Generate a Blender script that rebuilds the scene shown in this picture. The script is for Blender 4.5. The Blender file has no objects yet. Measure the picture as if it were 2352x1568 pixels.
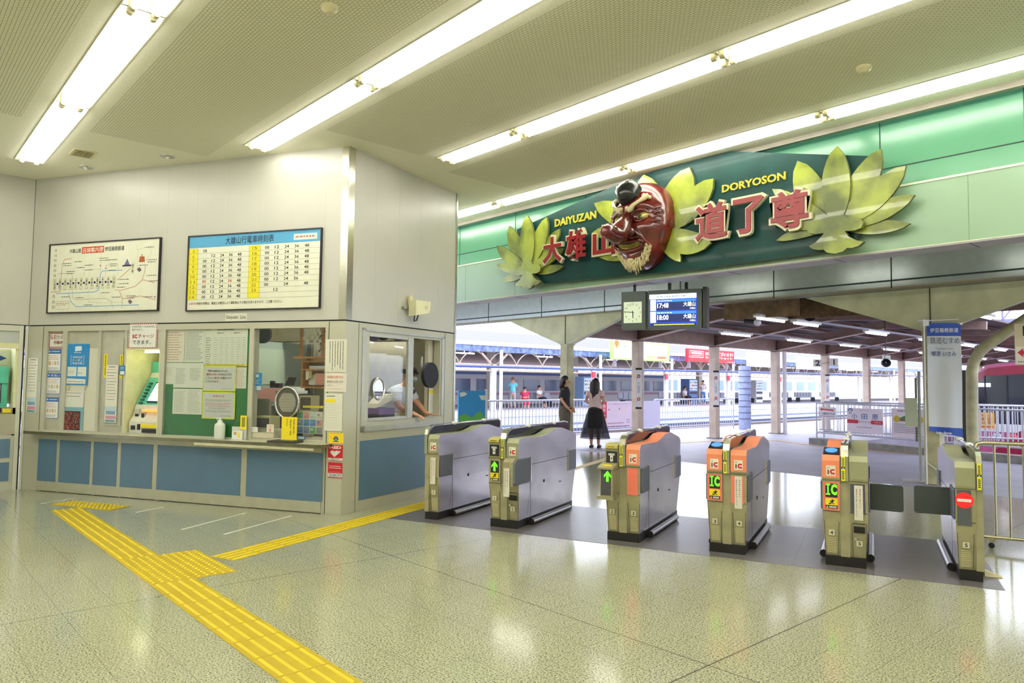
import bpy, math, random
import numpy as np
from mathutils import Vector, Matrix
random.seed(7)
SC = bpy.context.scene
COL = SC.collection
PI = math.pi
# ------------------------------------------------------------------ camera
W, H, CX, CY, FOC, CAM_H = 2352, 1568, 1176.0, 784.0, 1651.0, 1.48
def _n(v): v = np.array(v, float); return v / np.linalg.norm(v)
_U = _n([-305 - CX, 858 - CY, FOC]); _V = _n([3022 - CX, 899 - CY, FOC]); _V = _n(_V - np.dot(_U, _V) * _U)
_M = np.stack([-_U, _V, np.cross(-_U, _V)])          # world axes (rows) in camera coords (x right, y down, z forward)
def ray(x, y): return _M @ _n([x - CX, y - CY, FOC])
_C = np.array([0, 0, CAM_H])
def floor_pt(x, y, z=0.0):
    r = ray(x, y); t = (z - CAM_H) / r[2]; return Vector(_C + t * r)
def at_Y(x, y, Y): r = ray(x, y); return Vector(_C + (Y / r[1]) * r)
def at_X(x, y, X): r = ray(x, y); return Vector(_C + (X / r[0]) * r)
def proj(p):
    c = _M.T @ (np.array(p, float) - _C); return (c[0] / c[2] * FOC + CX, c[1] / c[2] * FOC + CY)
cd = bpy.data.cameras.new('camera'); cam = bpy.data.objects.new('camera', cd); COL.objects.link(cam); SC.camera = cam
cd.sensor_width = 36; cd.sensor_fit = 'HORIZONTAL'; cd.lens = FOC / W * 36; cd.clip_end = 1000; cd.clip_start = 0.05
_cx, _cy, _cz = _M @ np.array([1, 0, 0]), _M @ np.array([0, -1, 0]), _M @ np.array([0, 0, -1])
cam.matrix_world = Matrix(((_cx[0], _cy[0], _cz[0], 0), (_cx[1], _cy[1], _cz[1], 0), (_cx[2], _cy[2], _cz[2], CAM_H), (0, 0, 0, 1)))
# ------------------------------------------------------------------ world, exposure
SC.view_settings.view_transform = 'Standard'; SC.view_settings.look = 'None'
SC.view_settings.exposure = 0.25; SC.view_settings.gamma = 1.0; SC.view_settings.use_curve_mapping = False
SC.cycles.use_denoising = True; SC.cycles.max_bounces = 7; SC.cycles.diffuse_bounces = 3; SC.cycles.glossy_bounces = 3
SC.cycles.transmission_bounces = 6; SC.cycles.transparent_max_bounces = 12; SC.cycles.sample_clamp_indirect = 6
SC.cycles.caustics_reflective = False; SC.cycles.caustics_refractive = False
wd = bpy.data.worlds.new('world'); SC.world = wd; wd.use_nodes = True
bg = wd.node_tree.nodes['Background']; bg.inputs[0].default_value = (0.80, 0.86, 1.0, 1); bg.inputs[1].default_value = 4.2
sd = bpy.data.lights.new('sun', 'SUN'); sd.energy = 1.3; sd.angle = 0.2; sd.color = (0.93, 0.94, 1.0)
sun = bpy.data.objects.new('sun', sd); COL.objects.link(sun); sun.location = (-20, 30, 20)
sun.rotation_euler = Vector((0.75, -0.25, -0.62)).to_track_quat('-Z', 'Y').to_euler()
def area_light(name, loc, sx, sy, energy, color, rot=(0, 0, 0)):
    l = bpy.data.lights.new(name, 'AREA'); l.shape = 'RECTANGLE'; l.size = sx; l.size_y = sy; l.energy = energy; l.color = color
    o = bpy.data.objects.new(name, l); COL.objects.link(o); o.location = loc; o.rotation_euler = rot; return o
LAMP_COL = (1.0, 0.965, 0.76)
# ------------------------------------------------------------------ materials
def lin(c):
    r = []
    for x in c[:3]:
        x = x / 255.0; r.append(x / 12.92 if x <= 0.04045 else ((x + 0.055) / 1.055) ** 2.4)
    return (r[0], r[1], r[2], 1.0)
MATS = {}
def M(name, rgb=(200, 200, 200), rough=0.5, metal=0.0, noise=0.06, scale=8.0, bump=0.0, emit=0.0, coat=0.0, trans=0.0, alpha=1.0, spec=0.5, aniso=None):
    if name in MATS: return MATS[name]
    m = bpy.data.materials.new(name); m.use_nodes = True; nt = m.node_tree; b = nt.nodes['Principled BSDF']
    b.inputs['Roughness'].default_value = rough; b.inputs['Metallic'].default_value = metal
    b.inputs['Specular IOR Level'].default_value = spec
    c = lin(rgb)
    if noise > 0 and emit == 0:
        tc = nt.nodes.new('ShaderNodeTexCoord'); nz = nt.nodes.new('ShaderNodeTexNoise'); nz.inputs['Scale'].default_value = scale
        nz.inputs['Detail'].default_value = 4
        if aniso:
            mp = nt.nodes.new('ShaderNodeMapping'); mp.inputs['Scale'].default_value = aniso
            nt.links.new(tc.outputs['Object'], mp.inputs['Vector']); nt.links.new(mp.outputs['Vector'], nz.inputs['Vector'])
        else: nt.links.new(tc.outputs['Object'], nz.inputs['Vector'])
        mx = nt.nodes.new('ShaderNodeMix'); mx.data_type = 'RGBA'; mx.blend_type = 'MULTIPLY'; mx.inputs[0].default_value = 1.0
        rp = nt.nodes.new('ShaderNodeMapRange'); rp.inputs['From Min'].default_value = 0.3; rp.inputs['From Max'].default_value = 0.7
        rp.inputs['To Min'].default_value = 1 - noise * 2; rp.inputs['To Max'].default_value = 1 + noise * 0.5
        nt.links.new(nz.outputs['Fac'], rp.inputs['Value']); mx.inputs[6].default_value = c
        nt.links.new(rp.outputs['Result'], mx.inputs[7]); nt.links.new(mx.outputs[2], b.inputs['Base Color'])
        if bump > 0:
            bp = nt.nodes.new('ShaderNodeBump'); bp.inputs['Strength'].default_value = bump; bp.inputs['Distance'].default_value = 0.01
            nt.links.new(nz.outputs['Fac'], bp.inputs['Height']); nt.links.new(bp.outputs['Normal'], b.inputs['Normal'])
    else: b.inputs['Base Color'].default_value = c
    if emit > 0:
        b.inputs['Emission Color'].default_value = c; b.inputs['Emission Strength'].default_value = emit
    if coat > 0: b.inputs['Coat Weight'].default_value = coat; b.inputs['Coat Roughness'].default_value = 0.05
    if trans > 0: b.inputs['Transmission Weight'].default_value = trans
    if alpha < 1: b.inputs['Alpha'].default_value = alpha
    MATS[name] = m; return m
def P(r, g, b): return M('paint_%d_%d_%d' % (r, g, b), (r, g, b), 0.55, noise=0)
# ------------------------------------------------------------------ mesh builder
I4 = Matrix.Identity(4)
class MB:
    def __init__(s, fr=None): s.v = []; s.f = []; s.m = []; s.mats = []; s.fr = fr or I4; s.sm = []
    def mi(s, mat):
        if mat not in s.mats: s.mats.append(mat)
        return s.mats.index(mat)
    def add(s, vs, fs, mat, smooth=False):
        b = len(s.v); fr = s.fr
        s.v += [fr @ Vector(p) for p in vs]; k = s.mi(mat)
        for f in fs: s.f.append([b + i for i in f]); s.m.append(k); s.sm.append(smooth)
    def box(s, a, b, mat):
        x0, y0, z0 = [min(a[i], b[i]) for i in range(3)]; x1, y1, z1 = [max(a[i], b[i]) for i in range(3)]
        s.add([(x0, y0, z0), (x1, y0, z0), (x1, y1, z0), (x0, y1, z0), (x0, y0, z1), (x1, y0, z1), (x1, y1, z1), (x0, y1, z1)],
              [(0, 3, 2, 1), (4, 5, 6, 7), (0, 1, 5, 4), (1, 2, 6, 5), (2, 3, 7, 6), (3, 0, 4, 7)], mat)
    def quad(s, p, mat): s.add(p, [tuple(range(len(p)))], mat)
    def bar(s, a, b, w, h, mat, up=(0, 0, 1)):
        a = Vector(a); b = Vector(b); d = (b - a).normalized(); u = Vector(up)
        if abs(d.dot(u)) > 0.99: u = Vector((0, 1, 0))
        sd = d.cross(u).normalized(); u = sd.cross(d).normalized(); vs = []
        for p in (a, b):
            for i, j in ((-1, -1), (1, -1), (1, 1), (-1, 1)): vs.append(p + sd * (i * w / 2) + u * (j * h / 2))
        s.add(vs, [(3, 2, 1, 0), (4, 5, 6, 7), (0, 1, 5, 4), (1, 2, 6, 5), (2, 3, 7, 6), (3, 0, 4, 7)], mat)
    def tube(s, path, r, mat, n=10, smooth=True, caps=True):
        path = [Vector(p) for p in path]; N = len(path); rs = r if isinstance(r, (list, tuple)) else [r] * N; vs = []
        d0 = (path[1] - path[0]).normalized(); u = Vector((0, 0, 1)) if abs(d0.z) < 0.9 else Vector((0, 1, 0))
        for i, p in enumerate(path):
            d = (path[min(i + 1, N - 1)] - path[max(i - 1, 0)]).normalized()
            sd = d.cross(u); sd = sd.normalized() if sd.length > 1e-5 else Vector((1, 0, 0)); uu = sd.cross(d).normalized(); u = uu
            for k in range(n):
                t = 2 * PI * k / n; vs.append(p + (sd * math.cos(t) + uu * math.sin(t)) * rs[i])
        fs = [(i * n + k, i * n + (k + 1) % n, (i + 1) * n + (k + 1) % n, (i + 1) * n + k) for i in range(N - 1) for k in range(n)]
        s.add(vs, fs, mat, smooth)
        if caps: s.add(vs[:n], [tuple(range(n))], mat); s.add(vs[-n:], [tuple(reversed(range(n)))], mat)
    def cyl(s, a, b, r, mat, n=16, r2=None): s.tube([a, b], [r, r if r2 is None else r2], mat, n)
    def sphere(s, c, r, mat, n=14, m=8, fn=None):
        c = Vector(c); r = Vector(r) if hasattr(r, '__len__') else Vector((r, r, r)); vs = []
        for j in range(m + 1):
            t = PI * j / m
            for i in range(n):
                p = 2 * PI * i / n; d = Vector((math.sin(t) * math.cos(p), math.sin(t) * math.sin(p), math.cos(t)))
                q = Vector((d.x * r.x, d.y * r.y, d.z * r.z)); vs.append(c + (fn(d, q) if fn else q))
        fs = [(j * n + i, (j + 1) * n + i, (j + 1) * n + (i + 1) % n, j * n + (i + 1) % n) for j in range(m) for i in range(n)]
        s.add(vs, fs, mat, True)
    def prism(s, pts, a, b, mat, side=None):
        """2-D polygon (x,y) in the frame extruded along z from a to b"""
        n = len(pts); ar = sum(pts[i][0] * pts[(i + 1) % n][1] - pts[(i + 1) % n][0] * pts[i][1] for i in range(n))
        if ar < 0: pts = pts[::-1]
        vs = [(x, y, a) for x, y in pts] + [(x, y, b) for x, y in pts]
        s.add(vs, [tuple(reversed(range(n))), tuple(range(n, 2 * n))], mat)
        s.add(vs, [(i, (i + 1) % n, n + (i + 1) % n, n + i) for i in range(n)], side or mat)
    def profile(s, pts, x0, x1, mat, side=None):
        """closed polygon in (y,z) extruded along x"""
        n = len(pts); vs = [(x0, y, z) for y, z in pts] + [(x1, y, z) for y, z in pts]
        ar = sum(pts[i][0] * pts[(i + 1) % n][1] - pts[(i + 1) % n][0] * pts[i][1] for i in range(n))
        o = 1 if ar > 0 else -1
        s.add(vs, [tuple(range(n))[::-1][::o], tuple(range(n, 2 * n))[::o]], side or mat)
        s.add(vs, [((i, (i + 1) % n, n + (i + 1) % n, n + i)[::o]) for i in range(n)], mat)
    def text(s, st, x, y, w, h, z, mat, bold=0.0, depth=0.0):
        if depth == 0 and not st.isascii(): bold = min(bold, .008)
        vs, fs, bb = glyphs(st, bold)
        if not vs: return
        sx = w / max(bb[2] - bb[0], 1e-4); sy = h / max(bb[3] - bb[1], 1e-4)
        if len(st) == 1 and sx > 1.4 * sy and st.isascii(): x += (w - (bb[2] - bb[0]) * 1.15 * sy) / 2; sx = 1.15 * sy
        P2 = [((p[0] - bb[0]) * sx + x, (p[1] - bb[1]) * sy + y) for p in vs]
        if depth == 0: s.add([(a, b, z) for a, b in P2], fs, mat)
        else:
            ec = {}
            for f in fs:
                for i in range(len(f)):
                    e = (f[i], f[(i + 1) % len(f)]); ec[e] = 1
            bd = [e for e in ec if (e[1], e[0]) not in ec]; n = len(P2)
            s.add([(a, b, z + depth) for a, b in P2] + [(a, b, z) for a, b in P2], fs + [(e[1], e[0], n + e[0], n + e[1]) for e in bd] + [tuple(n + i for i in reversed(f)) for f in fs], mat)
    def build(s, name, parent=None, origin=None, bevel=0.0):
        if parent is None:
            if origin is None:
                xs = [p.x for p in s.v]; ys = [p.y for p in s.v]; zs = [p.z for p in s.v]
                origin = Vector(((min(xs) + max(xs)) / 2, (min(ys) + max(ys)) / 2, min(zs)))
        else: origin = parent['_o']
        origin = Vector(origin); me = bpy.data.meshes.new(name)
        me.from_pydata([p - origin for p in s.v], [], s.f)
        for mt in s.mats: me.materials.append(mt)
        me.polygons.foreach_set('material_index', s.m); me.polygons.foreach_set('use_smooth', s.sm); me.update()
        o = bpy.data.objects.new(name, me); COL.objects.link(o)
        o['_o'] = list(origin)
        if parent is None: o.location = origin
        else: o.parent = parent
        if bevel > 0:
            bv = o.modifiers.new('bevel', 'BEVEL'); bv.width = bevel; bv.segments = 2; bv.limit_method = 'ANGLE'; bv.angle_limit = 0.7
        return o
_G = {}
_fc = bpy.data.curves.new('font', 'FONT'); _fc.resolution_u = 2; _fo = bpy.data.objects.new('font', _fc)
def glyphs(st, bold=0.0):
    k = (st, bold)
    if k not in _G:
        _fc.body = st; _fc.offset = bold; me = bpy.data.meshes.new_from_object(_fo)
        vs = [(v.co.x, v.co.y) for v in me.vertices]; fs = [tuple(p.vertices) for p in me.polygons]
        if vs: bb = (min(v[0] for v in vs), min(v[1] for v in vs), max(v[0] for v in vs), max(v[1] for v in vs))
        else: bb = (0, 0, 1, 1)
        _G[k] = (vs, fs, bb); bpy.data.meshes.remove(me)
    return _G[k]
# ------------------------------------------------------------------ things, parts, setting
def tag(o, label, cat, group=None, kind=None):
    if label: o['label'] = label
    if cat: o['category'] = cat
    if group: o['group'] = group
    if kind: o['kind'] = kind
    return o
def thing(name, label, cat, loc=(0, 0, 0), group=None):
    o = bpy.data.objects.new(name, None); COL.objects.link(o); o.location = Vector(loc); o['_o'] = list(Vector(loc)); o.empty_display_size = 0.1
    return tag(o, label, cat, group)
def struct(name, mb): o = mb.build(name); o['kind'] = 'structure'; return o
def dup(root, loc, rotz=None, label=None, group=None):
    r = root.copy(); COL.objects.link(r); r.location = Vector(loc)
    if rotz is not None: r.rotation_euler = (0, 0, rotz)
    if label: r['label'] = label
    if group: r['group'] = group
    for ch in list(root.children):
        c = ch.copy(); COL.objects.link(c); c.parent = r
        for g in list(ch.children):
            d = g.copy(); COL.objects.link(d); d.parent = c
    return r
# ------------------------------------------------------------------ vertical walls given by a point and a heading
class Wall:
    def __init__(s, o, ang):
        s.o = Vector((o[0], o[1], 0)); a = math.radians(ang); s.ax = Vector((math.cos(a), math.sin(a), 0)); s.n = Vector((math.sin(a), -math.cos(a), 0))
    def px(s, x, y, d=0.0):
        r = Vector(ray(x, y)); c = Vector((0, 0, CAM_H)); o = s.o + s.n * d
        t = (o - c).dot(s.n) / r.dot(s.n); q = c + r * t
        return ((q - s.o).dot(s.ax), q.z)
    def fr(s, S=0.0, z=0.0, d=0.0):
        """frame: x along the wall to the right, y up, z out of the wall"""
        o = s.o + s.ax * S + s.n * d + Vector((0, 0, z)); a = s.ax; n = s.n
        return Matrix(((a.x, 0, n.x, o.x), (a.y, 0, n.y, o.y), (0, 1, 0, o.z), (0, 0, 0, 1)))
    def w(s, S, z, d=0.0): return s.o + s.ax * S + s.n * d + Vector((0, 0, z))
def frame_z(o, ang):
    """frame: x right, y away, z up, at point o with x heading ang"""
    a = math.radians(ang); return Matrix(((math.cos(a), -math.sin(a), 0, o[0]), (math.sin(a), math.cos(a), 0, o[1]), (0, 0, 1, o[2]), (0, 0, 0, 1)))
INK = P(35, 35, 40)
class Sheet(MB):
    """flat printed thing on a wall; coordinates u,v in 0..1 from its top left corner"""
    def __init__(s, wall, x0, y0, x1, y1, base, d=0.0, t=0.004, sz=None):
        if sz is None:
            s0, z1 = wall.px(x0, y0, d); s1, z0 = wall.px(x1, y1, d)
        else: s0, z1, s1, z0 = sz
        super().__init__(wall.fr(s0, z0, d)); s.w = s1 - s0; s.h = z1 - z0; s.t = t; s.k = 1
        if base: s.box((0, 0, 0), (s.w, s.h, t), base)
    def Z(s): return s.t + 0.0008 * s.k
    def rect(s, u0, v0, u1, v1, mat, up=1):
        s.k = up; z = s.Z(); w, h = s.w, s.h
        s.add([(u0 * w, h - v1 * h, z), (u1 * w, h - v1 * h, z), (u1 * w, h - v0 * h, z), (u0 * w, h - v0 * h, z)], [(0, 1, 2, 3)], mat)
    def poly(s, pts, mat, up=1):
        s.k = up; z = s.Z(); p = [(u * s.w, s.h - v * s.h) for u, v in pts]; n = len(p)
        if sum(p[i][0] * p[(i + 1) % n][1] - p[(i + 1) % n][0] * p[i][1] for i in range(n)) < 0: p = p[::-1]
        s.add([(a, b, z) for a, b in p], [tuple(range(n))], mat)
    def frame(s, u0, v0, u1, v1, t, mat, up=2):
        tw = t / s.w; th = t / s.h
        s.rect(u0, v0, u1, v0 + th, mat, up); s.rect(u0, v1 - th, u1, v1, mat, up); s.rect(u0, v0, u0 + tw, v1, mat, up); s.rect(u1 - tw, v0, u1, v1, mat, up)
    def line(s, pts, wd, mat, up=2):
        s.k = up; z = s.Z(); P2 = [Vector((u * s.w, s.h - v * s.h)) for u, v in pts]
        for a, b in zip(P2, P2[1:]):
            d = b - a
            if d.length < 1e-6: continue
            n = Vector((-d.y, d.x)).normalized() * wd / 2
            s.add([(a - n).to_3d() + Vector((0, 0, z)), (b - n).to_3d() + Vector((0, 0, z)), (b + n).to_3d() + Vector((0, 0, z)), (a + n).to_3d() + Vector((0, 0, z))], [(3, 2, 1, 0)] if False else [(0, 1, 2, 3)], mat)
    def disc(s, u, v, r, mat, up=2, n=20, sy=1.0):
        s.k = up; z = s.Z(); cx, cy = u * s.w, s.h - v * s.h
        s.add([(cx + r * math.cos(2 * PI * i / n), cy + sy * r * math.sin(2 * PI * i / n), z) for i in range(n)], [tuple(range(n))], mat)
    def txt(s, st, u0, v0, u1, v1, mat=None, bold=0.0, up=3):
        s.k = up; s.text(st, u0 * s.w, s.h - v1 * s.h, (u1 - u0) * s.w, (v1 - v0) * s.h, s.Z(), mat or INK, bold)
    def vtxt(s, st, u0, v0, u1, v1, mat=None, bold=0.0, up=3):
        n = len(st)
        for i, c in enumerate(st):
            if c == ' ': continue
            a = v0 + (v1 - v0) * i / n; b = v0 + (v1 - v0) * (i + 0.86) / n
            if c == 'ー': s.rect((u0 + u1) / 2 - 0.08 * (u1 - u0), a, (u0 + u1) / 2 + 0.08 * (u1 - u0), b, mat or INK, up)
            else: s.txt(c, u0, a, u1, b, mat, bold, up)
    def fuzz(s, u0, v0, u1, v1, rows, mat=None, fill=0.5, vert=False, up=2, seed=1, dash=0.03, gap=0.35):
        """rows of tiny unreadable print"""
        rn = random.Random(seed); mat = mat or P(90, 90, 95); fill *= .72
        if vert:
            for i in range(rows):
                c = u1 - (u1 - u0) * (i + 0.5) / rows; hw = (u1 - u0) / rows * fill / 2; v = v0
                end = v1 - rn.random() * (v1 - v0) * 0.3
                while v < end:
                    L = dash * (0.4 + rn.random()); s.rect(c - hw, v, c + hw, min(v + L, end), mat, up); v += L + dash * gap
        else:
            for i in range(rows):
                c = v0 + (v1 - v0) * (i + 0.5) / rows; hh = (v1 - v0) / rows * fill / 2; u = u0
                end = u1 - rn.random() * (u1 - u0) * 0.3
                while u < end:
                    L = dash * (0.4 + rn.random()); s.rect(u, c - hh, min(u + L, end), c + hh, mat, up); u += L + dash * gap
WHITE = P(236, 236, 228); GREYT = P(120, 120, 120); RED = P(200, 30, 40); BLUE = P(40, 110, 190); YEL = P(245, 225, 30)
# ================================================================== special materials
def mathn(nt, op, a, b=None, c=None):
    n = nt.nodes.new('ShaderNodeMath'); n.operation = op
    for i, v in enumerate((a, b, c)):
        if v is None: continue
        if hasattr(v, 'links'): nt.links.new(v, n.inputs[i])
        else: n.inputs[i].default_value = v
    return n.outputs[0]
def mixc(nt, f, a, b):
    m = nt.nodes.new('ShaderNodeMix'); m.data_type = 'RGBA'
    for s, v in ((0, f), (6, a), (7, b)):
        if hasattr(v, 'links'): nt.links.new(v, m.inputs[s])
        else: m.inputs[s].default_value = v
    return m.outputs[2]
def newmat(name):
    m = bpy.data.materials.new(name); m.use_nodes = True; nt = m.node_tree; return m, nt, nt.nodes['Principled BSDF']
def floor_mat():
    m, nt, b = newmat('granite_floor'); g = nt.nodes.new('ShaderNodeNewGeometry'); sp = nt.nodes.new('ShaderNodeSeparateXYZ'); nt.links.new(g.outputs['Position'], sp.inputs[0])
    n1 = nt.nodes.new('ShaderNodeTexNoise'); n1.inputs['Scale'].default_value = 100; n1.inputs['Detail'].default_value = 4; n1.inputs['Roughness'].default_value = 0.7
    n2 = nt.nodes.new('ShaderNodeTexNoise'); n2.inputs['Scale'].default_value = 1.3; n2.inputs['Detail'].default_value = 3
    n3 = nt.nodes.new('ShaderNodeTexVoronoi'); n3.inputs['Scale'].default_value = 170
    for n in (n1, n2, n3): nt.links.new(g.outputs['Position'], n.inputs['Vector'])
    r = nt.nodes.new('ShaderNodeValToRGB'); e = r.color_ramp.elements; e[0].position = 0.41; e[0].color = lin((74, 74, 54)); e[1].position = 0.56; e[1].color = lin((196, 197, 166))
    e2 = r.color_ramp.elements.new(0.46); e2.color = lin((158, 158, 127))
    nt.links.new(n1.outputs['Fac'], r.inputs[0])
    c = mixc(nt, 0.22, r.outputs[0], n3.outputs['Color']); 
    c = mixc(nt, mathn(nt, 'MULTIPLY', 0.0, 1.0), r.outputs[0], c)
    big = nt.nodes.new('ShaderNodeMapRange'); big.inputs['To Min'].default_value = 0.9; big.inputs['To Max'].default_value = 1.06; nt.links.new(n2.outputs['Fac'], big.inputs['Value'])
    v = nt.nodes.new('ShaderNodeVectorMath'); v.operation = 'SCALE'; nt.links.new(c, v.inputs[0]); nt.links.new(big.outputs[0], v.inputs['Scale'])
    def grid(s, off, per, hw):
        f = mathn(nt, 'FRACT', mathn(nt, 'DIVIDE', mathn(nt, 'ADD', s, -off + 300 * per), per)); d = mathn(nt, 'ABSOLUTE', mathn(nt, 'SUBTRACT', f, 0.5))
        return mathn(nt, 'GREATER_THAN', d, 0.5 - hw / per)
    gx = grid(sp.outputs[0], -1.28, 0.3, 0.0011); gy = grid(sp.outputs[1], 0.075, 0.3, 0.0013)
    sx = grid(sp.outputs[0], -2.186, 3.08, 0.0032); sy = grid(sp.outputs[1], 3.375, 3.3, 0.003)
    fine = mathn(nt, 'MULTIPLY', mathn(nt, 'MAXIMUM', gx, gy), 0.6); ln = mathn(nt, 'MAXIMUM', fine, mathn(nt, 'MAXIMUM', sx, sy))
    nt.links.new(mixc(nt, ln, v.outputs[0], lin((62, 60, 45))), b.inputs['Base Color'])
    b.inputs['Roughness'].default_value = 0.13; b.inputs['Specular IOR Level'].default_value = 0.75
    bp = nt.nodes.new('ShaderNodeBump'); bp.inputs['Strength'].default_value = 0.004; bp.inputs['Distance'].default_value = 0.01; nt.links.new(n1.outputs['Fac'], bp.inputs['Height']); nt.links.new(bp.outputs[0], b.inputs['Normal'])
    return m
def brick_mat(name, base, mort, w, h, ms, vec=(1, 1, 1), bump=0.4, rough=0.8, plane='xy'):
    m, nt, b = newmat(name); g = nt.nodes.new('ShaderNodeNewGeometry'); br = nt.nodes.new('ShaderNodeTexBrick')
    br.inputs['Color1'].default_value = lin(base); br.inputs['Color2'].default_value = lin([x * 0.985 for x in base]); br.inputs['Mortar'].default_value = lin(mort)
    br.inputs['Scale'].default_value = 1; br.inputs['Brick Width'].default_value = w; br.inputs['Row Height'].default_value = h; br.inputs['Mortar Size'].default_value = ms
    nt.links.new(g.outputs['Position'], br.inputs['Vector']); nt.links.new(br.outputs['Color'], b.inputs['Base Color'])
    bp = nt.nodes.new('ShaderNodeBump'); bp.invert = True; bp.inputs['Strength'].default_value = bump; bp.inputs['Distance'].default_value = 0.004
    nt.links.new(br.outputs['Fac'], bp.inputs['Height']); nt.links.new(bp.outputs[0], b.inputs['Normal']); b.inputs['Roughness'].default_value = rough
    return m
def glass_mat(name='window_glass', tint=(252, 254, 253), refl=0.07):
    m = bpy.data.materials.new(name); m.use_nodes = True; nt = m.node_tree; nt.nodes.remove(nt.nodes['Principled BSDF'])
    t = nt.nodes.new('ShaderNodeBsdfTransparent'); t.inputs[0].default_value = lin(tint); gl = nt.nodes.new('ShaderNodeBsdfGlossy'); gl.inputs['Roughness'].default_value = 0.02
    lw = nt.nodes.new('ShaderNodeLayerWeight'); lw.inputs['Blend'].default_value = 0.5; mx = nt.nodes.new('ShaderNodeMixShader')
    nt.links.new(mathn(nt, 'ADD', mathn(nt, 'MULTIPLY', mathn(nt, 'POWER', lw.outputs['Facing'], 4.0), 0.7), refl * 0.45), mx.inputs[0])
    nt.links.new(t.outputs[0], mx.inputs[1]); nt.links.new(gl.outputs[0], mx.inputs[2]); nt.links.new(mx.outputs[0], nt.nodes['Material Output'].inputs[0]); return m
GLASS = glass_mat()
FLOOR = floor_mat()
CEIL = M('ceiling_board', (248, 245, 224), 0.9, noise=0.05, scale=60)
CMESH = brick_mat('ceiling_mesh', (242, 239, 218), (186, 180, 152), 0.042, 0.026, 0.0025)
WALLW = M('cream_steel_panel', (198, 197, 186), 0.35, noise=0.03, scale=1.5)
WALLB = M('cream_lower_panel', (190, 189, 168), 0.35, noise=0.04, scale=2)
FRAMEM = M('silver_frame', (200, 200, 184), 0.35, 0.25, noise=0.04)
BLUEP = M('blue_laminate', (92, 124, 152), 0.35, noise=0.05, scale=3)
SEAM = M('dark_seam', (45, 45, 40), 0.8)
STEEL = M('brushed_steel', (190, 186, 188), 0.28, 0.9, noise=0.12, scale=2.5, aniso=(1, 1, 6))
CHROME = M('chrome', (215, 215, 210), 0.12, 1.0, noise=0.02)
LAMPW = M('lamp_tray_enamel', (240, 240, 225), 0.4, noise=0)
TUBE = M('fluorescent_tube', (255, 252, 242), emit=17)
SOCK = M('lamp_socket', (215, 208, 170), 0.5)
GREENW = M('green_fascia_panel', (86, 146, 112), 0.22, noise=0.04, scale=1.2)
SHEENG = M('green_panel_sheen', (142, 174, 142), 0.3, noise=0.04, scale=1.2)  # lower fascia green, paler because its reflected light is put into the colour
# ================================================================== structure
Hc = 4.10
P0 = floor_pt(782, 1183); WA = Wall(P0, 29.5); WB = Wall(P0, 110.5); WL = Wall(WA.w(WA.px(60, 870)[0], 0), 90)
LX = WL.o.x; LY = WL.o.y
fb = MB(); fb.quad([(-16, -4.5, 0), (4.5, -4.5, 0), (4.5, 11.6, 0), (-16, 11.6, 0)], FLOOR); struct('floor', fb)
GF = 21.65                                            # heading of the gate line
gA = math.radians(GF); GEX = Vector((math.cos(gA), math.sin(gA), 0)); GEY = Vector((-math.sin(gA), math.cos(gA), 0))
def gw(x, y, z=0): return GEX * x + GEY * y + Vector((0, 0, z))
DARKT = brick_mat('dark_slate_tile', (112, 108, 106), (78, 75, 72), 0.6, 0.3, 0.004, bump=0.1, rough=0.28)
def grid_local(name, base, mort, ang, w, h):
    m, nt, b = newmat(name); g = nt.nodes.new('ShaderNodeNewGeometry'); mp = nt.nodes.new('ShaderNodeMapping'); mp.inputs['Rotation'].default_value = (0, 0, -math.radians(ang))
    br = nt.nodes.new('ShaderNodeTexBrick'); br.offset = 0; br.inputs['Color1'].default_value = lin(base); br.inputs['Color2'].default_value = lin([x * 0.95 for x in base]); br.inputs['Mortar'].default_value = lin(mort)
    br.inputs['Scale'].default_value = 1; br.inputs['Brick Width'].default_value = w; br.inputs['Row Height'].default_value = h; br.inputs['Mortar Size'].default_value = 0.003
    nt.links.new(g.outputs['Position'], mp.inputs[0]); nt.links.new(mp.outputs[0], br.inputs['Vector']); nt.links.new(br.outputs['Color'], b.inputs['Base Color']); b.inputs['Roughness'].default_value = 0.3; return m
DARKT = grid_local('dark_slate_tile2', (106, 102, 102), (66, 64, 62), GF, 0.6, 0.45)
sb = MB(frame_z((0, 0, 0), GF)); sb.box((-4.9, 6.4, 0), (0.86, 8.15, 0.002), DARKT); struct('trim_1', sb)
# ceiling with recessed light rows
ROWS = [(-2.44, -10.44), (-0.62, -10.44), (1.2, -10.44), (3.03, -7.98), (4.86, -6.83), (6.66, -10.36)]
RW = 0.31; XR = 4.2; XL = -12.4
cb = MB(); ys = [-4.5] + [y for r in ROWS for y in (r[0], r[0] + RW)] + [7.24]
for i in range(0, len(ys), 2): cb.box((XL, ys[i], Hc), (XR, ys[i + 1], Hc + 0.06), CEIL)
for y, x in ROWS: cb.box((XL, y, Hc), (x, y + RW, Hc + 0.06), CEIL)
for y0, y1, x0 in ((-4.2, -2.6, -8.68), (-1.95, -0.78, -8.68), (-0.16, 1.04, -8.68), (1.66, 2.87, -8.68), (3.47, 4.68, -6.86), (5.32, 6.48, -7.2)):
    cb.quad([(x0, y0, Hc - .0015), (x0, y1, Hc - .0015), (XR, y1, Hc - .0015), (XR, y0, Hc - .0015)], CMESH)
cb.box((XL, 7.2, Hc - 0.05), (XR, 7.26, Hc + 0.06), M('ceiling_lip', (170, 164, 150), 0.7)); struct('ceiling', cb)
RN = ['rearmost row', 'second rearmost row', 'row over the route map', 'row ending over the booth corner', 'row ending over the booth side wall', 'row along the green wall']
ON = ['end unit', 'second unit', 'third unit', 'fourth unit', 'fifth unit', 'sixth unit', 'seventh unit']
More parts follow.
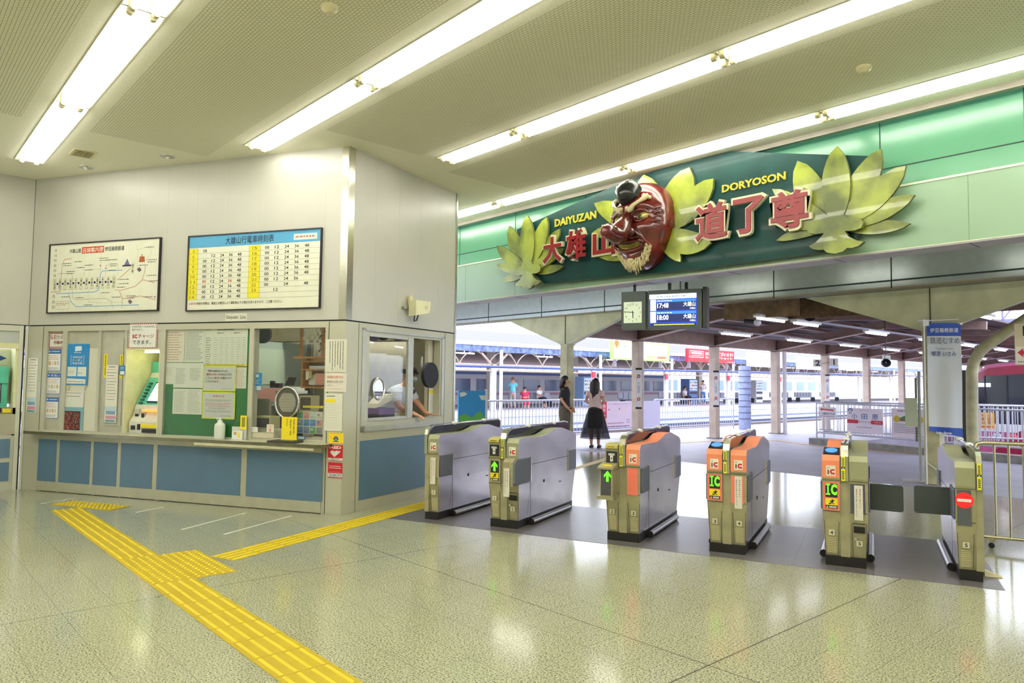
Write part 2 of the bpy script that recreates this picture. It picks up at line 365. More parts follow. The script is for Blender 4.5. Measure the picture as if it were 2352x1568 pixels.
for ri, (y, x0) in enumerate(ROWS):
    js = [x0] + [j for j in (-7.94, -5.52, -3.09, -0.67, 1.75, 4.17) if j > x0 + 0.5]
    for i in range(len(js) - 1):
        a, b_ = js[i] + 0.004, js[i + 1] - 0.004; ym = y + RW / 2
        t = thing('ceiling_light', 'twin-tube ceiling light, %s of the %s' % (ON[i], RN[ri]), 'ceiling light', ((a + b_) / 2, ym, Hc), 'recessed ceiling lights')
        m = MB(); m.box((a, y + .004, Hc + 0.10), (b_, y + RW - .004, Hc + 0.115), LAMPW); m.box((a, y + .003, Hc - 0.004), (b_, y + 0.012, Hc + 0.11), LAMPW); m.box((a, y + RW - 0.012, Hc - 0.004), (b_, y + RW - .003, Hc + 0.11), LAMPW)
        m.box((a, y + .003, Hc), (a + .006, y + RW - .003, Hc + .11), LAMPW); m.box((b_ - .006, y + .003, Hc), (b_, y + RW - .003, Hc + .11), LAMPW); m.build('housing', t)
        for yy in (ym - 0.075, ym + 0.075):
            m = MB(); m.cyl((a + 0.06, yy, Hc - 0.012), (b_ - 0.06, yy, Hc - 0.012), 0.019, TUBE, 10); m.build('tube', t)
            for xx in (a + 0.035, b_ - 0.035):
                m = MB(); m.box((xx - 0.02, yy - 0.022, Hc - 0.025), (xx + 0.02, yy + 0.022, Hc + 0.1), SOCK); m.cyl((xx - 0.022, yy, Hc - .012), (xx + .022, yy, Hc - .012), .027, SOCK, 12); m.build('socket', t)
        # the tubes' light
# ceiling fittings
def lathe(m, c, prof, mat, n=24):
    vs = []; 
    for r, z in prof:
        for k in range(n): vs.append((c[0] + r * math.cos(2 * PI * k / n), c[1] + r * math.sin(2 * PI * k / n), c[2] + z))
    fs = [(i * n + k, i * n + (k + 1) % n, (i + 1) * n + (k + 1) % n, (i + 1) * n + k) for i in range(len(prof) - 1) for k in range(n)]
    m.add(vs, fs, mat, True)
CRM = M('cream_plastic', (222, 214, 170), 0.5)
for px_, nm, lab in (((757, 14), 'smoke_detector', 'round cream smoke detector on the ceiling above the timetable'), ((1984, 153), 'smoke_detector', 'round cream smoke detector on the ceiling before the green wall')):
    c = floor_pt(*px_, z=Hc); m = MB(); lathe(m, (c.x, c.y, Hc), [(0.0, -.05), (.035, -.05), (.04, -.035), (.055, -.03), (.06, -.012), (.06, 0)], CRM); lathe(m, (c.x, c.y, Hc), [(.041, -.032), (.054, -.029)], SEAM); tag(m.build(nm), lab, 'smoke detector')
for px_, lab in (((385, 359), 'recessed round downlight nearer the timetable'), ((197, 384), 'recessed round downlight beside the square vent over the route map')):
    c = floor_pt(*px_, z=Hc); t = thing('downlight', lab, 'downlight', (c.x, c.y, Hc)); m = MB(); lathe(m, (c.x, c.y, Hc), [(.085, 0), (.085, -.006), (.07, -.006), (.068, -.003)], CHROME); m.build('ring', t)
    m = MB(); lathe(m, (c.x, c.y, Hc), [(.068, -.002), (.0, -.0025)], M('reflector', (200, 200, 190), .15, .8)); m.sphere((c.x, c.y, Hc - .01), .025, M('bulb', (240, 240, 230), .3), 10, 6); m.build('bulb', t)
c = floor_pt(1498, 298, z=Hc); m = MB(); lathe(m, (c.x, c.y, Hc), [(0, -.02), (.03, -.018), (.05, -.004), (.055, 0)], M('pale_fitting', (200, 196, 176), .5)); tag(m.build('ceiling_sensor'), 'small flat pale sensor on the ceiling between the last two light rows', 'sensor')
c = floor_pt(191, 352, z=Hc); t = thing('ceiling_vent', 'square beige louvred vent in the ceiling over the route map', 'vent', (c.x, c.y, Hc)); m = MB()
m.box((c.x - .16, c.y - .12, Hc - .008), (c.x + .16, c.y + .12, Hc), CRM); m.build('frame', t); m = MB()
for i in range(9): m.box((c.x - .13, c.y - .095 + i * .0215, Hc - .013), (c.x + .13, c.y - .085 + i * .0215, Hc - .008), M('louvre', (150, 140, 95), .6))
m.build('louvres', t)
# ---- counter wall (wall_back)
def sx(p, y=870, d=0): return WA.px(p, y, d)[0]
ZJ = 2.135; SLc = sx(60); TH = 0.1
m = MB(WA.fr())
m.box((SLc, ZJ + .012, -TH), (0, Hc, 0), WALLW)
m.box((SLc, ZJ - .004, -TH), (-.002, ZJ + .012, -.012), SEAM)
k = SLc + .45
while k < -.2: m.box((k - .0015, ZJ + .02, 0), (k + .0015, Hc, .0006), M('faint_seam', (196, 194, 174), .6)); k += .45
posts = [(58, 105), (140, 150), (222, 228), (283, 288), (366, 376), (570, 580), (745, None)]
for a, b_ in posts: m.box((sx(a) if a != 58 else SLc, 0.0, -TH), (0 if b_ is None else sx(b_), ZJ - .004, 0), WALLB)
m.box((SLc, 2.06, -TH), (0, ZJ - .004, .0005), WALLB); m.box((SLc, 0, -TH), (0, .79, -.001), WALLB)
for a, b_ in ((104, 141), (149, 223)): m.box((sx(a), .78, -.07), (sx(b_), 2.07, -.03), M('grey_panel', (186, 184, 164), .4))
m.box((sx(227), .78, -.07), (sx(284), 2.07, -.02), M('door_panel', (178, 176, 158), .4))
m.box((sx(235), .87, -.02), (sx(279), 1.96, -.012), M('door_inset', (186, 184, 166), .4))
for s_ in (sx(95), sx(753)): m.box((s_ - .004, 0, -.001), (s_ + .004, ZJ - .01, .0012), SEAM)
m.box((SLc - .004, 0, -.001), (SLc + .006, Hc, .0015), SEAM)
# niche for the charge machine
n0, n1 = sx(287), sx(366)
_, nzt = WA.px(325, 800); 
m.box((n0, nzt, -TH), (n1, 2.07, -.01), WALLB); YC = M('niche_cream', (232, 230, 180), .5)
m.box((n0, .78, -.75), (n0 + .012, nzt, .004), YC); m.box((n1 - .012, .78, -.75), (n1, nzt, .004), YC); m.box((n0, nzt - .012, -.75), (n1, nzt, .004), YC); m.box((n0, .76, -.75), (n1, nzt, -.74), YC)
struct('wall_back', m)
# corner guards
m = MB(); 
for w_, a, b_ in ((WA, -.085, 0), (WB, 0, .10)):
    m.fr = w_.fr(); m.box((a, ZJ + .012, 0), (b_, Hc, .006), M('corner_guard_steel', (205, 203, 185), .22, .85, noise=.04))
m.fr = I4; m.cyl(WA.w(0, ZJ + .012, 0), WA.w(0, Hc, 0), .007, CHROME, 8); struct('trim_2', m)
# ---- service wall (wall_right)
def bx_(p, y=860, d=0): return WB.px(p, y, d)[0]
B1 = bx_(822); BF0 = bx_(830); BE = 2.27; BP = bx_(1021)
wz1 = WB.px(850, 766)[1]; wz0 = WB.px(850, 966)[1]; o0 = bx_(847); o1 = bx_(1010)
m = MB(WB.fr())
m.box((0, ZJ + .012, -TH), (BE, Hc, 0), WALLW); m.box((0, ZJ - .004, -TH), (BE - .01, ZJ + .012, -.012), SEAM)
k = .5
while k < 2.2: m.box((k - .0015, ZJ + .02, 0), (k + .0015, Hc, .0006), MATS['faint_seam']); k += .45
m.box((0, 0, -TH), (o0, ZJ - .004, 0), WALLB); m.box((o1, 0, -TH), (BE, ZJ - .004, 0), WALLB); m.box((o0, wz1, -TH), (o1, ZJ - .004, 0), WALLB); m.box((o0, 0, -TH), (o1, wz0, 0), WALLB)
for s_ in (B1, BP): m.box((s_ - .003, 0, 0), (s_ + .003, ZJ - .01, .0012), SEAM)
m.box((BF0, .12, .0), (bx_(1012), WB.px(900, 1005)[1], .004), BLUEP)
m.box((BE - .02, 0, -TH), (BE + .02, Hc, .01), M('end_post_steel', (190, 190, 180), .25, .7)); m.box((BE, 0, -.8), (BE + .02, Hc, 0), WALLW)
struct('wall_right', m)
# ---- left wall with its machine bay
m = MB(WL.fr())
m.box((-5.6, ZJ + .012, -TH), (0, Hc, 0), WALLW); m.box((-5.6, ZJ - .004, -TH), (0, ZJ + .012, -.01), SEAM)
struct('wall_left', m)
# ---- walls nobody sees from here, closing the hall
m = MB(); m.box((4.2, -4.5, 0), (4.3, 7.3, Hc + .1), WALLW); struct('wall_far_right', m)
m = MB(); m.box((-12.4, -4.6, 0), (4.3, -4.5, Hc + .1), WALLW); struct('wall_behind', m)
# ---- green fascia over the gates
G0, G1 = 7.26, 7.2
m = MB()
m.box((-12.4, 7.34, 3.36), (4.3, 7.42, Hc + 1.0), GREENW)                   # upper green band, set back
m.box((-12.4, 7.2, 2.77), (4.3, 7.34, 3.38), SHEENG)
m.box((-12.4, 7.195, 3.365), (4.3, 7.34, 3.385), M('ledge_white', (236, 240, 215), .4))
m.box((-12.4, 7.2, 2.755), (4.3, 7.49, 2.77), M('soffit_grey', (180, 175, 186), .45))
m.box((-12.4, 7.196, 2.77), (4.3, 7.2, 2.778), M('edge_white', (230, 235, 200), .4))
SL2 = M('panel_gap', (40, 66, 60), .8)
m.box((-12.4, 7.338, 3.60), (4.3, 7.34, 3.612), SL2)
for X in (-9.55, -8.15, -6.7, -5.3, -4.0, -2.79, -1.6, -.4): m.box((X - .005, 7.337, 3.385), (X + .005, 7.34, Hc + .1), SL2)
for X in (-9.2, -8.0, -6.8, -5.6, -4.4, -3.2, -2.0, -.8): m.box((X - .003, 7.199, 2.778), (X + .003, 7.2, 3.365), M('thin_gap', (120, 150, 120), .8)); m.box((X - .003, 7.2, 2.753), (X + .003, 7.49, 2.756), SL2)
m.box((-12.4, 7.49, 2.77), (4.3, 7.56, Hc + .3), M('soffit_back', (190, 186, 160), .5)); struct('trim_3', m)
# ================================================================== ticket counter
m = MB(WA.fr()); t = thing('ticket_counter', 'long ticket office counter front with seven blue panels', 'counter', WA.w(-2.4, 0, 0))
m.box((SLc + .28, .008, -.002), (-.25, .73, .012), M('counter_frame', (190, 188, 164), .35, .2, noise=.05)); m.box((SLc + .28, 0, -.002), (-.25, .03, -.0), SEAM); m.build('frame', t)
for a, b_ in ((88, 130), (137, 208), (215, 270), (278, 352), (362, 555), (568, 742)):
    s0, s1 = WA.px(a, 1080)[0], WA.px(b_, 1080)[0]
    m = MB(WA.fr()); m.box((s0, .13, .012), (s1, .665, .0145), BLUEP); m.build('panel', t)
m = MB(WA.fr()); TOPM = M('counter_top_cream', (206, 204, 176), .3, noise=.06); EDG = M('counter_edge_steel', (128, 124, 100), .25, .8, noise=.08)
s1 = sx(742, 1030, .18); a0 = WA.px(55, 992, .12)[0]
m.prism([(a0, -.0), (s1 - .0, -.0), (s1, .16), (s1 - .06, .2), (a0, .13)], 0, 1, TOPM); m.v = [WA.fr() @ (WA.fr().inverted() @ p) for p in m.v]
m = MB(WA.fr() @ Matrix(((1, 0, 0, 0), (0, 0, 1, 0), (0, 1, 0, 0), (0, 0, 0, 1))))
ct = [(a0, -.1), (s1, -.1), (s1, .16), (s1 - .07, .2), (sx(365), .17), (a0, .13)]
m.prism(ct, .735, .772, TOPM, side=EDG)
tag(m.build('worktop'), 'long cream counter top with a steel edge along the ticket office', 'counter top')
t = bpy.context.scene  # noqa
# rubber edge strips on the right half of the counter edge
m = MB(WA.fr()); m.box((sx(445, 1025, .19), .705, .16), (s1 - .12, .7345, .19), M('edge_cream', (212, 208, 172), .4)); tag(m.build('edge_strip'), 'cream plastic edging strip along the front of the counter top, right half', 'edging strip')

# ------------------------------------------------------------------ boards on the upper wall
BLK = M('board_frame_black', (38, 32, 38), .4); ACR = M('board_cream', (238, 238, 216), .25, noise=.02)
def board(name, label, cat, wall, q, t=.03, d=0.0, frame_w=.014, base=ACR, fr=BLK, group=None):
    """framed board: the frame is a part"""
    x0, y0, x1, y1 = q; s0, z1 = wall.px(x0, y0, d); s1_, z0 = wall.px(x1, y1, d); w, h = s1_ - s0, z1 - z0
    root = thing(name, label, cat, wall.w((s0 + s1_) / 2, z0, d), group)
    m = MB(wall.fr(s0, z0, d)); f = frame_w
    m.box((0, 0, 0), (w, f, t), fr); m.box((0, h - f, 0), (w, h, t), fr); m.box((0, f, 0), (f, h - f, t), fr); m.box((w - f, f, 0), (w, h - f, t), fr); m.build('frame', root)
    sh = Sheet(wall, 0, 0, 0, 0, base, d + .001, t * .55, sz=(s0 + f, z1 - f, s1_ - f, z0 + f)); return root, sh
root, S = board('timetable_board', 'white framed train timetable with a blue heading and yellow hour columns', 'timetable', WA, (436, 543, 737, 708))
S.rect(0, 0, 1, .155, P(84, 168, 214)); S.txt('大雄山行電車時刻表', .29, .03, .66, .13, P(20, 35, 70), .02); S.rect(.805, .045, .975, .125, P(214, 226, 220), 2); S.fuzz(.82, .065, .96, .105, 1, P(190, 120, 110), .7, up=3, dash=.018)
YC2 = P(238, 224, 30); S.rect(0, .165, .075, .86, YC2); S.rect(.475, .165, .56, .86, YC2)
rows = [('5', '58', '15'), ('6', '12 24 36 48', '16'), ('7', '', '17'), ('8', '', '18'), ('9', '', '19'), ('10', '', '20'), ('11', '', '21'), ('12', '', '22'), ('13', '', '23'), ('14', '', '')]
mins = ['00', '12', '24', '36', '48']; DK = P(60, 60, 60)
for i, (hh, _, h2) in enumerate(rows):
    v = .165 + i * .0695; a, b_ = v + .016, v + .056
    S.line([(0, v + .0695), (1, v + .0695)], .002, P(110, 110, 100))
    w_ = .018 * len(hh); S.txt(hh, .038 - w_ / 2, a, .038 + w_ / 2, b_, P(150, 140, 30), .01)
    if h2: S.txt(h2, .5, a, .536, b_, P(150, 140, 30), .01)
    left = ['58'] if i == 0 else ([None] + mins[1:] if i == 1 else mins)
    for j, q in enumerate(left):
        if q: S.txt(q, .115 + j * .068, a, .145 + j * .068, b_, P(200, 90, 40) if (i == 6 and j in (0, 3)) else DK, .01)
    if i < 9:
        right = mins if i < 6 else (mins[:4] if i == 6 else (['00', None, '24', None, '48'] if i == 7 else [None, '12']))
        for j, q in enumerate(right):
            if q: S.txt(q, .595 + j * .073, a, .627 + j * .073, b_, DK, .01)
S.line([(.074, .165), (.074, .86)], .002, DK); S.line([(.475, .165), (.475, .86)], .002, DK); S.line([(.56, .165), (.56, .86)], .002, DK)
S.txt('※赤字', .015, .895, .075, .93, P(190, 60, 40)); S.txt('時刻の列車は、輸送上の都合により運転休止する場合がありますので、ご注意ください。', .08, .893, .735, .932, DK, .01)
S.build('timetable', root)
root, S = board('route_map_board', 'cream framed railway route map with red and blue lines', 'route map', WA, (118, 562, 366, 714))
S.txt('大雄山線', .185, .07, .292, .135, P(50, 60, 60), .01); S.rect(.3, .055, .505, .15, P(210, 60, 30)); S.txt('沿線案内図', .307, .068, .498, .14, P(245, 240, 220), .02); S.txt('伊豆箱根鉄道', .515, .07, .69, .135, P(50, 60, 60), .01)
RDL = P(196, 120, 90); BLL = P(120, 175, 215); BRL = P(150, 145, 115); DKG = P(90, 95, 85)
for i in range(7): S.line([(.045, .06 + i * .075), (.045, .1 + i * .075)], .006, INK); S.line([(.058, .06 + i * .075), (.058, .1 + i * .075)], .006, INK)
for i in range(3): S.line([(.045, .74 + i * .08), (.045, .79 + i * .08)], .006, INK); S.line([(.058, .74 + i * .08), (.058, .79 + i * .08)], .006, INK)
S.line([(.02, .7), (.11, .7), (.12, .3), (.14, .22), (.21, .215)], .006, RDL); S.line([(.09, .43), (.21, .43), (.225, .5), (.23, .78), (.26, .82), (.54, .82), (.59, .86), (.61, .96)], .004, BRL)
S.line([(.07, .725), (.44, .72), (.475, .69), (.485, .45), (.5, .42), (.68, .42)], .009, BLL); S.line([(.19, .725), (.22, .85), (.27, .925), (.84, .925)], .009, BLL)
S.line([(.64, .56), (.75, .4)], .006, RDL); S.line([(.62, .7), (.68, .71), (.8, .66), (.86, .57), (.88, .45), (.88, .36)], .006, RDL); S.line([(.86, .57), (.97, .62)], .006, RDL); S.line([(.66, .72), (.69, .82), (.69, .96)], .006, RDL); S.line([(.69, .83), (.85, .8), (.98, .86)], .006, RDL)
st = ['小田原', '緑町', '井細田', '五百羅漢', '穴部', '飯田岡', '相模沼田', '岩原', '塚原', '和田河原', '富士フイルム前', '大雄山']
for i in range(12):
    u = .058 + i * .05
    if i < 11: S.rect(u + .018, .565, u + .034, .595, P(30, 30, 110), 3)
    S.poly([(u - .012, .52), (u, .495), (u + .012, .52), (u + .012, .66), (u, .685), (u - .012, .66)], P(222, 222, 190), 3); S.frame(u - .013, .51, u + .013, .67, .0018, DKG, 4)
    nm = {0: '小田原', 1: '緑町', 11: '大雄山'}.get(i)
    if nm: S.vtxt(nm, u - .008, .525, u + .008, .665, DKG, .01, 5)
    else: S.fuzz(u - .007, .53, u + .007, .655, 1, DKG, .8, vert=True, up=5, seed=i, dash=.035)
S.poly([(.757, .33), (.772, .3), (.787, .33), (.787, .46), (.772, .49), (.757, .46)], P(222, 222, 190), 3); S.vtxt('道了尊', .764, .34, .78, .47, DKG, .01, 5)
for a, b_, n_ in ((.13, .27, 2), (.24, .25, 1), (.27, .34, 1), (.34, .31, 1), (.34, .38, 1), (.47, .22, 2), (.55, .25, 1), (.57, .31, 2), (.66, .54, 1), (.66, .6, 1), (.64, .65, 1), (.5, .72, 1), (.13, .76, 1), (.27, .78, 1), (.35, .89, 1), (.6, .79, 1), (.73, .78, 2), (.88, .8, 1), (.9, .5, 1), (.92, .58, 1), (.9, .28, 2), (.83, .35, 1), (.88, .1, 1), (.17, .39, 2), (.56, .4, 1)):
    S.fuzz(a, b_, a + .085, b_ + .03 * n_, n_, DKG, .5, seed=int(a * 100), dash=.014); S.disc(a - .01, b_ + .015, .004, INK)
for a, b_ in ((.48, .34), (.53, .385), (.975, .82)): S.disc(a, b_, .012, P(190, 130, 180), 3)
S.disc(.85, .22, .008, INK, 4); S.poly([(.83, .24), (.87, .24), (.875, .32), (.825, .32)], P(180, 90, 40), 4); S.disc(.85, .25, .013, P(190, 100, 50), 3)
S.poly([(.69, .37), (.72, .26), (.75, .37)], P(110, 100, 150), 3); S.rect(.68, .35, .76, .37, INK, 4)
for a, b_ in ((.81, .42), (.74, .87)): S.poly([(a, b_), (a + .02, b_ - .03), (a + .04, b_ + .01), (a + .02, b_ + .04)], P(110, 90, 110), 3)
S.fuzz(.08, .86, .2, .9, 2, P(190, 120, 110), .5, dash=.02); S.frame(.07, .84, .205, .96, .002, DKG)
def dashed(S, pts, wd, mat, L=.012):
    for (a, b_), (c, d) in zip(pts, pts[1:]):
        n_ = max(1, int(math.hypot(c - a, d - b_) / L))
        for i in range(0, n_, 2): S.line([(a + (c - a) * i / n_, b_ + (d - b_) * i / n_), (a + (c - a) * (i + 1) / n_, b_ + (d - b_) * (i + 1) / n_)], wd, mat)
for pts in ([(.33, .42), (.33, .5)], [(.38, .28), (.38, .5)], [(.38, .39), (.48, .39), (.48, .5)], [(.48, .16), (.48, .39)], [(.53, .34), (.53, .5)], [(.53, .34), (.64, .34), (.64, .5)], [(.79, .06), (.81, .16), (.81, .42)], [(.81, .14), (.92, .1), (.93, .2), (.89, .3)], [(.38, .69), (.38, .86), (.48, .88), (.7, .88)]): dashed(S, pts, .003, DKG)
S.build('route_map', root)
S = Sheet(WA, 518, 720, 567, 736, P(226, 226, 208), 0, .001); S.txt('Daiyuzan', .06, .25, .6, .85, DK); S.txt('Line', .7, .25, .95, .75, DK); tag(S.build('paper_label'), 'small cream paper label on the wall below the timetable', 'label')

# ------------------------------------------------------------------ notices on the panels, left to right
PAP = P(232, 231, 214)
def notice(name, label, cat, q, base, d, fn, wall=WA, t=.002, group=None, sz=None):
    S = Sheet(wall, *q, base, d, t, sz) if q else Sheet(wall, 0, 0, 0, 0, base, d, t, sz); fn(S); return tag(S.build(name), label, cat, group)
def fare(S):
    S.fuzz(.2, .02, .8, .045, 1, INK, .7, dash=.05)
    for i in range(11): S.fuzz(.08, .07 + i * .052, .95, .09 + i * .052, 1, P(90, 90, 90) if i % 3 else P(200, 120, 130), .6, seed=i, dash=.07)
    S.rect(0, .72, 1, .8, P(190, 214, 218)); S.rect(.1, .8, .9, .86, P(130, 160, 190)); S.rect(.1, .88, .95, .94, P(206, 150, 170)); S.rect(.05, .945, .95, 1, P(170, 205, 205)); S.fuzz(.1, .955, .9, .985, 1, INK, .7)
notice('fare_notice', 'narrow paper fare list on the plain panel beside the ticket machine bay', 'notice', (66, 822, 82, 948), PAP, .002, fare)
notice('fare_notice', 'narrow paper fare list on the grey door left of the charge machine', 'notice', (245, 838, 268, 970), PAP, .0, lambda S: fare(S), sz=(sx(244), WA.px(250, 838)[1], sx(271), WA.px(250, 970)[1]))
def cam(S):
    S.frame(0, 0, 1, 1, .008, RED); S.txt('防犯カメラ', .08, .13, .96, .42, P(140, 30, 30), .015); S.txt('作動中', .25, .5, .8, .78, P(140, 30, 30), .02); S.fuzz(.08, .86, .95, .92, 1, P(140, 30, 30), .7)
notice('camera_notice', 'white notice with a red border saying a security camera is operating', 'notice', (115, 765, 152, 799), WHITE, -.028, cam)
def mini(S, title, k):
    S.frame(0, 0, 1, 1, .006, BLUE, 1); S.rect(0, 0, 1, .2, P(40, 100, 175), 2); S.disc(.14, .1, .012, WHITE, 3)
    if title: S.txt(title, .28, .04, .95, .17, WHITE, .02, 4)
    else: S.fuzz(.28, .05, .95, .15, 1, WHITE, .7, up=4, dash=.06)
    S.fuzz(.1, .25, .9, .5, 3, P(205, 150, 140), .4, dash=.1, seed=k)
    for i in range(4): S.rect(.12 + i * .2, .55, .24 + i * .2, .72, P(226, 170, 60) if (i % 2 == k % 2) else P(200, 205, 215), 2)
    S.fuzz(.08, .82, .92, .94, 2, P(110, 110, 130), .5, dash=.05, seed=k + 5)
for i, (q, ti, lab) in enumerate((((111, 802, 139, 852), None, 'small blue-headed notice directly under the camera notice'), ((109, 857, 138, 905), '手洗い', 'small blue-headed notice in the middle of the stack of three'), ((106, 912, 133, 961), None, 'small blue-headed notice lowest of the stack of three'))):
    notice('blue_notice', lab, 'notice', q, WHITE, -.028, lambda S: mini(S, ti, i), group='blue headed notices left of the coupon poster')
notice('backing_card', 'plain cream card behind the coupon poster', 'card', (149, 800, 217, 990), P(218, 216, 196), -.029, lambda S: None, t=.001)
CB = P(36, 136, 206)
def coupon(S):
    S.poly([(.36, .06), (.66, .05), (.67, .16), (.36, .18)], P(225, 240, 246), 1); S.txt('DEPP'[:0] + 'はこ', .42, .08, .6, .15, CB, .02) if False else None
    S.fuzz(.33, .19, .66, .23, 1, WHITE, .6, dash=.05); S.line([(.22, .29), (.19, .29), (.19, .5), (.22, .5)], .006, WHITE); S.line([(.76, .29), (.79, .29), (.79, .5), (.76, .5)], .006, WHITE)
    S.txt('地域共通', .27, .295, .72, .35, WHITE, .015); S.txt('クーポン', .25, .365, .74, .43, WHITE, .03); S.txt('取扱店舗', .27, .445, .72, .5, WHITE, .015)
    S.rect(.05, .56, .47, .79, P(226, 230, 216)); S.rect(.52, .56, .92, .79, P(226, 230, 216)); S.fuzz(.1, .65, .4, .74, 2, GREYT, .3, dash=.05); S.fuzz(.55, .68, .75, .75, 1, GREYT, .3); S.poly([(.03, .84), (.9, .86), (.9, .97), (.03, .97)], P(228, 228, 214)); S.fuzz(.1, .9, .85, .94, 1, GREYT, .6, dash=.06)
notice('coupon_poster', 'blue regional coupon poster with white lettering on the second panel', 'poster', (156, 790, 201, 884), CB, -.02, coupon)
def event(S):
    S.rect(0, .0, 1, .4, P(224, 224, 212)); S.fuzz(.08, .02, .92, .06, 1, GREYT, .5, dash=.05); S.fuzz(.15, .1, .85, .15, 1, GREYT, .5); S.rect(0, .4, 1, 1, P(120, 170, 180))
    S.rect(.04, .5, .88, .98, P(86, 36, 34), 2); rn = random.Random(4)
    for i in range(130): a, b_ = .05 + rn.random() * .78, .52 + rn.random() * .42; S.rect(a, b_, a + .05, b_ + .025, P(*rn.choice([(150, 60, 50), (190, 130, 110), (60, 60, 50), (200, 80, 40), (110, 120, 80), (170, 90, 90)])), 3 + i % 3)
notice('event_poster', 'framed crowd photo poster hanging under the coupon poster', 'poster', (147, 898, 189, 990), WHITE, -.02, event)
for q, c_, lab in (((161, 889, 166, 893), 0, 'left cream hook over the framed poster'), ((198, 888, 203, 892), 1, 'right cream hook over the framed poster')):
    s_, z_ = WA.px(q[0] - 4 + 0 * c_, q[1] - 1); m = MB(WA.fr(s_, z_, -.02)); m.sphere((0, 0, .012), .013, CRM, 10, 6); m.cyl((0, 0, .01), (-.012, -.05, .004), .003, GREYT, 6); tag(m.build('wall_hook'), lab, 'hook')
notice('yellow_strip', 'vertical yellow strip notice on the left of the grey door', 'notice', (240, 812, 245, 867), YEL, -.012, lambda S: S.fuzz(.3, .05, .7, .95, 1, INK, .8, vert=True, dash=.05))
notice('yellow_strip', 'vertical yellow strip notice on the right of the grey door', 'notice', (277, 814, 281, 868), YEL, -.012, lambda S: S.fuzz(.3, .05, .7, .95, 1, INK, .8, vert=True, dash=.05))
notice('door_tag', 'small blue and white tag hanging at the door edge', 'tag', (275, 839, 288, 861), P(60, 130, 190), .002, lambda S: (S.rect(.15, .6, .85, .95, WHITE), S.fuzz(.2, .15, .8, .45, 2, WHITE, .4, dash=.1), S.disc(.6, -.1, .011, P(60, 130, 190))))
def icch(S):
    n_ = 13
    for i in range(n_):
        for a, b_, c_, d in ((i / n_, 0, (i + .5) / n_, .035), (i / n_, .965, (i + .5) / n_, 1)): S.poly([(a, b_), (c_, b_), (c_ - .02, d), (a - .02 if a > .02 else 0, d)], P(190, 40, 40), 2)
        S.poly([(0, i / n_), (.035, i / n_ + .01), (.035, (i + .5) / n_), (0, (i + .5) / n_)], P(190, 40, 40), 2); S.poly([(.965, i / n_), (1, i / n_ + .01), (1, (i + .5) / n_), (.965, (i + .5) / n_)], P(190, 40, 40), 2)
    S.txt('5,000円札／10,000円札', .1, .08, .93, .17, GREYT); S.txt('使用できます。', .1, .2, .5, .29, GREYT); S.rect(.14, .44, .18, .6, P(150, 30, 40), 3); S.txt('C', .2, .44, .31, .6, P(200, 30, 40), .05); S.txt('チャージ', .34, .43, .9, .6, P(150, 40, 40), .01); S.txt('できます。', .14, .68, .8, .85, DK, .01)
notice('charge_notice', 'white card charging notice with red striped border above the charge machine', 'notice', (297, 744, 360, 800), WHITE, .003, icch, sz=(sx(297, 770), WA.px(325, 743)[1], sx(361, 770), WA.px(325, 799)[1]))
# ---- charge machine in its niche
CMm = M('machine_body', (222, 222, 206), .4); TEAL = M('machine_teal', (90, 196, 170), .4)
SCR = M('screen_glow', (214, 220, 240), emit=1.1)
t = thing('charge_machine', 'card charge machine with teal header and sloping screen in the cream niche', 'ticket machine', WA.w(n0 + .3, .78, -.3))
m = MB(WA.fr()); x0, x1 = n0 + .03, n1 + .22
def prof_wa(m, pts, x0, x1, mat): m.profile_x = None; n_ = len(pts); vs = [(x0, z, d) for d, z in pts] + [(x1, z, d) for d, z in pts]; m.add(vs, [tuple(range(n_)), tuple(reversed(range(n_, 2 * n_)))] + [(i, (i + 1) % n_, n_ + (i + 1) % n_, n_ + i)[::-1] for i in range(n_)], mat)
x1 = n1 - .014
prof_wa(m, [(-.73, .78), (-.06, .78), (-.06, .93), (-.12, 1.0), (-.14, 1.1), (-.36, 1.47), (-.40, 1.56), (-.73, 1.56)], x0, x1, CMm); m.build('body', t)
m = MB(WA.fr()); m.box((x0, 1.5, -.5), (x1, 1.68, -.39), TEAL); prof_wa(m, [(-.17, 1.13), (-.16, 1.14), (-.36, 1.475), (-.38, 1.47)], x0 + .0, x1, TEAL); m.build('header', t)
m = MB(WA.fr()); prof_wa(m, [(-.2, 1.175), (-.16, 1.165), (-.31, 1.42), (-.34, 1.42)], x0 + .16, x1 - .01, INK); m.build('screen_frame', t)
m = MB(WA.fr()); prof_wa(m, [(-.17, 1.19), (-.152, 1.185), (-.295, 1.405), (-.32, 1.405)], x0 + .18, x1 - .012, SCR); m.build('screen', t)
m = MB(WA.fr())
for i in range(7):
    f = i / 7; d = -.165 - f * .17; z = 1.15 + f * .285; m.box((x0 + .05, z, d), (x0 + .1, z + .018, d + .02), P(60, 90, 80))
m.build('keypad', t)
m = MB(WA.fr()); m.box((x0 + .02, .95, -.14), (x0 + .1, 1.08, -.115), P(200, 200, 186)); m.box((x0 + .04, .97, -.12), (x0 + .09, 1.02, -.11), INK); m.box((x0 + .14, .96, -.14), (x0 + .2, 1.06, -.105), P(180, 180, 170)); m.box((x0 + .15, .97, -.12), (x0 + .19, 1.03, -.1), INK); m.box((x0 + .16, 1.05, -.13), (x1 - .02, 1.075, -.1), M('orange_lamp', (255, 150, 60), emit=1.2)); m.build('coin_slot', t)
m = MB(WA.fr()); m.box((x0 + .04, .83, -.06), (x0 + .1, .88, -.05), INK); m.box((x0 + .14, .83, -.06), (x0 + .18, .9, -.05), INK); m.box((x0 + .2, .86, -.06), (x1 - .03, .9, -.045), YEL); m.box((x0 + .22, .8, -.06), (x1 - .03, .845, -.045), INK); m.build('tray', t)
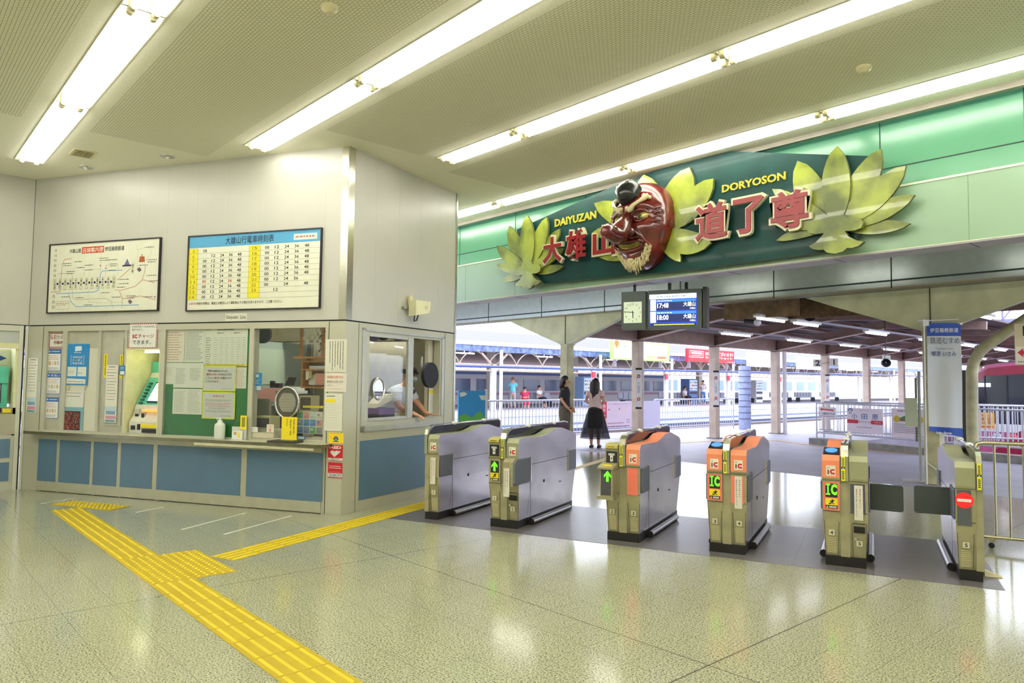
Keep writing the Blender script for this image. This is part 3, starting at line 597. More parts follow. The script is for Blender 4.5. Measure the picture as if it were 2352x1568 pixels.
notice('charge_sign', 'yellow striped card charging sign inside the machine niche', 'sign', None, P(226, 206, 30), -.42, lambda S: (S.frame(0, 0, 1, 1, .012, INK), S.txt('IC', .12, .15, .3, .35, P(150, 30, 40), .03), S.txt('チャージ', .38, .15, .95, .35, P(120, 40, 40), .01), S.fuzz(.15, .5, .9, .85, 2, P(140, 60, 40), .4, dash=.08)), sz=(n1 - .3, 1.92, n1 - .02, 1.69))
m = MB(WA.fr()); m.cyl((n0 + .1, nzt - .035, -.2), (n1 - .1, nzt - .035, -.2), .012, M('niche_tube', (255, 250, 214), emit=14), 8); t = thing('niche_lamp', 'small tube lamp under the top of the cream machine niche', 'lamp', WA.w(n0 + .2, nzt, -.2)); m.build('tube', t)
# ------------------------------------------------------------------ green board window
gz1 = WA.px(470, 752)[1]; gz0 = .785; ga, gb = sx(376), sx(570)
m = MB(WA.fr()); m.box((ga, gz0, -.05), (gb, 2.06, -.035), M('green_board', (24, 112, 42), .5, noise=.06)); gbo = m.build('green_board'); tag(gbo, 'dark green notice board behind the counter window', 'notice board')
m = MB(WA.fr()); m.box((ga, gz0, -.018), (gb, 2.06, -.012), GLASS); struct('window_1', m)
def para(S, col=GREYT, n_=14, title=True, seed=1):
    if title: S.fuzz(.3, .04, .7, .07, 1, col, .6, dash=.06)
    S.fuzz(.1, .12, .92, .95, n_, col, .35, dash=.09, seed=seed, gap=.2)
D1 = -.033
notice('paper_notice', 'cream notice with red print at the top left of the green board', 'notice', (379, 752, 424, 832), P(234, 226, 206), D1, lambda S: para(S, P(206, 130, 100), 12, seed=2), t=.001)
notice('paper_notice', 'white notice with dense small print beside the fare table', 'notice', (425, 752, 469, 832), PAP, D1, lambda S: para(S, P(110, 110, 115), 20, seed=3), t=.001)
def faret(S):
    S.txt('各駅定期旅客運賃表', .3, .03, .7, .085, DK, .02); S.fuzz(.03, .05, .15, .08, 1, GREYT, .6)
    for i in range(12): S.fuzz(.04, .27 + i * .062, .17, .295 + i * .062, 1, INK, .8, dash=.03, seed=i); S.line([(0, .31 + i * .062), (1, .31 + i * .062)], .0008, GREYT)
    for j in range(6):
        S.line([(.21 + j * .13, .12), (.21 + j * .13, 1)], .001, GREYT)
        for i in range(12): S.fuzz(.24 + j * .13, .27 + i * .062, .32 + j * .13, .292 + i * .062, 1, GREYT, .6, dash=.02, seed=i + j * 7)
    S.fuzz(.3, .14, .45, .17, 1, DK, .7); S.fuzz(.68, .14, .83, .17, 1, DK, .7)
notice('fare_table', 'large cream season ticket fare table at the top of the green board', 'notice', (471, 752, 567, 838), P(236, 236, 218), D1, faret, t=.001)
notice('paper_notice', 'small plain paper at the left edge of the green board', 'notice', (376, 833, 401, 882), PAP, D1, lambda S: S.fuzz(.1, .2, .9, .6, 5, P(200, 180, 150), .4, dash=.1), t=.001)
notice('paper_notice', 'double page typed notice, upper one on the green board', 'notice', (400, 833, 466, 891), PAP, D1 + .0015, lambda S: (S.fuzz(.08, .2, .42, .85, 12, GREYT, .35, dash=.05), S.fuzz(.56, .2, .92, .7, 9, GREYT, .35, dash=.05)), t=.001)
notice('paper_notice', 'double page typed notice, lower one on the green board', 'notice', (398, 892, 463, 952), PAP, D1, lambda S: (S.fuzz(.06, .08, .46, .92, 18, P(150, 150, 150), .35, dash=.05), S.fuzz(.52, .05, .95, .94, 18, P(150, 150, 150), .35, dash=.05, seed=4)), t=.001)
notice('paper_notice', 'white notice right of the yellow framed notices', 'notice', (540, 843, 565, 892), PAP, D1, lambda S: para(S, P(190, 140, 130), 12, seed=8), t=.001)
notice('yellow_strip', 'long yellow strip under the fare table', 'notice', (471, 836, 567, 841), YEL, D1 + .003, lambda S: S.fuzz(.03, .2, .97, .8, 1, INK, .6, dash=.012), t=.001)
YF = P(226, 232, 40)
def n1f(S):
    S.frame(0, 0, 1, 1, .014, YF, 1); S.txt('列車の運転休止などの', .14, .17, .74, .26, DK, .01); S.txt('重要なお知らせ', .1, .3, .52, .39, P(190, 40, 50), .01); S.txt('があるときは', .53, .3, .88, .39, DK, .01); S.txt('こちらに', .1, .44, .33, .53, DK, .01); S.txt('案内文', .35, .44, .52, .53, P(190, 40, 50), .01); S.txt('を掲出させて', .54, .44, .88, .53, DK, .01); S.txt('いただきます。', .1, .58, .5, .67, DK, .01); S.fuzz(.58, .88, .9, .91, 1, GREYT, .6, dash=.03)
notice('framed_notice', 'yellow framed notice with large print, upper of the two', 'notice', (468, 839, 541, 899), P(214, 212, 206), D1 + .006, n1f, t=.003)
def n2f(S):
    S.frame(0, 0, 1, 1, .014, YF, 1); S.txt('お知らせ', .32, .12, .68, .19, P(190, 60, 70), .01); S.fuzz(.1, .28, .92, .36, 2, DK, .4, dash=.05); S.fuzz(.1, .4, .92, .56, 3, P(190, 80, 80), .4, dash=.05); S.fuzz(.2, .58, .8, .64, 2, DK, .4, dash=.05); S.fuzz(.1, .68, .9, .76, 2, DK, .4, dash=.05); S.fuzz(.58, .87, .92, .9, 1, DK, .7, dash=.03)
notice('framed_notice', 'yellow framed notice with small print, lower of the two', 'notice', (466, 899, 539, 963), P(214, 212, 206), D1 + .006, n2f, t=.003)
# ------------------------------------------------------------------ things standing on the counter
CT = .772
def on_counter(px_, d): return sx(px_, 1015, d)
s_ = on_counter(504, .05)
t = thing('sanitizer_bottle', 'translucent pump bottle of hand sanitizer on the counter', 'bottle', WA.w(s_, CT, .05))
fz = WA.fr() @ Matrix(((1, 0, 0, s_), (0, 0, 1, CT), (0, 1, 0, .05), (0, 0, 0, 1)))
m = MB(fz); lathe(m, (0, 0, 0), [(0, 0), (.058, 0), (.062, .01), (.062, .15), (.055, .175), (.028, .195), (.024, .2)], M('milky_plastic', (226, 232, 222), .3, noise=.02)); m.build('bottle_body', t)
m = MB(fz); lathe(m, (0, 0, 0), [(.028, .195), (.03, .215), (.012, .22), (.012, .235)], WHITE); m.box((-.045, -.012, .232), (.018, .012, .246), WHITE); m.cyl((-.04, 0, .24), (-.046, 0, .222), .006, WHITE, 8); m.build('pump', t)
s_ = on_counter(545, .05); t = thing('leaflet_holder', 'clear leaflet stand with a yellow card and white leaflets on the counter', 'leaflet stand', WA.w(s_, CT, .05))
m = MB(WA.fr(s_, CT, .0)); m.box((-.1, 0, .02), (.1, .006, .14), M('clear_plastic', (220, 225, 215), .1)); m.box((-.1, 0, .02), (.1, .15, .026), MATS['clear_plastic']); m.build('stand', t)
m = MB(WA.fr(s_ + .02, CT + .02, .03)); m.box((-.0, .1, 0), (.085, .26, .003), YEL); m.box((.02, .13, .004), (.065, .24, .0045), P(150, 140, 40)); m.build('card', t)
m = MB(WA.fr(s_ - .02, CT + .006, .05)); m.box((-.05, 0, 0), (.09, .1, .004), WHITE); m.box((-.03, .05, .005), (.01, .085, .006), P(180, 160, 120)); m.box((.03, .02, .005), (.06, .08, .006), YEL); m.build('leaflet', t)
s_ = on_counter(655, .12); t = thing('counter_tray', 'dark cash tray on the counter at the ticket window', 'tray', WA.w(s_, CT, .1)); m = MB(WA.fr(s_, CT, .1)); m.box((-.19, 0, -.09), (.16, .022, .09), M('tray_dark', (60, 60, 50), .5)); m.build('tray_body', t)
m = MB(WA.fr(s_, CT + .022, .1)); m.box((-.165, 0, -.07), (.135, .004, .07), M('tray_mat', (84, 80, 66), .8)); m.build('mat', t)
s_ = sx(665, 985, .1); z_ = CT + .026; S = Sheet(WA, 0, 0, 0, 0, YEL, .09, .004, sz=(sx(647, 985, .09), WA.px(660, 957, .09)[1], sx(682, 985, .09), z_ + .002))
S.vtxt('領収書が必要な方は', .76, .1, .88, .72, P(160, 60, 40), .01); S.vtxt('乗車券をお買い求め', .55, .12, .65, .5, INK, .01); S.vtxt('窓口', .55, .6, .65, .8, INK, .01); S.vtxt('ください', .32, .06, .42, .4, INK, .01)
S.fr = WA.fr(); m2 = S; root = thing('yellow_table_sign', 'bright yellow upright card sign with vertical writing at the ticket window', 'sign', WA.w(s_, z_, .09)); S.build('card', root)
m = MB(WA.fr()); m.box((sx(650, 985, .09), CT + .0225, .06), (sx(680, 985, .09), CT + .034, .12), P(190, 170, 60)); m.build('foot', root)
# ------------------------------------------------------------------ ticket window and the office behind it
w0, w1 = sx(580), sx(745); wzt = WA.px(660, 754)[1]
m = MB(WA.fr()); m.box((w0, .86, -.03), (w1, 2.06, -.024), GLASS); struct('window_2', m)
WCY = sx(660, 924, -.02), WA.px(660, 924, -.02)[1]
t = thing('speak_through_disc', 'round perforated chrome speaking disc in the ticket window', 'speaking disc', WA.w(WCY[0], WCY[1] - .15, -.02))
m = MB(WA.fr(WCY[0], WCY[1], -.022)); n_ = 40; R1 = .155
m.tube([(R1 * math.cos(2 * PI * i / n_), 1.13 * R1 * math.sin(2 * PI * i / n_), .006) for i in range(n_ + 1)], .0115, CHROME, 8, caps=False); m.build('ring', t)
m = MB(WA.fr(WCY[0], WCY[1], -.022)); m.prism([(R1 * math.cos(2 * PI * i / n_), 1.13 * R1 * math.sin(2 * PI * i / n_)) for i in range(n_)], 0, .003, M('smoked_disc', (96, 94, 84), .3, .3)); m.build('plate', t)
m = MB(WA.fr(WCY[0], WCY[1], -.022)); HL = P(226, 226, 205)
for i in range(-8, 9):
    for j in range(-9, 10):
        x_ = j * .0135 + (.0067 if i % 2 else 0); y_ = i * .0125
        if x_ * x_ + (y_ / 1.1) ** 2 < .0125: m.prism([(x_ + .0045 * math.cos(a * PI / 3), y_ + .0045 * math.sin(a * PI / 3)) for a in range(6)], .0035, .004, HL)
m.build('holes', t)['kind'] = 'stuff'
OW = M('office_wall', (214, 208, 190), .7); OB = M('office_beam', (206, 198, 170), .7); OG = M('office_partition', (120, 134, 140), .25, noise=.1)
m = MB(WA.fr()); DB = -2.7
m.box((-5.2, 0, DB - .1), (.02, 2.9, DB), OW); m.add([(-5.2, 2.9, DB), (.0, 2.9, DB), tuple(WA.fr().inverted() @ WB.w(2.2, 2.9, -.12)), (-.1, 2.9, -.12), (-5.2, 2.9, -.12)], [(0, 1, 2, 3, 4)], OW); m.box((-2.49, 0, DB), (-2.46, 2.9, -.1), OW); m.box((-2.46, 2.02, DB + .6), (-.1, 2.45, DB + .9), OB); struct('wall_office', m)
# glazed partition at the back of the office
m = MB(WA.fr())
pa, pz = sx(622, 870, -2.6), sx(700, 870, -2.6)
m.box((pa, 0, -2.62), (pz + .1, 2.02, -2.6), OG)
for k in range(6): x_ = pa + (pz - pa) * k / 4; m.box((x_ - .025, 0, -2.6), (x_ + .025, 2.02, -2.55), FRAMEM)
struct('window_3', m)
def obox(name, label, cat, q, d0, d1, mat, group=None):
    a, zt = WA.px(q[0], q[1], d1); b_, zb = WA.px(q[2], q[3], d1); m = MB(WA.fr()); m.box((a, zb, d0), (b_, zt, d1), mat); return a, b_, zb, zt, m
# office door at left
a, b_, zb, zt, m = obox('', '', '', (584, 818, 612, 1000), -2.2, -2.15, M('office_door_cream', (216, 208, 170), .5)); m.box((a - .03, zb - .8, -2.2), (b_, zt, -2.16), MATS['office_door_cream']); m.box((b_, zb - .8, -2.2), (b_ + .06, zt, -2.12), M('brass_trim', (176, 156, 96), .4)); m.box((a, zt, -2.2), (b_ + .06, zt + .05, -2.12), MATS['brass_trim'])
m.v = [Vector((p.x, p.y, max(p.z, 0))) for p in m.v]; struct('door_1', m)
notice('blue_notice', 'blue coupon notice inside the ticket window at its left edge', 'notice', (578, 856, 601, 897), CB, -.06, lambda S: (S.rect(.3, .08, .7, .25, P(210, 230, 240)), S.fuzz(.2, .35, .8, .65, 3, WHITE, .5, dash=.08), S.rect(.05, .74, .47, .97, P(220, 226, 214)), S.rect(.52, .74, .95, .97, P(220, 226, 214))))
notice('paper_notice', 'pink tinted papers pinned on the cream office door', 'notice', (585, 830, 607, 850), P(226, 206, 206), -2.14, lambda S: S.fuzz(.1, .1, .9, .9, 4, P(170, 130, 140), .4, dash=.1))
# ceiling loudspeaker / fan disc at the top left of the window
a, z_ = WA.px(605, 764, -.35); m = MB(WA.fr(a, z_, -.35)); m.prism([(.125 * math.cos(2 * PI * i / 24), .10 * math.sin(2 * PI * i / 24) - (.03 if i > 12 else 0)) for i in range(24)], 0, .04, M('dusk_blue_mesh', (62, 74, 92), .7)); 
t = thing('round_speaker', 'dark blue round cloth speaker inside the top left of the ticket window', 'speaker', WA.w(a, z_, -.35)); m.build('cloth_disc', t); m = MB(WA.fr(a, z_, -.35)); m.cyl((0, .09, .045), (0, .3, .03), .016, P(190, 190, 180), 8); m.build('arm', t)
# shrine shelf
WOOD = M('shelf_wood', (186, 128, 60), .5, noise=.15, scale=12)
a0_, zs = WA.px(682, 821, -.5); a1_, _ = WA.px(748, 821, -.5)
t = thing('shrine_shelf', 'small wooden shrine shelf with white paper streamers hung in the ticket window', 'shelf', WA.w(a0_, zs, -.5))
m = MB(WA.fr()); m.cyl(WA.fr().inverted() @ WA.w(a0_, zs, -.48), WA.fr().inverted() @ WA.w(a1_, zs, -.48), .014, WOOD, 8) if False else m.box((a0_, zs - .015, -.62), (a1_ + .05, zs + .012, -.42), WOOD); m.build('shelf_board', t)
m = MB(WA.fr()); zt_ = WA.px(700, 750, -.5)[1] + .05
for x_ in (a0_ + .07, a1_ - .03): m.box((x_ - .014, zs, -.5), (x_ + .014, zt_, -.47), WOOD)
m.box((a0_, zt_ - .04, -.5), (a1_, zt_, -.46), WOOD); m.build('frame', t)
for c_ in (704, 722, 733):
    a, z_ = WA.px(c_, 752, -.46); m = MB(WA.fr(a, z_, -.45)); k_ = 1.0 if c_ == 704 else .85
    for i, (x_, y_) in enumerate(((0, 0), (.02, -.045), (-.012, -.09), (.025, -.135))): m.prism([(x_ - .03 * k_, y_ - .035 * k_), (x_, y_ - .075 * k_), (x_ + .035 * k_, y_ - .03 * k_), (x_, y_ + .008)], i * .002, i * .002 + .001, WHITE)
    m.build('paper_streamer', t)
a, z_ = WA.px(733, 800, -.52); m = MB(WA.fr(a, z_ - .08, -.54)); LF = M('leaf_dark', (44, 66, 40), .5)
m.cyl((0, -.03, 0), (0, .03, 0), .022, P(200, 206, 200), 10); rn = random.Random(3)
for i in range(22): x_, y_ = (rn.random() - .4) * .09, .03 + rn.random() * .26; m.add([(x_, y_, rn.random() * .03), (x_ + .02, y_ + .01, .01), (x_ + .03, y_ + .035, .0), (x_ + .008, y_ + .02, .02)], [(0, 1, 2, 3)], LF)
m.tube([(0, .03, 0), (.02, .16, .01), (.04, .3, 0)], .003, LF, 5); tag(m.build('leafy_sprig'), 'dark green leafy sprig in a small vase on the shrine shelf', 'plant')
# document rack below the shelf
q0, zt_ = WA.px(695, 828, -.5); q1, zb_ = WA.px(748, 888, -.5)
t = thing('document_rack', 'wooden wall rack with papers and a pink folder below the shrine shelf', 'rack', WA.w(q0, zb_, -.5))
m = MB(WA.fr()); m.box((q0, zb_ - .02, -.66), (q1, zb_, -.48), WOOD); m.box((q0, zb_, -.66), (q0 + .018, zt_, -.48), WOOD); m.box((q0, zt_ - .02, -.66), (q1, zt_, -.48), WOOD); m.box((q0, (zb_ + zt_) / 2 + .04, -.66), (q1, (zb_ + zt_) / 2 + .055, -.48), WOOD); m.box((q0, zb_, -.67), (q1, zt_, -.66), P(206, 196, 170)); m.build('rack_body', t)
for i, (u, v, w_, h_, c_) in enumerate(((.06, .02, .1, .12, (226, 222, 205)), (.16, .02, .25, .14, (214, 150, 130)), (.08, .19, .3, .06, (206, 210, 216)), (.04, .08, .04, .12, (230, 226, 210)), (.09, .1, .04, .1, (196, 170, 110)))):
    m = MB(WA.fr()); m.box((q0 + u, zb_ + v, -.56 + i * .012), (min(q0 + u + w_, q1), zb_ + v + h_, -.55 + i * .012), P(*c_)); m.build('paper', t)
# desk equipment
DG = M('desk_grey', (196, 190, 170), .5); DKB = M('device_black', (42, 42, 46), .5)
m = MB(WA.fr()); m.box((w0 - .02, .70, -.75), (w1 + .1, .775, -.1), DG); m.box((w0 - .02, 0, -.74), (w1 + .1, .7, -.7), DG); tag(m.build('office_desk'), 'beige desk just inside the ticket window', 'desk')
t = thing('booking_terminal', 'beige terminal with a small dark screen and keys inside the ticket window', 'terminal', WA.w(sx(610, 980, -.2), .775, -.3))
a, z_ = WA.px(588, 955, -.25); b_, zb = WA.px(622, 985, -.25)
m = MB(WA.fr()); m.box((a, .775, -.42), (b_ + .2, zb, -.18), DG); m.box((a, zb, -.42), (b_, z_, -.24), P(206, 200, 150)); m.build('body', t); m = MB(WA.fr()); m.box((a + .025, zb + .02, -.24), (b_ - .02, z_ - .02, -.235), P(76, 72, 76)); m.build('screen', t)
t = thing('flat_monitor', 'grey flat monitor seen from behind at the left of the ticket window', 'monitor', WA.w(sx(600, 940, -.5), .775, -.5)); a, z_ = WA.px(587, 915, -.5); b_, zb = WA.px(620, 960, -.5)
m = MB(WA.fr()); m.box((a, zb, -.52), (b_, z_, -.49), P(170, 160, 150)); m.build('display', t); m = MB(WA.fr()); m.box((a, zb - .02, -.52), (a + .045, z_ - .01, -.47), DKB); m.box((a + .02, .775, -.54), (a + .1, zb, -.5), DKB); m.build('stand', t)
t = thing('desk_monitor', 'beige monitor behind the speaking disc, right side of the ticket window', 'monitor', WA.w(sx(700, 930, -.6), .775, -.6)); a, z_ = WA.px(690, 908, -.6); b_, zb = WA.px(720, 945, -.6)
m = MB(WA.fr()); m.box((a, zb, -.72), (b_, z_, -.58), P(196, 184, 140)); m.box((a + .05, .775, -.7), (b_ - .05, zb, -.6), DG); m.build('body', t); m = MB(WA.fr()); m.box((a + .02, zb + .02, -.58), (b_ - .03, z_ - .02, -.575), P(92, 76, 70)); m.build('screen', t)
t = thing('printer', 'white tray printer with black front on the tall office cabinet', 'printer', WA.w(sx(655, 900, -1.1), .8, -1.1)); a, z_ = WA.px(641, 893, -1.1); b_, zb = WA.px(690, 930, -1.1)
m = MB(WA.fr()); m.box((a, zb - .5, -1.4), (b_, z_ - .06, -1.05), P(70, 68, 60)); m.build('cabinet', t); m = MB(WA.fr()); m.box((a, z_ - .06, -1.4), (b_ - .1, z_ - .02, -1.02), WHITE); m.box((a + .1, z_ - .02, -1.4), (b_ - .15, z_ + .03, -1.1), WHITE); m.build('tray', t)
m = MB(WA.fr()); a, z_ = WA.px(657, 866, -1.2); b_, zb = WA.px(675, 885, -1.2); m.prism([(a, zb), (b_, zb), (b_ + .04, z_), (a + .06, z_)], -1.2, -1.17, P(66, 54, 58)); tag(m.build('laptop'), 'open dark laptop on the printer in the office', 'laptop')
t = thing('stand_camera', 'small black camera on a bracket in the middle of the office', 'camera', WA.w(sx(630, 880, -1), 1.2, -1)); a, z_ = WA.px(632, 885, -1.0); m = MB(WA.fr(a, z_, -1.0)); m.box((-.05, -.03, -.04), (.09, .03, .04), DKB); m.box((-.06, 0, -.03), (-.02, .06, .03), DKB); m.build('body', t); m = MB(WA.fr(a, z_, -1.0)); m.cyl((.1, -.03, 0), (.08, -.5, 0), .012, DKB, 8); m.build('bracket', t)
# leaflet display standing against the glass
q0, zt_ = WA.px(684, 944, -.08); q1, zb_ = WA.px(742, 997, -.08)
def leaf(S):
    rn = random.Random(9); C_ = [(120, 150, 180), (190, 200, 190), (206, 150, 140), (110, 160, 110), (90, 130, 190), (150, 140, 150), (214, 206, 196)]
    for j in range(3):
        for i in range(4): u, v = .02 + i * .245, .03 + j * .33; S.rect(u, v, u + .22, v + .29, P(*rn.choice(C_)), 1); S.rect(u + .03, v + .06, u + .12, v + .16, P(*rn.choice(C_)), 2); S.fuzz(u + .02, v + .18, u + .2, v + .26, 2, DK, .4, dash=.03, seed=i + j)
notice('leaflet_display', 'white display of twelve small pictures standing inside the ticket window', 'display card', None, P(206, 204, 192), -.08, leaf, sz=(q0, zt_, q1, zb_), t=.01)
notice('yellow_strip', 'short yellow strip along the top of the leaflet display', 'notice', (696, 931, 742, 937), YEL, -.08, lambda S: S.fuzz(.05, .2, .95, .8, 1, INK, .5, dash=.03))
notice('small_label', 'small blue and white label on the counter under the leaflet display', 'label', (684, 1000, 700, 1010), P(60, 130, 190), -.01, lambda S: S.rect(.08, .25, .92, .8, WHITE))
m = MB(WA.fr()); m.box((w0, .772, -.06), (sx(632, 1000, -.05), .86, -.02), P(206, 200, 170)); m.box((w0, .772, -.1), (w1, .80, -.02), P(206, 204, 180)); tag(m.build('document_tray'), 'low beige tray sill along the foot of the ticket window', 'tray')
notice('card_notice', 'small white card at the lower left of the ticket window', 'card', (574, 980, 592, 992), WHITE, -.015, lambda S: S.fuzz(.1, .2, .7, .8, 3, GREYT, .4, dash=.1))
notice('card_notice', 'small white card with an arrow next to the booking terminal', 'card', (613, 974, 629, 993), P(236, 224, 206), -.015, lambda S: (S.fuzz(.15, .1, .85, .4, 2, P(200, 120, 100), .4, dash=.1), S.rect(.45, .5, .55, .9, RED)))
# office lamp (real light of the room)
lm = MB(WA.fr()); lm.box((-1.6, 2.82, -1.9), (-.4, 2.9, -1.6), LAMPW); lm.box((-1.55, 2.8, -1.85), (-.45, 2.82, -1.65), M('office_tube', (255, 252, 236), emit=30)); t = thing('office_lamp', 'fluorescent ceiling lamp inside the ticket office', 'ceiling light', WA.w(-1, 2.9, -1.75)); lm.build('lamp_body', t)
# ------------------------------------------------------------------ notices on the corner pillar
notice('paper_notice', 'white vertical print notice topmost on the corner pillar', 'notice', (749, 779, 795, 855), P(226, 224, 206), .003, lambda S: S.fuzz(.15, .06, .9, .95, 6, P(80, 80, 80), .35, vert=True, dash=.03))
notice('paper_notice', 'white notice with red heading below the vertical print notice on the pillar', 'notice', (748, 856, 795, 900), P(232, 226, 212), .003, lambda S: (S.txt('領収書が必要な方は', .08, .14, .85, .3, P(206, 130, 120), .01), S.txt('乗車券をお買い求め', .08, .38, .85, .54, P(150, 140, 130)), S.txt('ください。', .08, .6, .4, .74, P(150, 140, 130)), S.fuzz(.1, .82, .85, .88, 1, P(200, 140, 130), .5)))
def tt(S):
    S.rect(.05, .14, .6, .24, YEL); S.fuzz(.1, .04, .6, .1, 1, DK, .5)
    for i in range(10): S.fuzz(.06, .3 + i * .068, .94, .325 + i * .068, 1, DK, .5, dash=.02, gap=3, seed=i); S.line([(.03, .29 + i * .068), (.97, .29 + i * .068)], .0007, P(190, 190, 180))
notice('small_timetable', 'small paper timetable with a yellow band on the corner pillar', 'notice', (747, 903, 785, 990), P(230, 230, 214), .003, tt)
def train(S):
    S.fuzz(.1, .04, .9, .12, 1, P(200, 90, 60), .5); S.disc(.5, .55, .028, P(60, 80, 120), 1); S.disc(.5, .57, .018, P(180, 190, 130), 2); S.rect(.32, .5, .68, .6, P(40, 60, 110), 3); S.rect(.3, .78, .7, .84, P(60, 70, 110), 2); S.disc(.17, .5, .01, P(240, 160, 140), 2)
notice('yellow_sticker', 'yellow sticker with a blue train front on the corner pillar', 'sticker', (755, 993, 789, 1019), P(246, 212, 30), .003, train)
AR = P(206, 26, 44)
def aed(S):
    S.txt('AED', .08, .06, .9, .24, WHITE, .05); p = []
    for i in range(24):
        a = 2 * PI * i / 24; x_ = .16 * 2 * math.sin(a) ** 3 * .62; y_ = (13 * math.cos(a) - 5 * math.cos(2 * a) - 2 * math.cos(3 * a) - math.cos(4 * a)) / 16
        p.append((.45 + x_ * 1.5, .52 - y_ * .24))
    S.poly(p, WHITE, 2); S.poly([(.68, .4), (.86, .34), (.8, .46), (.66, .58)], WHITE, 3); S.rect(0, .82, 1, .97, P(230, 230, 220), 2); S.txt('SECOM', .25, .845, .75, .94, P(60, 60, 70), .0, 4)
notice('aed_sticker', 'red defibrillator sticker with a white heart on the corner pillar', 'sticker', (754, 1021, 787, 1059), AR, .003, aed)
notice('red_sticker', 'red and white security sticker directly under the defibrillator sticker', 'sticker', (754, 1061, 786, 1098), AR, .003, lambda S: (S.fuzz(.1, .18, .9, .42, 2, WHITE, .55, dash=.08), S.fuzz(.1, .6, .9, .64, 1, WHITE, .5), S.rect(0, .7, 1, 1, P(226, 230, 226), 2), S.txt('SECOM', .06, .74, .94, .92, P(60, 70, 90), .0, 4), S.rect(.42, .78, .6, .88, P(90, 190, 200), 5), S.rect(0, .95, 1, 1, AR, 4)))
# ------------------------------------------------------------------ service window in the side wall
m = MB(WB.fr()); fz0, fz1 = wz0 - .04, wz1 + .06; FM2 = M('window_frame_grey', (186, 188, 178), .35, .3)
m.box((bx_(830), fz0 - .08, 0), (bx_(1019), fz0 - .02, .012), FM2); m.box((bx_(830), fz1 - .03, 0), (bx_(1019), fz1, .012), FM2); m.box((bx_(830), fz0 - .08, 0), (bx_(838), fz1, .012), FM2); m.box((bx_(1013), wz0, 0), (bx_(1019), fz1, .012), FM2)
for p_ in (937, 943, 947): m.box((bx_(p_) - .018, wz0, -.05 if p_ != 937 else -.02), (bx_(p_) + .018, wz1, .0 if p_ != 937 else .014), FM2)
m.box((o0, wz0, -.03), (bx_(936), wz1, -.024), GLASS); m.box((o0, wz0 - .002, -.05), (bx_(936), wz0 + .03, .008), FM2); m.box((o0, wz1 - .03, -.05), (bx_(936), wz1, .008), FM2); struct('window_4', m)
m = MB(WB.fr()); m.box((WB.px(978, 870, -.15)[0], wz0 - .02, -.17), (o1 + .2, wz1 + .03, -.12), M('office_inner_wall', (216, 210, 184), .6)); struct('trim_4', m)
a, z_ = WB.px(868, 893, -.02); t = thing('speak_through_ring', 'small chrome ring speaking hole in the sliding service window', 'speaking disc', WB.w(a, z_ - .1, -.02)); m = MB(WB.fr(a, z_, -.012)); m.tube([(.105 * math.cos(2 * PI * i / 28), .125 * math.sin(2 * PI * i / 28), .004) for i in range(29)], .011, CHROME, 8, caps=False); m.build('ring', t)
m = MB(WB.fr(a, z_, -.012)); m.prism([(.1 * math.cos(2 * PI * i / 28), .12 * math.sin(2 * PI * i / 28)) for i in range(28)], 0, .002, glass_mat('cloudy_disc', (196, 190, 196), .5)); m.build('cover', t)
a, z_ = WB.px(985, 861, .03); t = thing('round_speaker', 'black round mesh speaker at the service window', 'speaker', WB.w(a, z_, .03)); m = MB(WB.fr(a, z_, .0)); m.prism([(.165 * math.cos(2 * PI * i / 32), .165 * math.sin(2 * PI * i / 32)) for i in range(32)], .02, .07, M('speaker_navy', (30, 32, 44), .7, bump=.6, scale=60)); m.build('cloth_disc', t); m = MB(WB.fr(a, z_, .0)); m.cyl((0, 0, 0), (0, 0, .03), .03, FM2, 10); m.box((-.01, .1, -.1), (.01, .24, -.08), FM2); m.build('arm', t)
notice('small_timetable', 'small paper timetable with a yellow band in the service window', 'notice', (985, 884, 1003, 965), P(230, 230, 214), -.10, tt, wall=WB)
notice('card_notice', 'white card at the foot of the service window, right end', 'card', (980, 957, 1006, 971), WHITE, -.09, lambda S: S.fuzz(.1, .2, .9, .8, 2, GREYT, .4, dash=.06), wall=WB)
# things inside the service window
m = MB(WB.fr()); m.box((o0, wz0 - .03, -.6), (bx_(935), wz0, -.1), DG); tag(m.build('service_desk'), 'beige desk inside the side service window', 'desk')
t = thing('purple_case', 'purple and black case on the desk inside the service window', 'case', WB.w(bx_(862), wz0, -.3)); m = MB(WB.fr()); m.box((o0 + .40, wz0, -.4), (o0 + .71, wz0 + .05, -.15), DKB); m.build('base', t); m = MB(WB.fr()); m.box((o0 + .40, wz0 + .05, -.4), (o0 + .71, wz0 + .13, -.15), P(110, 84, 130)); m.build('lid', t)
m = MB(WB.fr()); m.prism([(o0 + .40, wz0 + .13), (o0 + .71, wz0 + .22), (o0 + .73, wz0 + .3), (o0 + .58, wz0 + .28), (o0 + .44, wz0 + .18)], -.36, -.2, P(214, 206, 176)); tag(m.build('paper_pile'), 'untidy cream papers lying on the purple case', 'papers')
m = MB(WB.fr()); a = o0 + .76; m.box((a, wz0, -.35), (a + .12, wz0 + .06, -.2), P(230, 226, 216)); m.box((a + .14, wz0, -.35), (a + .2, wz0 + .07, -.2), P(206, 190, 60)); tag(m.build('stationery_box'), 'white and yellow stationery on the service desk', 'stationery')
m = MB(WB.fr()); m.box((.9, 1.1, -2.45), (1.9, 2.0, -2.4), P(170, 186, 176)); m.box((1.0, 1.4, -2.4), (1.5, 1.9, -2.39), P(196, 214, 190)); m.box((1.0, 1.15, -2.4), (1.5, 1.35, -2.39), P(206, 150, 140)); tag(m.build('office_poster_board'), 'pale green poster board on the far office wall behind the service window', 'notice board')
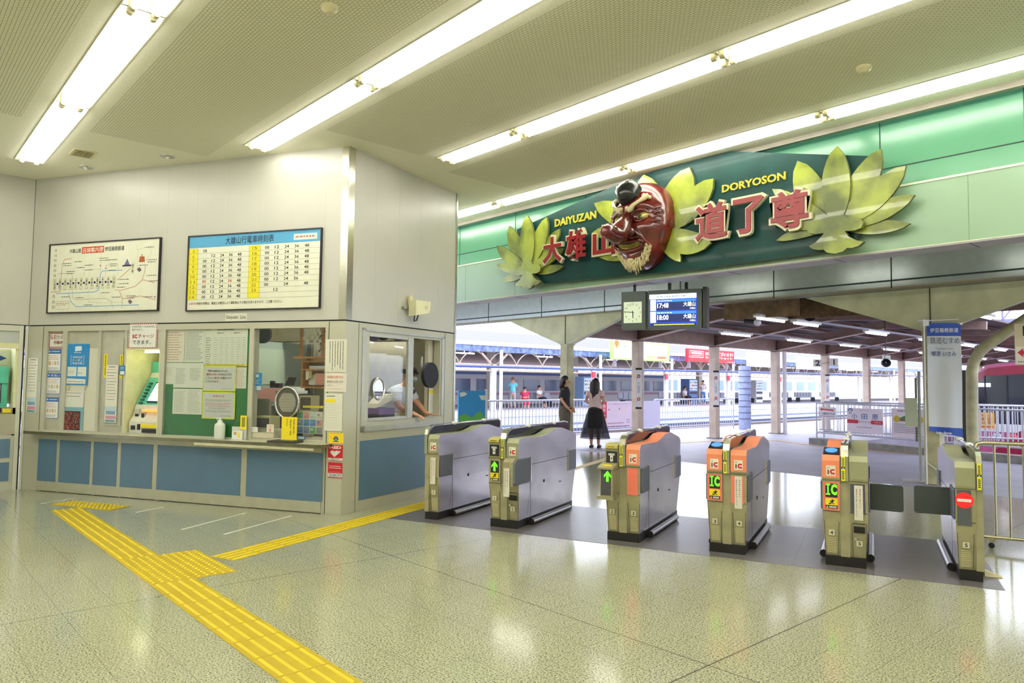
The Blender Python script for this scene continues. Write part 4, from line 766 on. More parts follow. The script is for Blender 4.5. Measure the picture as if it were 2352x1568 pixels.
m = MB(WB.fr()); m.box((1.7, 1.0, -1.5), (2.15, 1.95, -1.46), P(200, 206, 220)); m.box((1.72, 1.1, -1.46), (2.0, 1.8, -1.455), P(214, 130, 100)); m.box((1.74, 1.12, -1.455), (1.98, 1.65, -1.45), P(206, 206, 214)); tag(m.build('framed_poster'), 'framed orange and grey poster behind the officer', 'poster')
# caps hanging under the window head
HB = M('hanging_bag', (86, 84, 112), .8)
for i, (p_, c_, r_) in enumerate(((858, (120, 112, 150), .09), (880, (60, 56, 62), .08), (915, (96, 96, 130), .1), (957, (30, 30, 34), .07))):
    a, z_ = WB.px(p_, 772, -.25); m = MB(WB.fr(a, z_, -.25)); m.sphere((0, -.01, 0), (r_, r_ * .55, .06), P(*c_), 14, 8); m.cyl((0, .02, 0), (0, .12, 0), .006, DKB, 6)
    tag(m.build('hanging_bag'), ['lilac cloth bag hanging inside the service window, leftmost', 'dark grey bag hanging beside the lilac bag', 'blue grey bag hanging near the window mullion', 'black bag hanging above the officer'][i], 'bag', 'bags hanging in the service window')
# outdoor lamp on the side wall
a, z_ = WB.px(963, 708, .12); t = thing('wall_floodlight', 'cream box floodlight on a steel bracket high on the booth side wall', 'floodlight', WB.w(a, z_, .1)); fz = WB.fr(a, z_, .0) @ Matrix.Rotation(-.25, 4, 'Y') @ Matrix.Rotation(.12, 4, 'Z')
m = MB(fz); m.prism([(-.12, -.09), (.11, -.07), (.14, .07), (-.10, .10)], .08, .22, M('lamp_cream', (232, 228, 184), .4)); m.build('housing', t); m = MB(fz); m.box((-.2, -.0, .03), (-.02, .035, .06), FM2); m.box((-.2, -.0, 0), (-.17, .035, .06), FM2); m.box((-.08, .03, .03), (-.03, .16, .08), CRM); m.tube([(-.04, -.08, .1), (-.04, -.16, .08), (.02, -.15, .06), (.03, -.08, .09)], .008, DKB, 6); m.build('bracket', t)
m = MB(fz); m.cyl((.06, 0, .215), (.06, 0, .224), .025, P(214, 208, 160), 14); m.build('sensor', t)
# ------------------------------------------------------------------ ticket machine bay in the left wall
t = thing('ticket_machine', 'built-in ticket machine with teal header and glowing screen at the left edge', 'ticket machine', WL.w(-.8, 0, 0))
m = MB(WL.fr()); m.box((-.10, 0, -.0), (-.055, ZJ, .02), P(214, 214, 196)); m.box((-.03, 0, 0), (0.0, ZJ, .012), P(214, 214, 196)); m.box((-.055, 0, 0), (-.035, ZJ, .004), SEAM); m.box((-2.6, 1.83, 0), (-.1, 1.9, .02), YC); m.box((-2.6, 2.06, 0), (-.1, ZJ, .02), P(206, 206, 190)); m.box((-2.6, 1.9, -.02), (-.1, 2.06, .0), P(190, 196, 190)); m.build('surround', t)
m = MB(WL.fr()); m.box((-2.6, 1.1, -.42), (-.1, 1.83, -.4), YC); m.box((-.13, .7, -.4), (-.1, 1.83, .0), YC); m.box((-2.6, .72, -.4), (-.1, .98, .01), P(176, 172, 150)); m.box((-2.6, .98, -.4), (-.1, 1.06, .0), P(150, 146, 124)); m.build('bay', t)
m = MB(WL.fr()); m.box((-2.4, 1.38, -.35), (-.17, 1.6, -.18), TEAL); m.box((-2.4, 1.06, -.35), (-.17, 1.38, -.2), TEAL); m.build('header', t)
m = MB(WL.fr()); m.box((-1.2, 1.12, -.2), (-.24, 1.37, -.19), INK); m.build('screen_frame', t); m = MB(WL.fr()); m.box((-1.2, 1.14, -.19), (-.255, 1.355, -.185), SCR); m.build('screen', t)
m = MB(WL.fr()); m.box((-1.2, 1.0, .0), (-.25, 1.06, .01), INK); m.box((-.24, 1.0, .0), (-.15, 1.05, .012), YEL); m.build('slots', t)
for z0, z1 in ((.12, .36), (.42, .66)):
    m = MB(WL.fr()); m.box((-2.5, z0, 0), (-.14, z1, .012), BLUEP); m.build('panel', t)
m = MB(WL.fr()); m.box((-2.6, 0, -.01), (-.1, .72, .0), FRAMEM); m.build('base', t)
a = -.27; S = Sheet(WL, 0, 0, 0, 0, P(226, 224, 190), -.399, .002, sz=(-1.5, 1.8, -.16, 1.62)); S.poly([(.75, .35), (.88, .35), (.88, .1), (.99, .5), (.88, .9), (.88, .65), (.75, .65)], P(40, 80, 140), 2); tag(S.build('arrow_sign'), 'cream sign with a dark blue arrow above the ticket machine', 'sign')
# ================================================================== ticket gates
GS = M('gate_steel', (222, 217, 228), .24, .75, noise=.16, scale=1.6, aniso=(1, 1, 2)); GBR = M('gate_bronze', (176, 170, 134), .4, .35, noise=.12, scale=6)
GOR = M('gate_orange', (240, 142, 100), .4, noise=.03); GGR = M('gate_olive_cap', (160, 162, 128), .35, .2, noise=.04); GDK = M('gate_dark_glass', (34, 34, 44), .12, spec=.7, noise=0)
GBK = M('gate_plinth_black', (26, 24, 20), .5); FLAP = M('flap_rubber', (62, 68, 66), .6, noise=.05); FLG = M('flap_grey', (104, 108, 124), .5, noise=.05)
LED = M('led_green', (90, 255, 30), emit=1.6); SIGNR = M('stop_red', (225, 30, 30), emit=.5); PBLUE = M('reader_blue', (70, 140, 240), emit=.5); SAL = P(240, 124, 100)
GYF = 6.58; GL = 1.5
VF = Matrix(((1, 0, 0, 0), (0, 0, -1, 0), (0, 1, 0, 0), (0, 0, 0, 1)))       # front faces: x right, y up, z towards the hall
def ic_logo(m, x, y, w, h, z):
    m.box((x, y, z), (x + w, y + h, z + .001), P(238, 234, 214)); z += .0012
    m.box((x + .14 * w, y + .14 * h, z), (x + .32 * w, y + .58 * h, z + .0005), P(110, 90, 60)); m.prism([(x + w * (.25 + .14 * math.cos(a * PI / 6)), y + h * (.78 + .08 * math.sin(a * PI / 6))) for a in range(12)], z, z + .0005, P(120, 120, 100)); m.prism([(x + w * (.25 + .1 * math.cos(a * PI / 6)), y + h * (.78 + .05 * math.sin(a * PI / 6))) for a in range(12)], z + .0006, z + .0008, P(238, 234, 214))
    R_ = P(206, 30, 40); pts = [(.92, .66), (.62, .66), (.46, .58), (.4, .4), (.46, .24), (.6, .17), (.92, .17), (.92, .33), (.64, .33), (.58, .4), (.64, .5), (.92, .5)]
    vs = [(x + w * a, y + h * b_, z) for a, b_ in pts]; m.add(vs, [(0, 11, 10, 1), (1, 10, 9, 2), (2, 9, 3), (3, 9, 4), (4, 9, 8, 5), (5, 8, 7, 6)], R_)
    for a in (.6, .82): m.prism([(x + w * (a + .05 * math.cos(t * PI / 4)), y + h * (.12 + .045 * math.sin(t * PI / 4))) for t in range(8)], z, z + .0005, R_)
def half_body(x0, x1, flare):
    """one half of a cabinet seen in side profile (y depth, z)"""
    return [(0.03, .08), (0.0, .36), (-.015, .45), (-.02, .68), (-.03, .72), (-.03, .86), (0.0, .905), (.14, .905), (.56, .895), (.72, .915), (.9, .955), (1.12, .96), (1.5, .885), (1.56, .85), (1.55, .68), (1.53, .45), (1.45, .08)]
def gate(nm_x, w, label, left, right, flaps=(), seed=0):
    """left/right: dicts describing each half's front, or None for a single-sided cabinet"""
    o = gw(nm_x + w / 2, GYF); t = thing('ticket_gate', label, 'ticket gate', o, 'ticket gates'); F = frame_z(o, GF)
    xl, xr = -w / 2, w / 2
    m = MB(F); m.box((xl, .0, 0.002), (xr, GL - .02, .08), GBK); m.build('plinth', t)
    prof = half_body(0, 0, 0); wide = .018
    m = MB(F); n_ = len(prof)
    def off(z): return 0 if z < .1 else (wide * min(1, (z - .08) / .35))
    fx = (-.036, .036) if (left and right) else ((xl - .012, xl + .04) if right else (xr - .04, xr + .012))
    # body: side skins and front/back strips
    for a, b_ in ((xl, fx[0]), (fx[1], xr)):
        if b_ - a < .03: continue
        sa = -1 if a == xl else 0; sb_ = 1 if b_ == xr else 0
        vs = [(a + sa * off(z), y, z) for y, z in prof] + [(b_ + sb_ * off(z), y, z) for y, z in prof]
        m.add(vs, [tuple(range(n_)), tuple(reversed(range(n_, 2 * n_)))], GS)
        for i in range(n_):
            j = (i + 1) % n_; mt = GBR if i < 2 else (GS if i > 10 else GBR)
            spec = left if a == xl else right
            if i in (4, 5, 6, 7, 8, 9, 10) and spec: mt = GOR if spec.get('orange') else GGR
            m.add([vs[j], vs[i], vs[n_ + i], vs[n_ + j]], [(0, 1, 2, 3)], mt)
    m.box((fx[0], -.0, .08), (fx[1], GL, .9), GBR); m.build('cabinet', t)
    # the tall centre fin: chrome front hoop, dark glass sides
    m = MB(F); fp = [(-.03, .7), (-.035, .9), (-.015, .955), (.03, .985), (.1, 1.0), (.3, 1.003)]
    vs = []
    for y, z in fp: vs += [(fx[0] + .008, y, z), (fx[1] - .008, y, z)]
    ip = [(.0, .7), (.0, .9), (.01, .935), (.05, .965), (.11, .985), (.3, .99)]
    for y, z in ip: vs += [(fx[0] + .008, y, z), (fx[1] - .008, y, z)]
    k = len(fp); fs = []
    for i in range(k - 1): a = 2 * i; b_ = 2 * k + 2 * i; fs += [(a, a + 1, a + 3, a + 2), (b_ + 1, b_, b_ + 2, b_ + 3), (a, a + 2, b_ + 2, b_), (a + 3, a + 1, b_ + 1, b_ + 3)]
    m.add(vs, fs, M('gate_chrome', (200, 200, 180), .15, .9, noise=.03)); m.build('fin_hoop', t)
    m = MB(F); gp_ = [(.02, .88), (.02, .94), (.07, .975), (.13, .99), (1.62, .995), (1.67, .985), (1.69, .955), (1.69, .9), (1.5, .86)]
    m.profile(gp_, fx[0] + .018, fx[1] - .018, GDK); m.tube([((fx[0] + fx[1]) / 2, y, z + .004) for y, z in gp_[2:8]], .012, CHROME, 8); m.build('fin', t)
    for i, y in enumerate((.55, 1.25)): m = MB(F); m.sphere(((fx[0] + fx[1]) / 2, y, 1.0), (.03, .05, .022), M('lamp_dome', (226, 226, 216), .3), 14, 6); m.build('pass_lamp', t)
    if left:
        m = MB(F @ VF); xa = fx[0] + .012; m.box((xa, .70, .036), (xa + .028, .9, .0385), P(236, 230, 60)); m.box((xa, .8, .0385), (xa + .028, .815, .0395), INK); xm = xa + .014
        for i in range(7): m.box((xm - .008, .885 - i * .011, .0385), (xm + .008, .878 - i * .011, .0392), P(90, 80, 30))
        for i in range(5): m.box((xm - .008, .78 - i * .014, .0385), (xm + .008, .771 - i * .014, .0392), P(90, 80, 30))
        m.add([(xm - .007, .803, .0398), (xm + .007, .803, .0398), (xm, .813, .0398)], [(0, 1, 2)], WHITE); m.build('warning_strip', t)
    # side doors (dark grey flaps folded in) and bumper rails
    for s_, spec in ((-1, left), (1, right)):
        if not spec: continue
        xs = xl - wide if s_ < 0 else xr + wide
        for y0, y1, nm in ((.0, .25, 'front'), (1.3, 1.53, 'rear')):
            m = MB(F); m.box((xs - .001 if s_ > 0 else xs - .014, y0 + .005, .455), (xs + .014 if s_ > 0 else xs + .001, y1, .685), FLG); m.build('flap', t, bevel=.006)
            m = MB(F); yy = y1 + .008 if nm == 'front' else y0 - .004; m.box((xs - .012, yy - .006, .45), (xs + .012, yy + .008, .70), CHROME); m.build('hinge', t)
        m = MB(F); xx = xs + s_ * .012; xb = (xr if s_ > 0 else xl) + s_ * .03; m.cyl((xb, .28, .035), (xb, 1.32, .035), .028, M('bumper_steel', (190, 190, 192), .3, .8), 12); m.cyl((xb, .265, .035), (xb, .285, .035), .031, GBK, 12); m.box((min(xb, xs - s_ * .06), .3, .02), (max(xb, xs - s_ * .06), 1.3, .05), GBK); m.build('bumper_rail', t)
        m = MB(F); xq = xs + s_ * .0005
        m.box((xq - .0008, .27, .09), (xq + .0008, .274, .7), SEAM); m.box((xq - .0008, .27, .62), (xq + .0008, 1.3, .624), SEAM); m.box((xq - .0008, 1.05, .35), (xq + .0008, 1.09, .36), SEAM); m.box((xq - .0008, .6, .40), (xq + .0008, .63, .43), SEAM) ; m.build('panel_seam', t)
        # sloping top recess
    # fronts
    for side, spec in (('l', left), ('r', right)):
        if not spec: continue
        a, b_ = (xl - wide, fx[0]) if side == 'l' else (fx[1], xr + wide)
        if not (left and right): a, b_ = (xl - wide if side == 'r' or True else a, xr + wide)
        if not (left and right): a, b_ = (fx[1], xr + wide) if right else (xl - wide, fx[0])
        c = (a + b_) / 2; hw = (b_ - a) / 2
        fr = F @ VF
        if spec.get('ic'): m = MB(fr); ic_logo(m, c - .036, .735, .072, .085, .031); m.build('card_logo', t)
        if spec.get('slot'):
            m = MB(fr); m.box((c - hw + .015, .72, .03), (b_ - .01, .835, .034), INK); m.box((c - .03, .795, .0345), (c + .03, .815, .036), WHITE); m.box((c - .014, .74, .0345), (c + .014, .795, .036), WHITE); m.box((c - .03, .80, .0362), (c + .03, .803, .037), INK); m.prism([(c + .006 * math.cos(i), .768 + .012 * math.sin(i)) for i in range(6)], .0362, .037, INK); m.build('ticket_sign', t)
            m = MB(F); m.profile([(-.03, .855), (-.06, .865), (-.05, .89), (.06, .915), (.06, .89)], a + .01, b_ - .004, P(178, 170, 104)); m.box((c - .038, -.0595, .868), (c + .038, -.054, .888), P(206, 190, 50)); m.box((c - .035, -.06, .875), (c + .035, -.05, .882), P(120, 90, 30)); m.build('ticket_slot', t)
        if spec.get('reader'):
            m = MB(F); m.profile([(.01, .885), (.01, .915), (.16, .955), (.2, .94), (.2, .88)], a + .008, b_ - .004, GDK); m.build('reader_housing', t)
            m = MB(F); ns = 20; m.add([(c + hw * .72 * math.cos(2 * PI * i / ns), .088 + .058 * math.sin(2 * PI * i / ns), .9375 + .058 * math.sin(2 * PI * i / ns) * .267) for i in range(ns)], [tuple(range(ns))], PBLUE); m.build('reader_pad', t)
        disp = spec.get('disp'); z0, z1 = .46, .69
        if disp in ('arrow', 'IC'):
            e = .02; m = MB(fr)
            if disp == 'IC' : m.box((a + .008, z0 - .005, .015), (b_ - .004, z1, .021), SAL)
            m.box((a + .024, z0 + .1 if disp == 'IC' else z0 + .09, .021), (b_ - .02, z1 - .02, .024), INK); m.build('display_panel', t)
            m = MB(fr); zc = z0 + .155
            if disp == 'IC':
                m.text('I', a + .039, zc - .035, .010, .085, .0245, LED, .04); m.box((a + .028, zc - .037, .0245), (a + .06, zc - .026, .0255), LED); m.box((a + .028, zc + .042, .0245), (a + .06, zc + .053, .0255), LED); m.text('C', a + .066, zc - .037, .046, .09, .0245, LED, .05)
            else:
                cx = c + .002; m.prism([(cx - .034, zc + .008), (cx, zc + .05), (cx + .034, zc + .008), (cx + .034, zc - .012), (cx + .012, zc + .01), (cx + .012, zc - .05), (cx - .012, zc - .05), (cx - .012, zc + .01), (cx - .034, zc - .012)], .0245, .026, LED)
            m.build('led_symbol', t)
            m = MB(fr); m.box((a + .024, z0 + .035, .021), (b_ - .02, z0 + .09, .0235), YEL); m.box((a + .024, z0 + .008, .021), (b_ - .02, z0 + .034, .0235), INK); m.add([(a + .028, z0 + .011, .0242), (a + .048, z0 + .011, .0242), (a + .038, z0 + .03, .0242)], [(0, 1, 2)], YEL)
            for i in range(5): m.box((a + .054 + i * .011, z0 + .013, .0236), (a + .062 + i * .011, z0 + .028, .0242), WHITE)
            px_, pz_ = c + .008, z0 + .06
            for q in (((-.004, .022), (.008, .022), (.01, .012), (-.004, .012)), ((-.012, .012), (.012, .014), (.02, .018), (.022, .014), (.01, .008), (.004, -.004), (.016, -.012), (.012, -.017), (-.004, -.006), (-.012, -.018), (-.018, -.016), (-.008, .0), (-.014, .004), (-.02, .0), (-.022, .004)), ((-.026, -.008), (-.014, -.006), (-.014, -.018), (-.024, -.02))): m.prism([(px_ + x_, pz_ + y_) for x_, y_ in q], .0236, .0242, INK)
            m.build('caution_label', t)
        if disp == 'stop':
            m = MB(fr); m.box((a + .012, .42, .018), (b_ - .028, .69, .024), P(84, 88, 90)); m.build('display_panel', t)
            m = MB(fr); cz, cx = .612, c - .008; m.prism([(cx + .06 * math.cos(2 * PI * i / 28), cz + .06 * math.sin(2 * PI * i / 28)) for i in range(28)], .0245, .026, SIGNR); m.box((cx - .047, cz - .011, .0262), (cx + .047, cz + .011, .027), WHITE); m.build('no_entry_symbol', t)
        if disp == 'salmon': m = MB(fr); m.box((a + .01, .44, .016), (b_ - .022, .69, .022), SAL); m.build('display_panel', t)
        if disp == 'notice' or spec.get('notice'):
            if disp == 'notice':
                m = MB(fr); m.box((a + .004, .44, .016), (b_ - .022, .69, .02), SAL if spec.get('orange') else P(80, 80, 90)); m.build('display_panel', t)
            m = MB(fr); nx0, nx1 = c - .034, c + .03; nz = spec.get('nz', .68); m.box((nx0, nz - .28, .024), (nx1, nz, .0255), P(226, 222, 206))
            rn = random.Random(3)
            for k2, (st, col, xx_) in enumerate((('領収書が必要な方は', P(170, 40, 40), nx1 - .022), ('乗車券をお買い求めください', INK, nx0 + .016))):
                for i, ch in enumerate(st): zz = nz - .03 - i * .0175; m.text(ch, xx_ - .005, zz - .012, .011, .0125, .0262, col, .02)
            m.build('paper_notice', t)
        if spec.get('num'):
            nz = spec.get('numz', .27); nxc = c + spec.get('nx', 0)
            m = MB(fr); m.box((nxc - .022, nz - .022, .002), (nxc + .022, nz + .022, .0105), P(214, 208, 176)); m.text(spec['num'], nxc - .009, nz - .014, .02, .028, .0115, INK, .02); m.build('number_plate', t)
        if spec.get('vents', True):
            m = MB(fr)
            for i in range(9 if not spec.get('door') else 0): zz = .225 - i * .015; dz_ = -.03 * (.36 - zz) / .28; m.box((c - .034, zz - .004, dz_ - .01), (c + .034, zz + .004, dz_ + .004), P(196, 188, 140))
            if m.v: m.build('louvre_strip', t)
        m = MB(fr); m.bar((a + .02, .085, -.0295), (a + .012, .36, .001), .003, .003, SEAM); m.bar((b_ - .02, .085, -.0295), (b_ - .012, .36, .001), .003, .003, SEAM); m.box((a, .443, .004), (b_, .446, .0175), SEAM); m.box((a, .698, .018), (b_, .7015, .0275), SEAM); m.build('front_seam', t)
        if spec.get('door'):
            m = MB(fr); m.box((a + .02, .355, -.005), (b_ - .02, .36, .008), SEAM); m.box((c - .042, .285, -.004), (c + .042, .335, .012), M('window_black', (22, 20, 18), .15, noise=0)); m.cyl((c - .03, .235, 0), (c - .03, .235, .014), .011, CHROME, 12); m.build('collection_door', t)
    return t, F
D = dict
gate(-4.30, .155, 'leftmost narrow ticket gate cabinet numbered 1 beside the booth', None, D(ic=1, notice=1, num='1', numz=.29, disp=None, nz=.66))
gate(-3.505, .305, 'grey ticket gate cabinet numbered 1 and 2 with green arrow and side boxes', D(slot=1, disp='arrow', num='1', numz=.29), D(ic=1, notice=1, num='2', numz=.2, door=1, nz=.62))
gate(-2.25, .305, 'orange topped ticket gate cabinet numbered 2 and 3 with a boxed green arrow', D(slot=1, disp='arrow', num='2'), D(ic=1, orange=1, disp='salmon', num='3'))
gate(-1.30, .305, 'orange topped ticket gate cabinet numbered 3 and 4 with green lettering', D(ic=1, orange=1, disp='IC', num='3', reader=1), D(ic=1, orange=1, disp='notice', num='4'))
gate(-.355, .305, 'ticket gate cabinet numbered 4 and 5, orange left half and olive right half', D(ic=1, orange=1, disp='IC', num='4', reader=1), D(disp='notice', num='5', numz=.2, door=1, nz=.67))
tg6, _ = gate(.59, .155, 'rightmost ticket gate cabinet numbered 5 with a red no entry sign', D(disp='stop', num='5', nx=0), None)
# add-on boxes: gate 2 front right box, gate 3 front left box
def addon(gx, w, a, b_, z0, z1, label_thing):
    pass
for o_ in bpy.data.objects:
    if o_.get('label', '').startswith('grey ticket gate cabinet numbered 1 and 2'): g2 = o_
    if o_.get('label', '').startswith('orange topped ticket gate cabinet numbered 2 and 3'): g3 = o_
F = frame_z(g2.location, GF); m = MB(F)
m.box((.035, -.14, .455), (.16, .0, .46), GBR); m.profile([(-.14, .44), (-.14, .68), (-.10, .71), (.0, .715), (.0, .44)], .06, .165, GBR); m.build('side_box', g2)
m = MB(F); m.profile([(-.13, .45), (-.14, .47), (-.14, .67), (-.10, .70), (.2, .70), (.2, .45)], .166, .19, FLG); m.build('box_flap', g2, bevel=.008)
pn = [c_ for c_ in g2.children if c_.name.startswith('paper_notice')][0]; pn.location = (-GEY * .125) + GEX * -.0
F = frame_z(g3.location, GF); m = MB(F); m.profile([(-.17, .4), (-.17, .43), (-.04, .43), (-.04, .4)], -.2, -.04, GBR)
m.profile([(-.15, .43), (-.15, .68), (-.01, .68), (-.01, .43)], -.175, -.055, GBR); m.profile([(-.18, .68), (-.18, .695), (.0, .735), (.0, .68)], -.195, -.04, GBR); m.build('side_box', g3)
m = MB(F); m.box((-.165, -.155, .44), (-.07, -.15, .67), P(70, 72, 76)); m.build('box_display', g3)
for nm_ in ('led_symbol',):
    c_ = [c for c in g3.children if c.name.startswith(nm_)][0]; c_.location = -GEY * .132
m = MB(F); m.box((-.16, -.13, .706), (-.07, -.05, .716), YEL); m.build('caution_plate', g3)
# open flaps of the closed lane 5
m = MB(frame_z(gw(-.05, GYF + .25), GF)); m.fr = m.fr @ Matrix.Rotation(math.radians(-4), 4, 'Z')
def rrect(x0, y0, x1, y1, r): 
    p = []
    for cx, cy, a0 in ((x1 - r, y1 - r, 0), (x0 + r, y1 - r, 90), (x0 + r, y0 + r, 180), (x1 - r, y0 + r, 270)):
        for k in range(5): a = math.radians(a0 + k * 22.5); p.append((cx + r * math.cos(a), cy + r * math.sin(a)))
    return p
g5 = [o_ for o_ in bpy.data.objects if o_.get('label', '').startswith('ticket gate cabinet numbered 4 and 5')][0]
m.fr = m.fr @ VF; m.prism(rrect(.02, .445, .28, .66, .02), -.012, .012, FLAP); m.build('closed_flap', g5)
m = MB(frame_z(gw(.59, GYF + .25), GF) @ Matrix.Rotation(math.radians(3), 4, 'Z') @ VF); m.prism(rrect(-.285, .45, -.0, .67, .02), -.012, .012, FLAP); m.build('closed_flap', tg6)
# ------------------------------------------------------------------ departures board and clock
GW = Wall(gw(0, 8.98), GF); BD = M('board_green_grey', (74, 84, 80), .45)
def gwp(x, y, d=0): return GW.px(x, y, d)
cx0, cx1 = gwp(1427, 710)[0], gwp(1483, 710)[0]; dx0, dx1 = gwp(1488, 710)[0], gwp(1612, 710)[0]; zt, zb = 2.665, 2.17
t = thing('hanging_clock', 'square white-faced clock in a dark green case hanging left of the departures screen', 'clock', GW.w((cx0 + cx1) / 2, zb, -.1))
m = MB(GW.fr()); m.box((cx0, zb, -.12), (cx1, zt, 0), BD); m.build('case', t, bevel=.004)
q0, q1 = gwp(1433, 694), gwp(1474, 741); m = MB(GW.fr()); m.box((q0[0], q1[1], 0), (q1[0], q0[1], .006), M('clock_face', (206, 218, 190), emit=.35)); m.build('face', t)
m = MB(GW.fr()); fx, fz_ = (q0[0] + q1[0]) / 2, (q0[1] + q1[1]) / 2; R_ = (q0[1] - q1[1]) / 2 * .8
for i in range(1, 13): a = PI / 2 - i * PI / 6; m.text(str(i), fx + R_ * math.cos(a) * .92 - .008 * len(str(i)), fz_ + R_ * math.sin(a) - .013, .016 * len(str(i)), .026, .007, DK)
m.build('numerals', t)
def hand(m, ang, L, w_): a = math.radians(90 - ang); m.bar((fx - .02 * math.cos(a), fz_ - .02 * math.sin(a), .009), (fx + L * math.cos(a), fz_ + L * math.sin(a), .009), w_, .003, INK, up=(0, 0, 1))
m = MB(GW.fr()); hand(m, 175, R_ * .7, .01); m.build('hour_hand', t); m = MB(GW.fr()); hand(m, 276, R_ * 1.05, .007); m.build('minute_hand', t)
m = MB(GW.fr()); m.box(((cx0 + cx1) / 2 - .015, zt, -.07), ((cx0 + cx1) / 2 + .015, 2.76, -.04), DKB); m.build('hanger', t)
t = thing('departure_screen', 'dark cased blue departures screen hanging from the beam', 'departure board', GW.w((dx0 + dx1) / 2, zb, -.1))
m = MB(GW.fr()); m.box((dx0, zb, -.14), (dx1, zt, 0), BD); m.box((dx1 + .01, zb, -.16), (dx1 + .06, zt + .02, -.0), DKB); m.build('case', t, bevel=.004)
for s_ in (1535, 1574): a = gwp(s_, 660)[0]; m = MB(GW.fr()); m.box((a - .018, zt, -.09), (a + .018, 2.76, -.05), DKB); m.build('hanger', t)
SW = M('screen_white', (236, 240, 255), emit=1.25); SB1 = M('screen_blue', (20, 60, 170), emit=.9); SB2 = M('screen_light_blue', (50, 120, 225), emit=1.1); SN = M('screen_navy', (18, 34, 90), emit=.8); SY = M('screen_yellow', (250, 250, 80), emit=1.0)
S = Sheet(GW, 1492, 677, 1601, 746, SB1, .0, .004); S.rect(0, 0, .99, .15, SW); S.fuzz(.15, .05, .8, .1, 1, P(150, 170, 210), .7, dash=.05)
for v in (.17, .55):
    S.rect(.02, v, .14, v + .35, SW); S.rect(.15, v, .98, v + .08, SB2); S.fuzz(.17, v + .02, .5, v + .065, 1, SW, .7, up=4, dash=.05); S.rect(.15, v + .085, .98, v + .34, SN); S.line([(.05, v + .27), (.11, v + .27)], .004, SB1, 3)
    S.txt('17:48' if v < .3 else '18:00', .17, v + .11, .41, v + .27, SW, .02, 4); S.txt('大雄山', .72, v + .09, .97, v + .24, SW, .02, 4); S.txt('大雄山', .85, v + .265, .97, v + .33, SW, .01, 4)
S.rect(.02, .93, .98, 1, SN, 1); S.fuzz(.1, .945, .98, .99, 1, SY, .9, up=4, dash=.03, gap=.3); S.build('screen', t)
# ------------------------------------------------------------------ yellow guide blocks and queue lines
TY = M('tactile_yellow', (190, 164, 4), .5, noise=.05, scale=5); TYS = M('tactile_bar_yellow', (228, 206, 22), .45, noise=.03)
def guide(name, label, pts_bars, fr_, L, W_, tile, nb=4, bars=True, dots=False, a0=0.0):
    """strip of tactile blocks along local x"""
    m = MB(fr_); m.box((a0, -W_ / 2, 0.0), (L, W_ / 2, .003), TY)
    if bars:
        x = a0
        while x < L - .05:
            for k in range(nb): y = -W_ / 2 + W_ * (k + .5) / nb; m.add([(x + .012, y - .0105, .003), (min(x + tile - .012, L), y - .0105, .003), (min(x + tile - .012, L), y + .0105, .003), (x + .012, y + .0105, .003), (x + .017, y - .0065, .008), (min(x + tile - .017, L), y - .0065, .008), (min(x + tile - .017, L), y + .0065, .008), (x + .017, y + .0065, .008)], [(4, 5, 6, 7), (0, 1, 5, 4), (1, 2, 6, 5), (2, 3, 7, 6), (3, 0, 4, 7)], TYS)
            if x > a0: m.box((x - .001, -W_ / 2, .003), (x + .001, W_ / 2, .0034), P(120, 104, 30))
            x += tile
    if dots:
        nx, ny = int(round((L - a0) / .06)), int(round(W_ / .06))
        for i in range(nx):
            for j in range(ny):
                x, y = a0 + (i + .5) * .06, -W_ / 2 + (j + .5) * .06; m.add([(x + .013 * math.cos(k * PI / 3), y + .013 * math.sin(k * PI / 3), .003) for k in range(6)] + [(x + .007 * math.cos(k * PI / 3), y + .007 * math.sin(k * PI / 3), .0085) for k in range(6)], [(6, 7, 8, 9, 10, 11)] + [(k, (k + 1) % 6, 6 + (k + 1) % 6, 6 + k) for k in range(6)], TYS)
    return tag(m.build(name), label, 'guide strip', 'yellow tactile paving')
T0 = Matrix.Translation((0, 1.725, 0))
guide('tactile_strip', 'wide yellow guide strip running from the dotted junction into the foreground', 0, T0, 1.5, .305, .3, a0=-5.58)
guide('tactile_strip', 'wide yellow guide strip from the dotted junction towards the ticket counter', 0, T0, -6.505, .305, .3, a0=-9.35)
guide('tactile_dots', 'dotted yellow blocks in line with the wide guide strip at the junction', 0, T0, -5.58, .305, .3, bars=False, dots=True, a0=-6.5)
guide('tactile_dots', 'dotted yellow blocks on the booth side of the junction', 0, Matrix.Translation((0, 2.032, 0)), -5.57, .3, .3, bars=False, dots=True, a0=-6.48)
br0 = Vector((-6.04, 2.24, 0)); guide('tactile_strip', 'narrow yellow guide strip from the junction to the gap beside the leftmost gate', 0, frame_z(br0, 111.6), 3.4, .275, .3, a0=0)
e0 = Vector((-9.84, 1.76, .001)); guide('tactile_dots', 'dotted yellow block set at a slant in front of the ticket counter', 0, frame_z(e0, 28), .92, .28, .3, bars=False, dots=True, a0=.0)
WL_ = P(214, 212, 190); k9 = 900 / 2352
for a, b_, w_, lab in (((245, 148), (450, 115), .035, 'white queue line farthest left before the counter'), ((815, 200), (980, 168), .03, 'short white queue line under the green board window'), ((1090, 303), (1475, 203), .03, 'long white queue line, left of the pair by the ticket window'), ((1345, 332), (1750, 220), .03, 'long white queue line nearest the corner pillar')):
    p, q = floor_pt(a[0] * k9, 1100 + a[1] * k9), floor_pt(b_[0] * k9, 1100 + b_[1] * k9); m = MB(); m.bar(p + Vector((0, 0, .001)), q + Vector((0, 0, .001)), w_, .001, WL_); tag(m.build('queue_line'), lab, 'floor line', 'white queue lines')
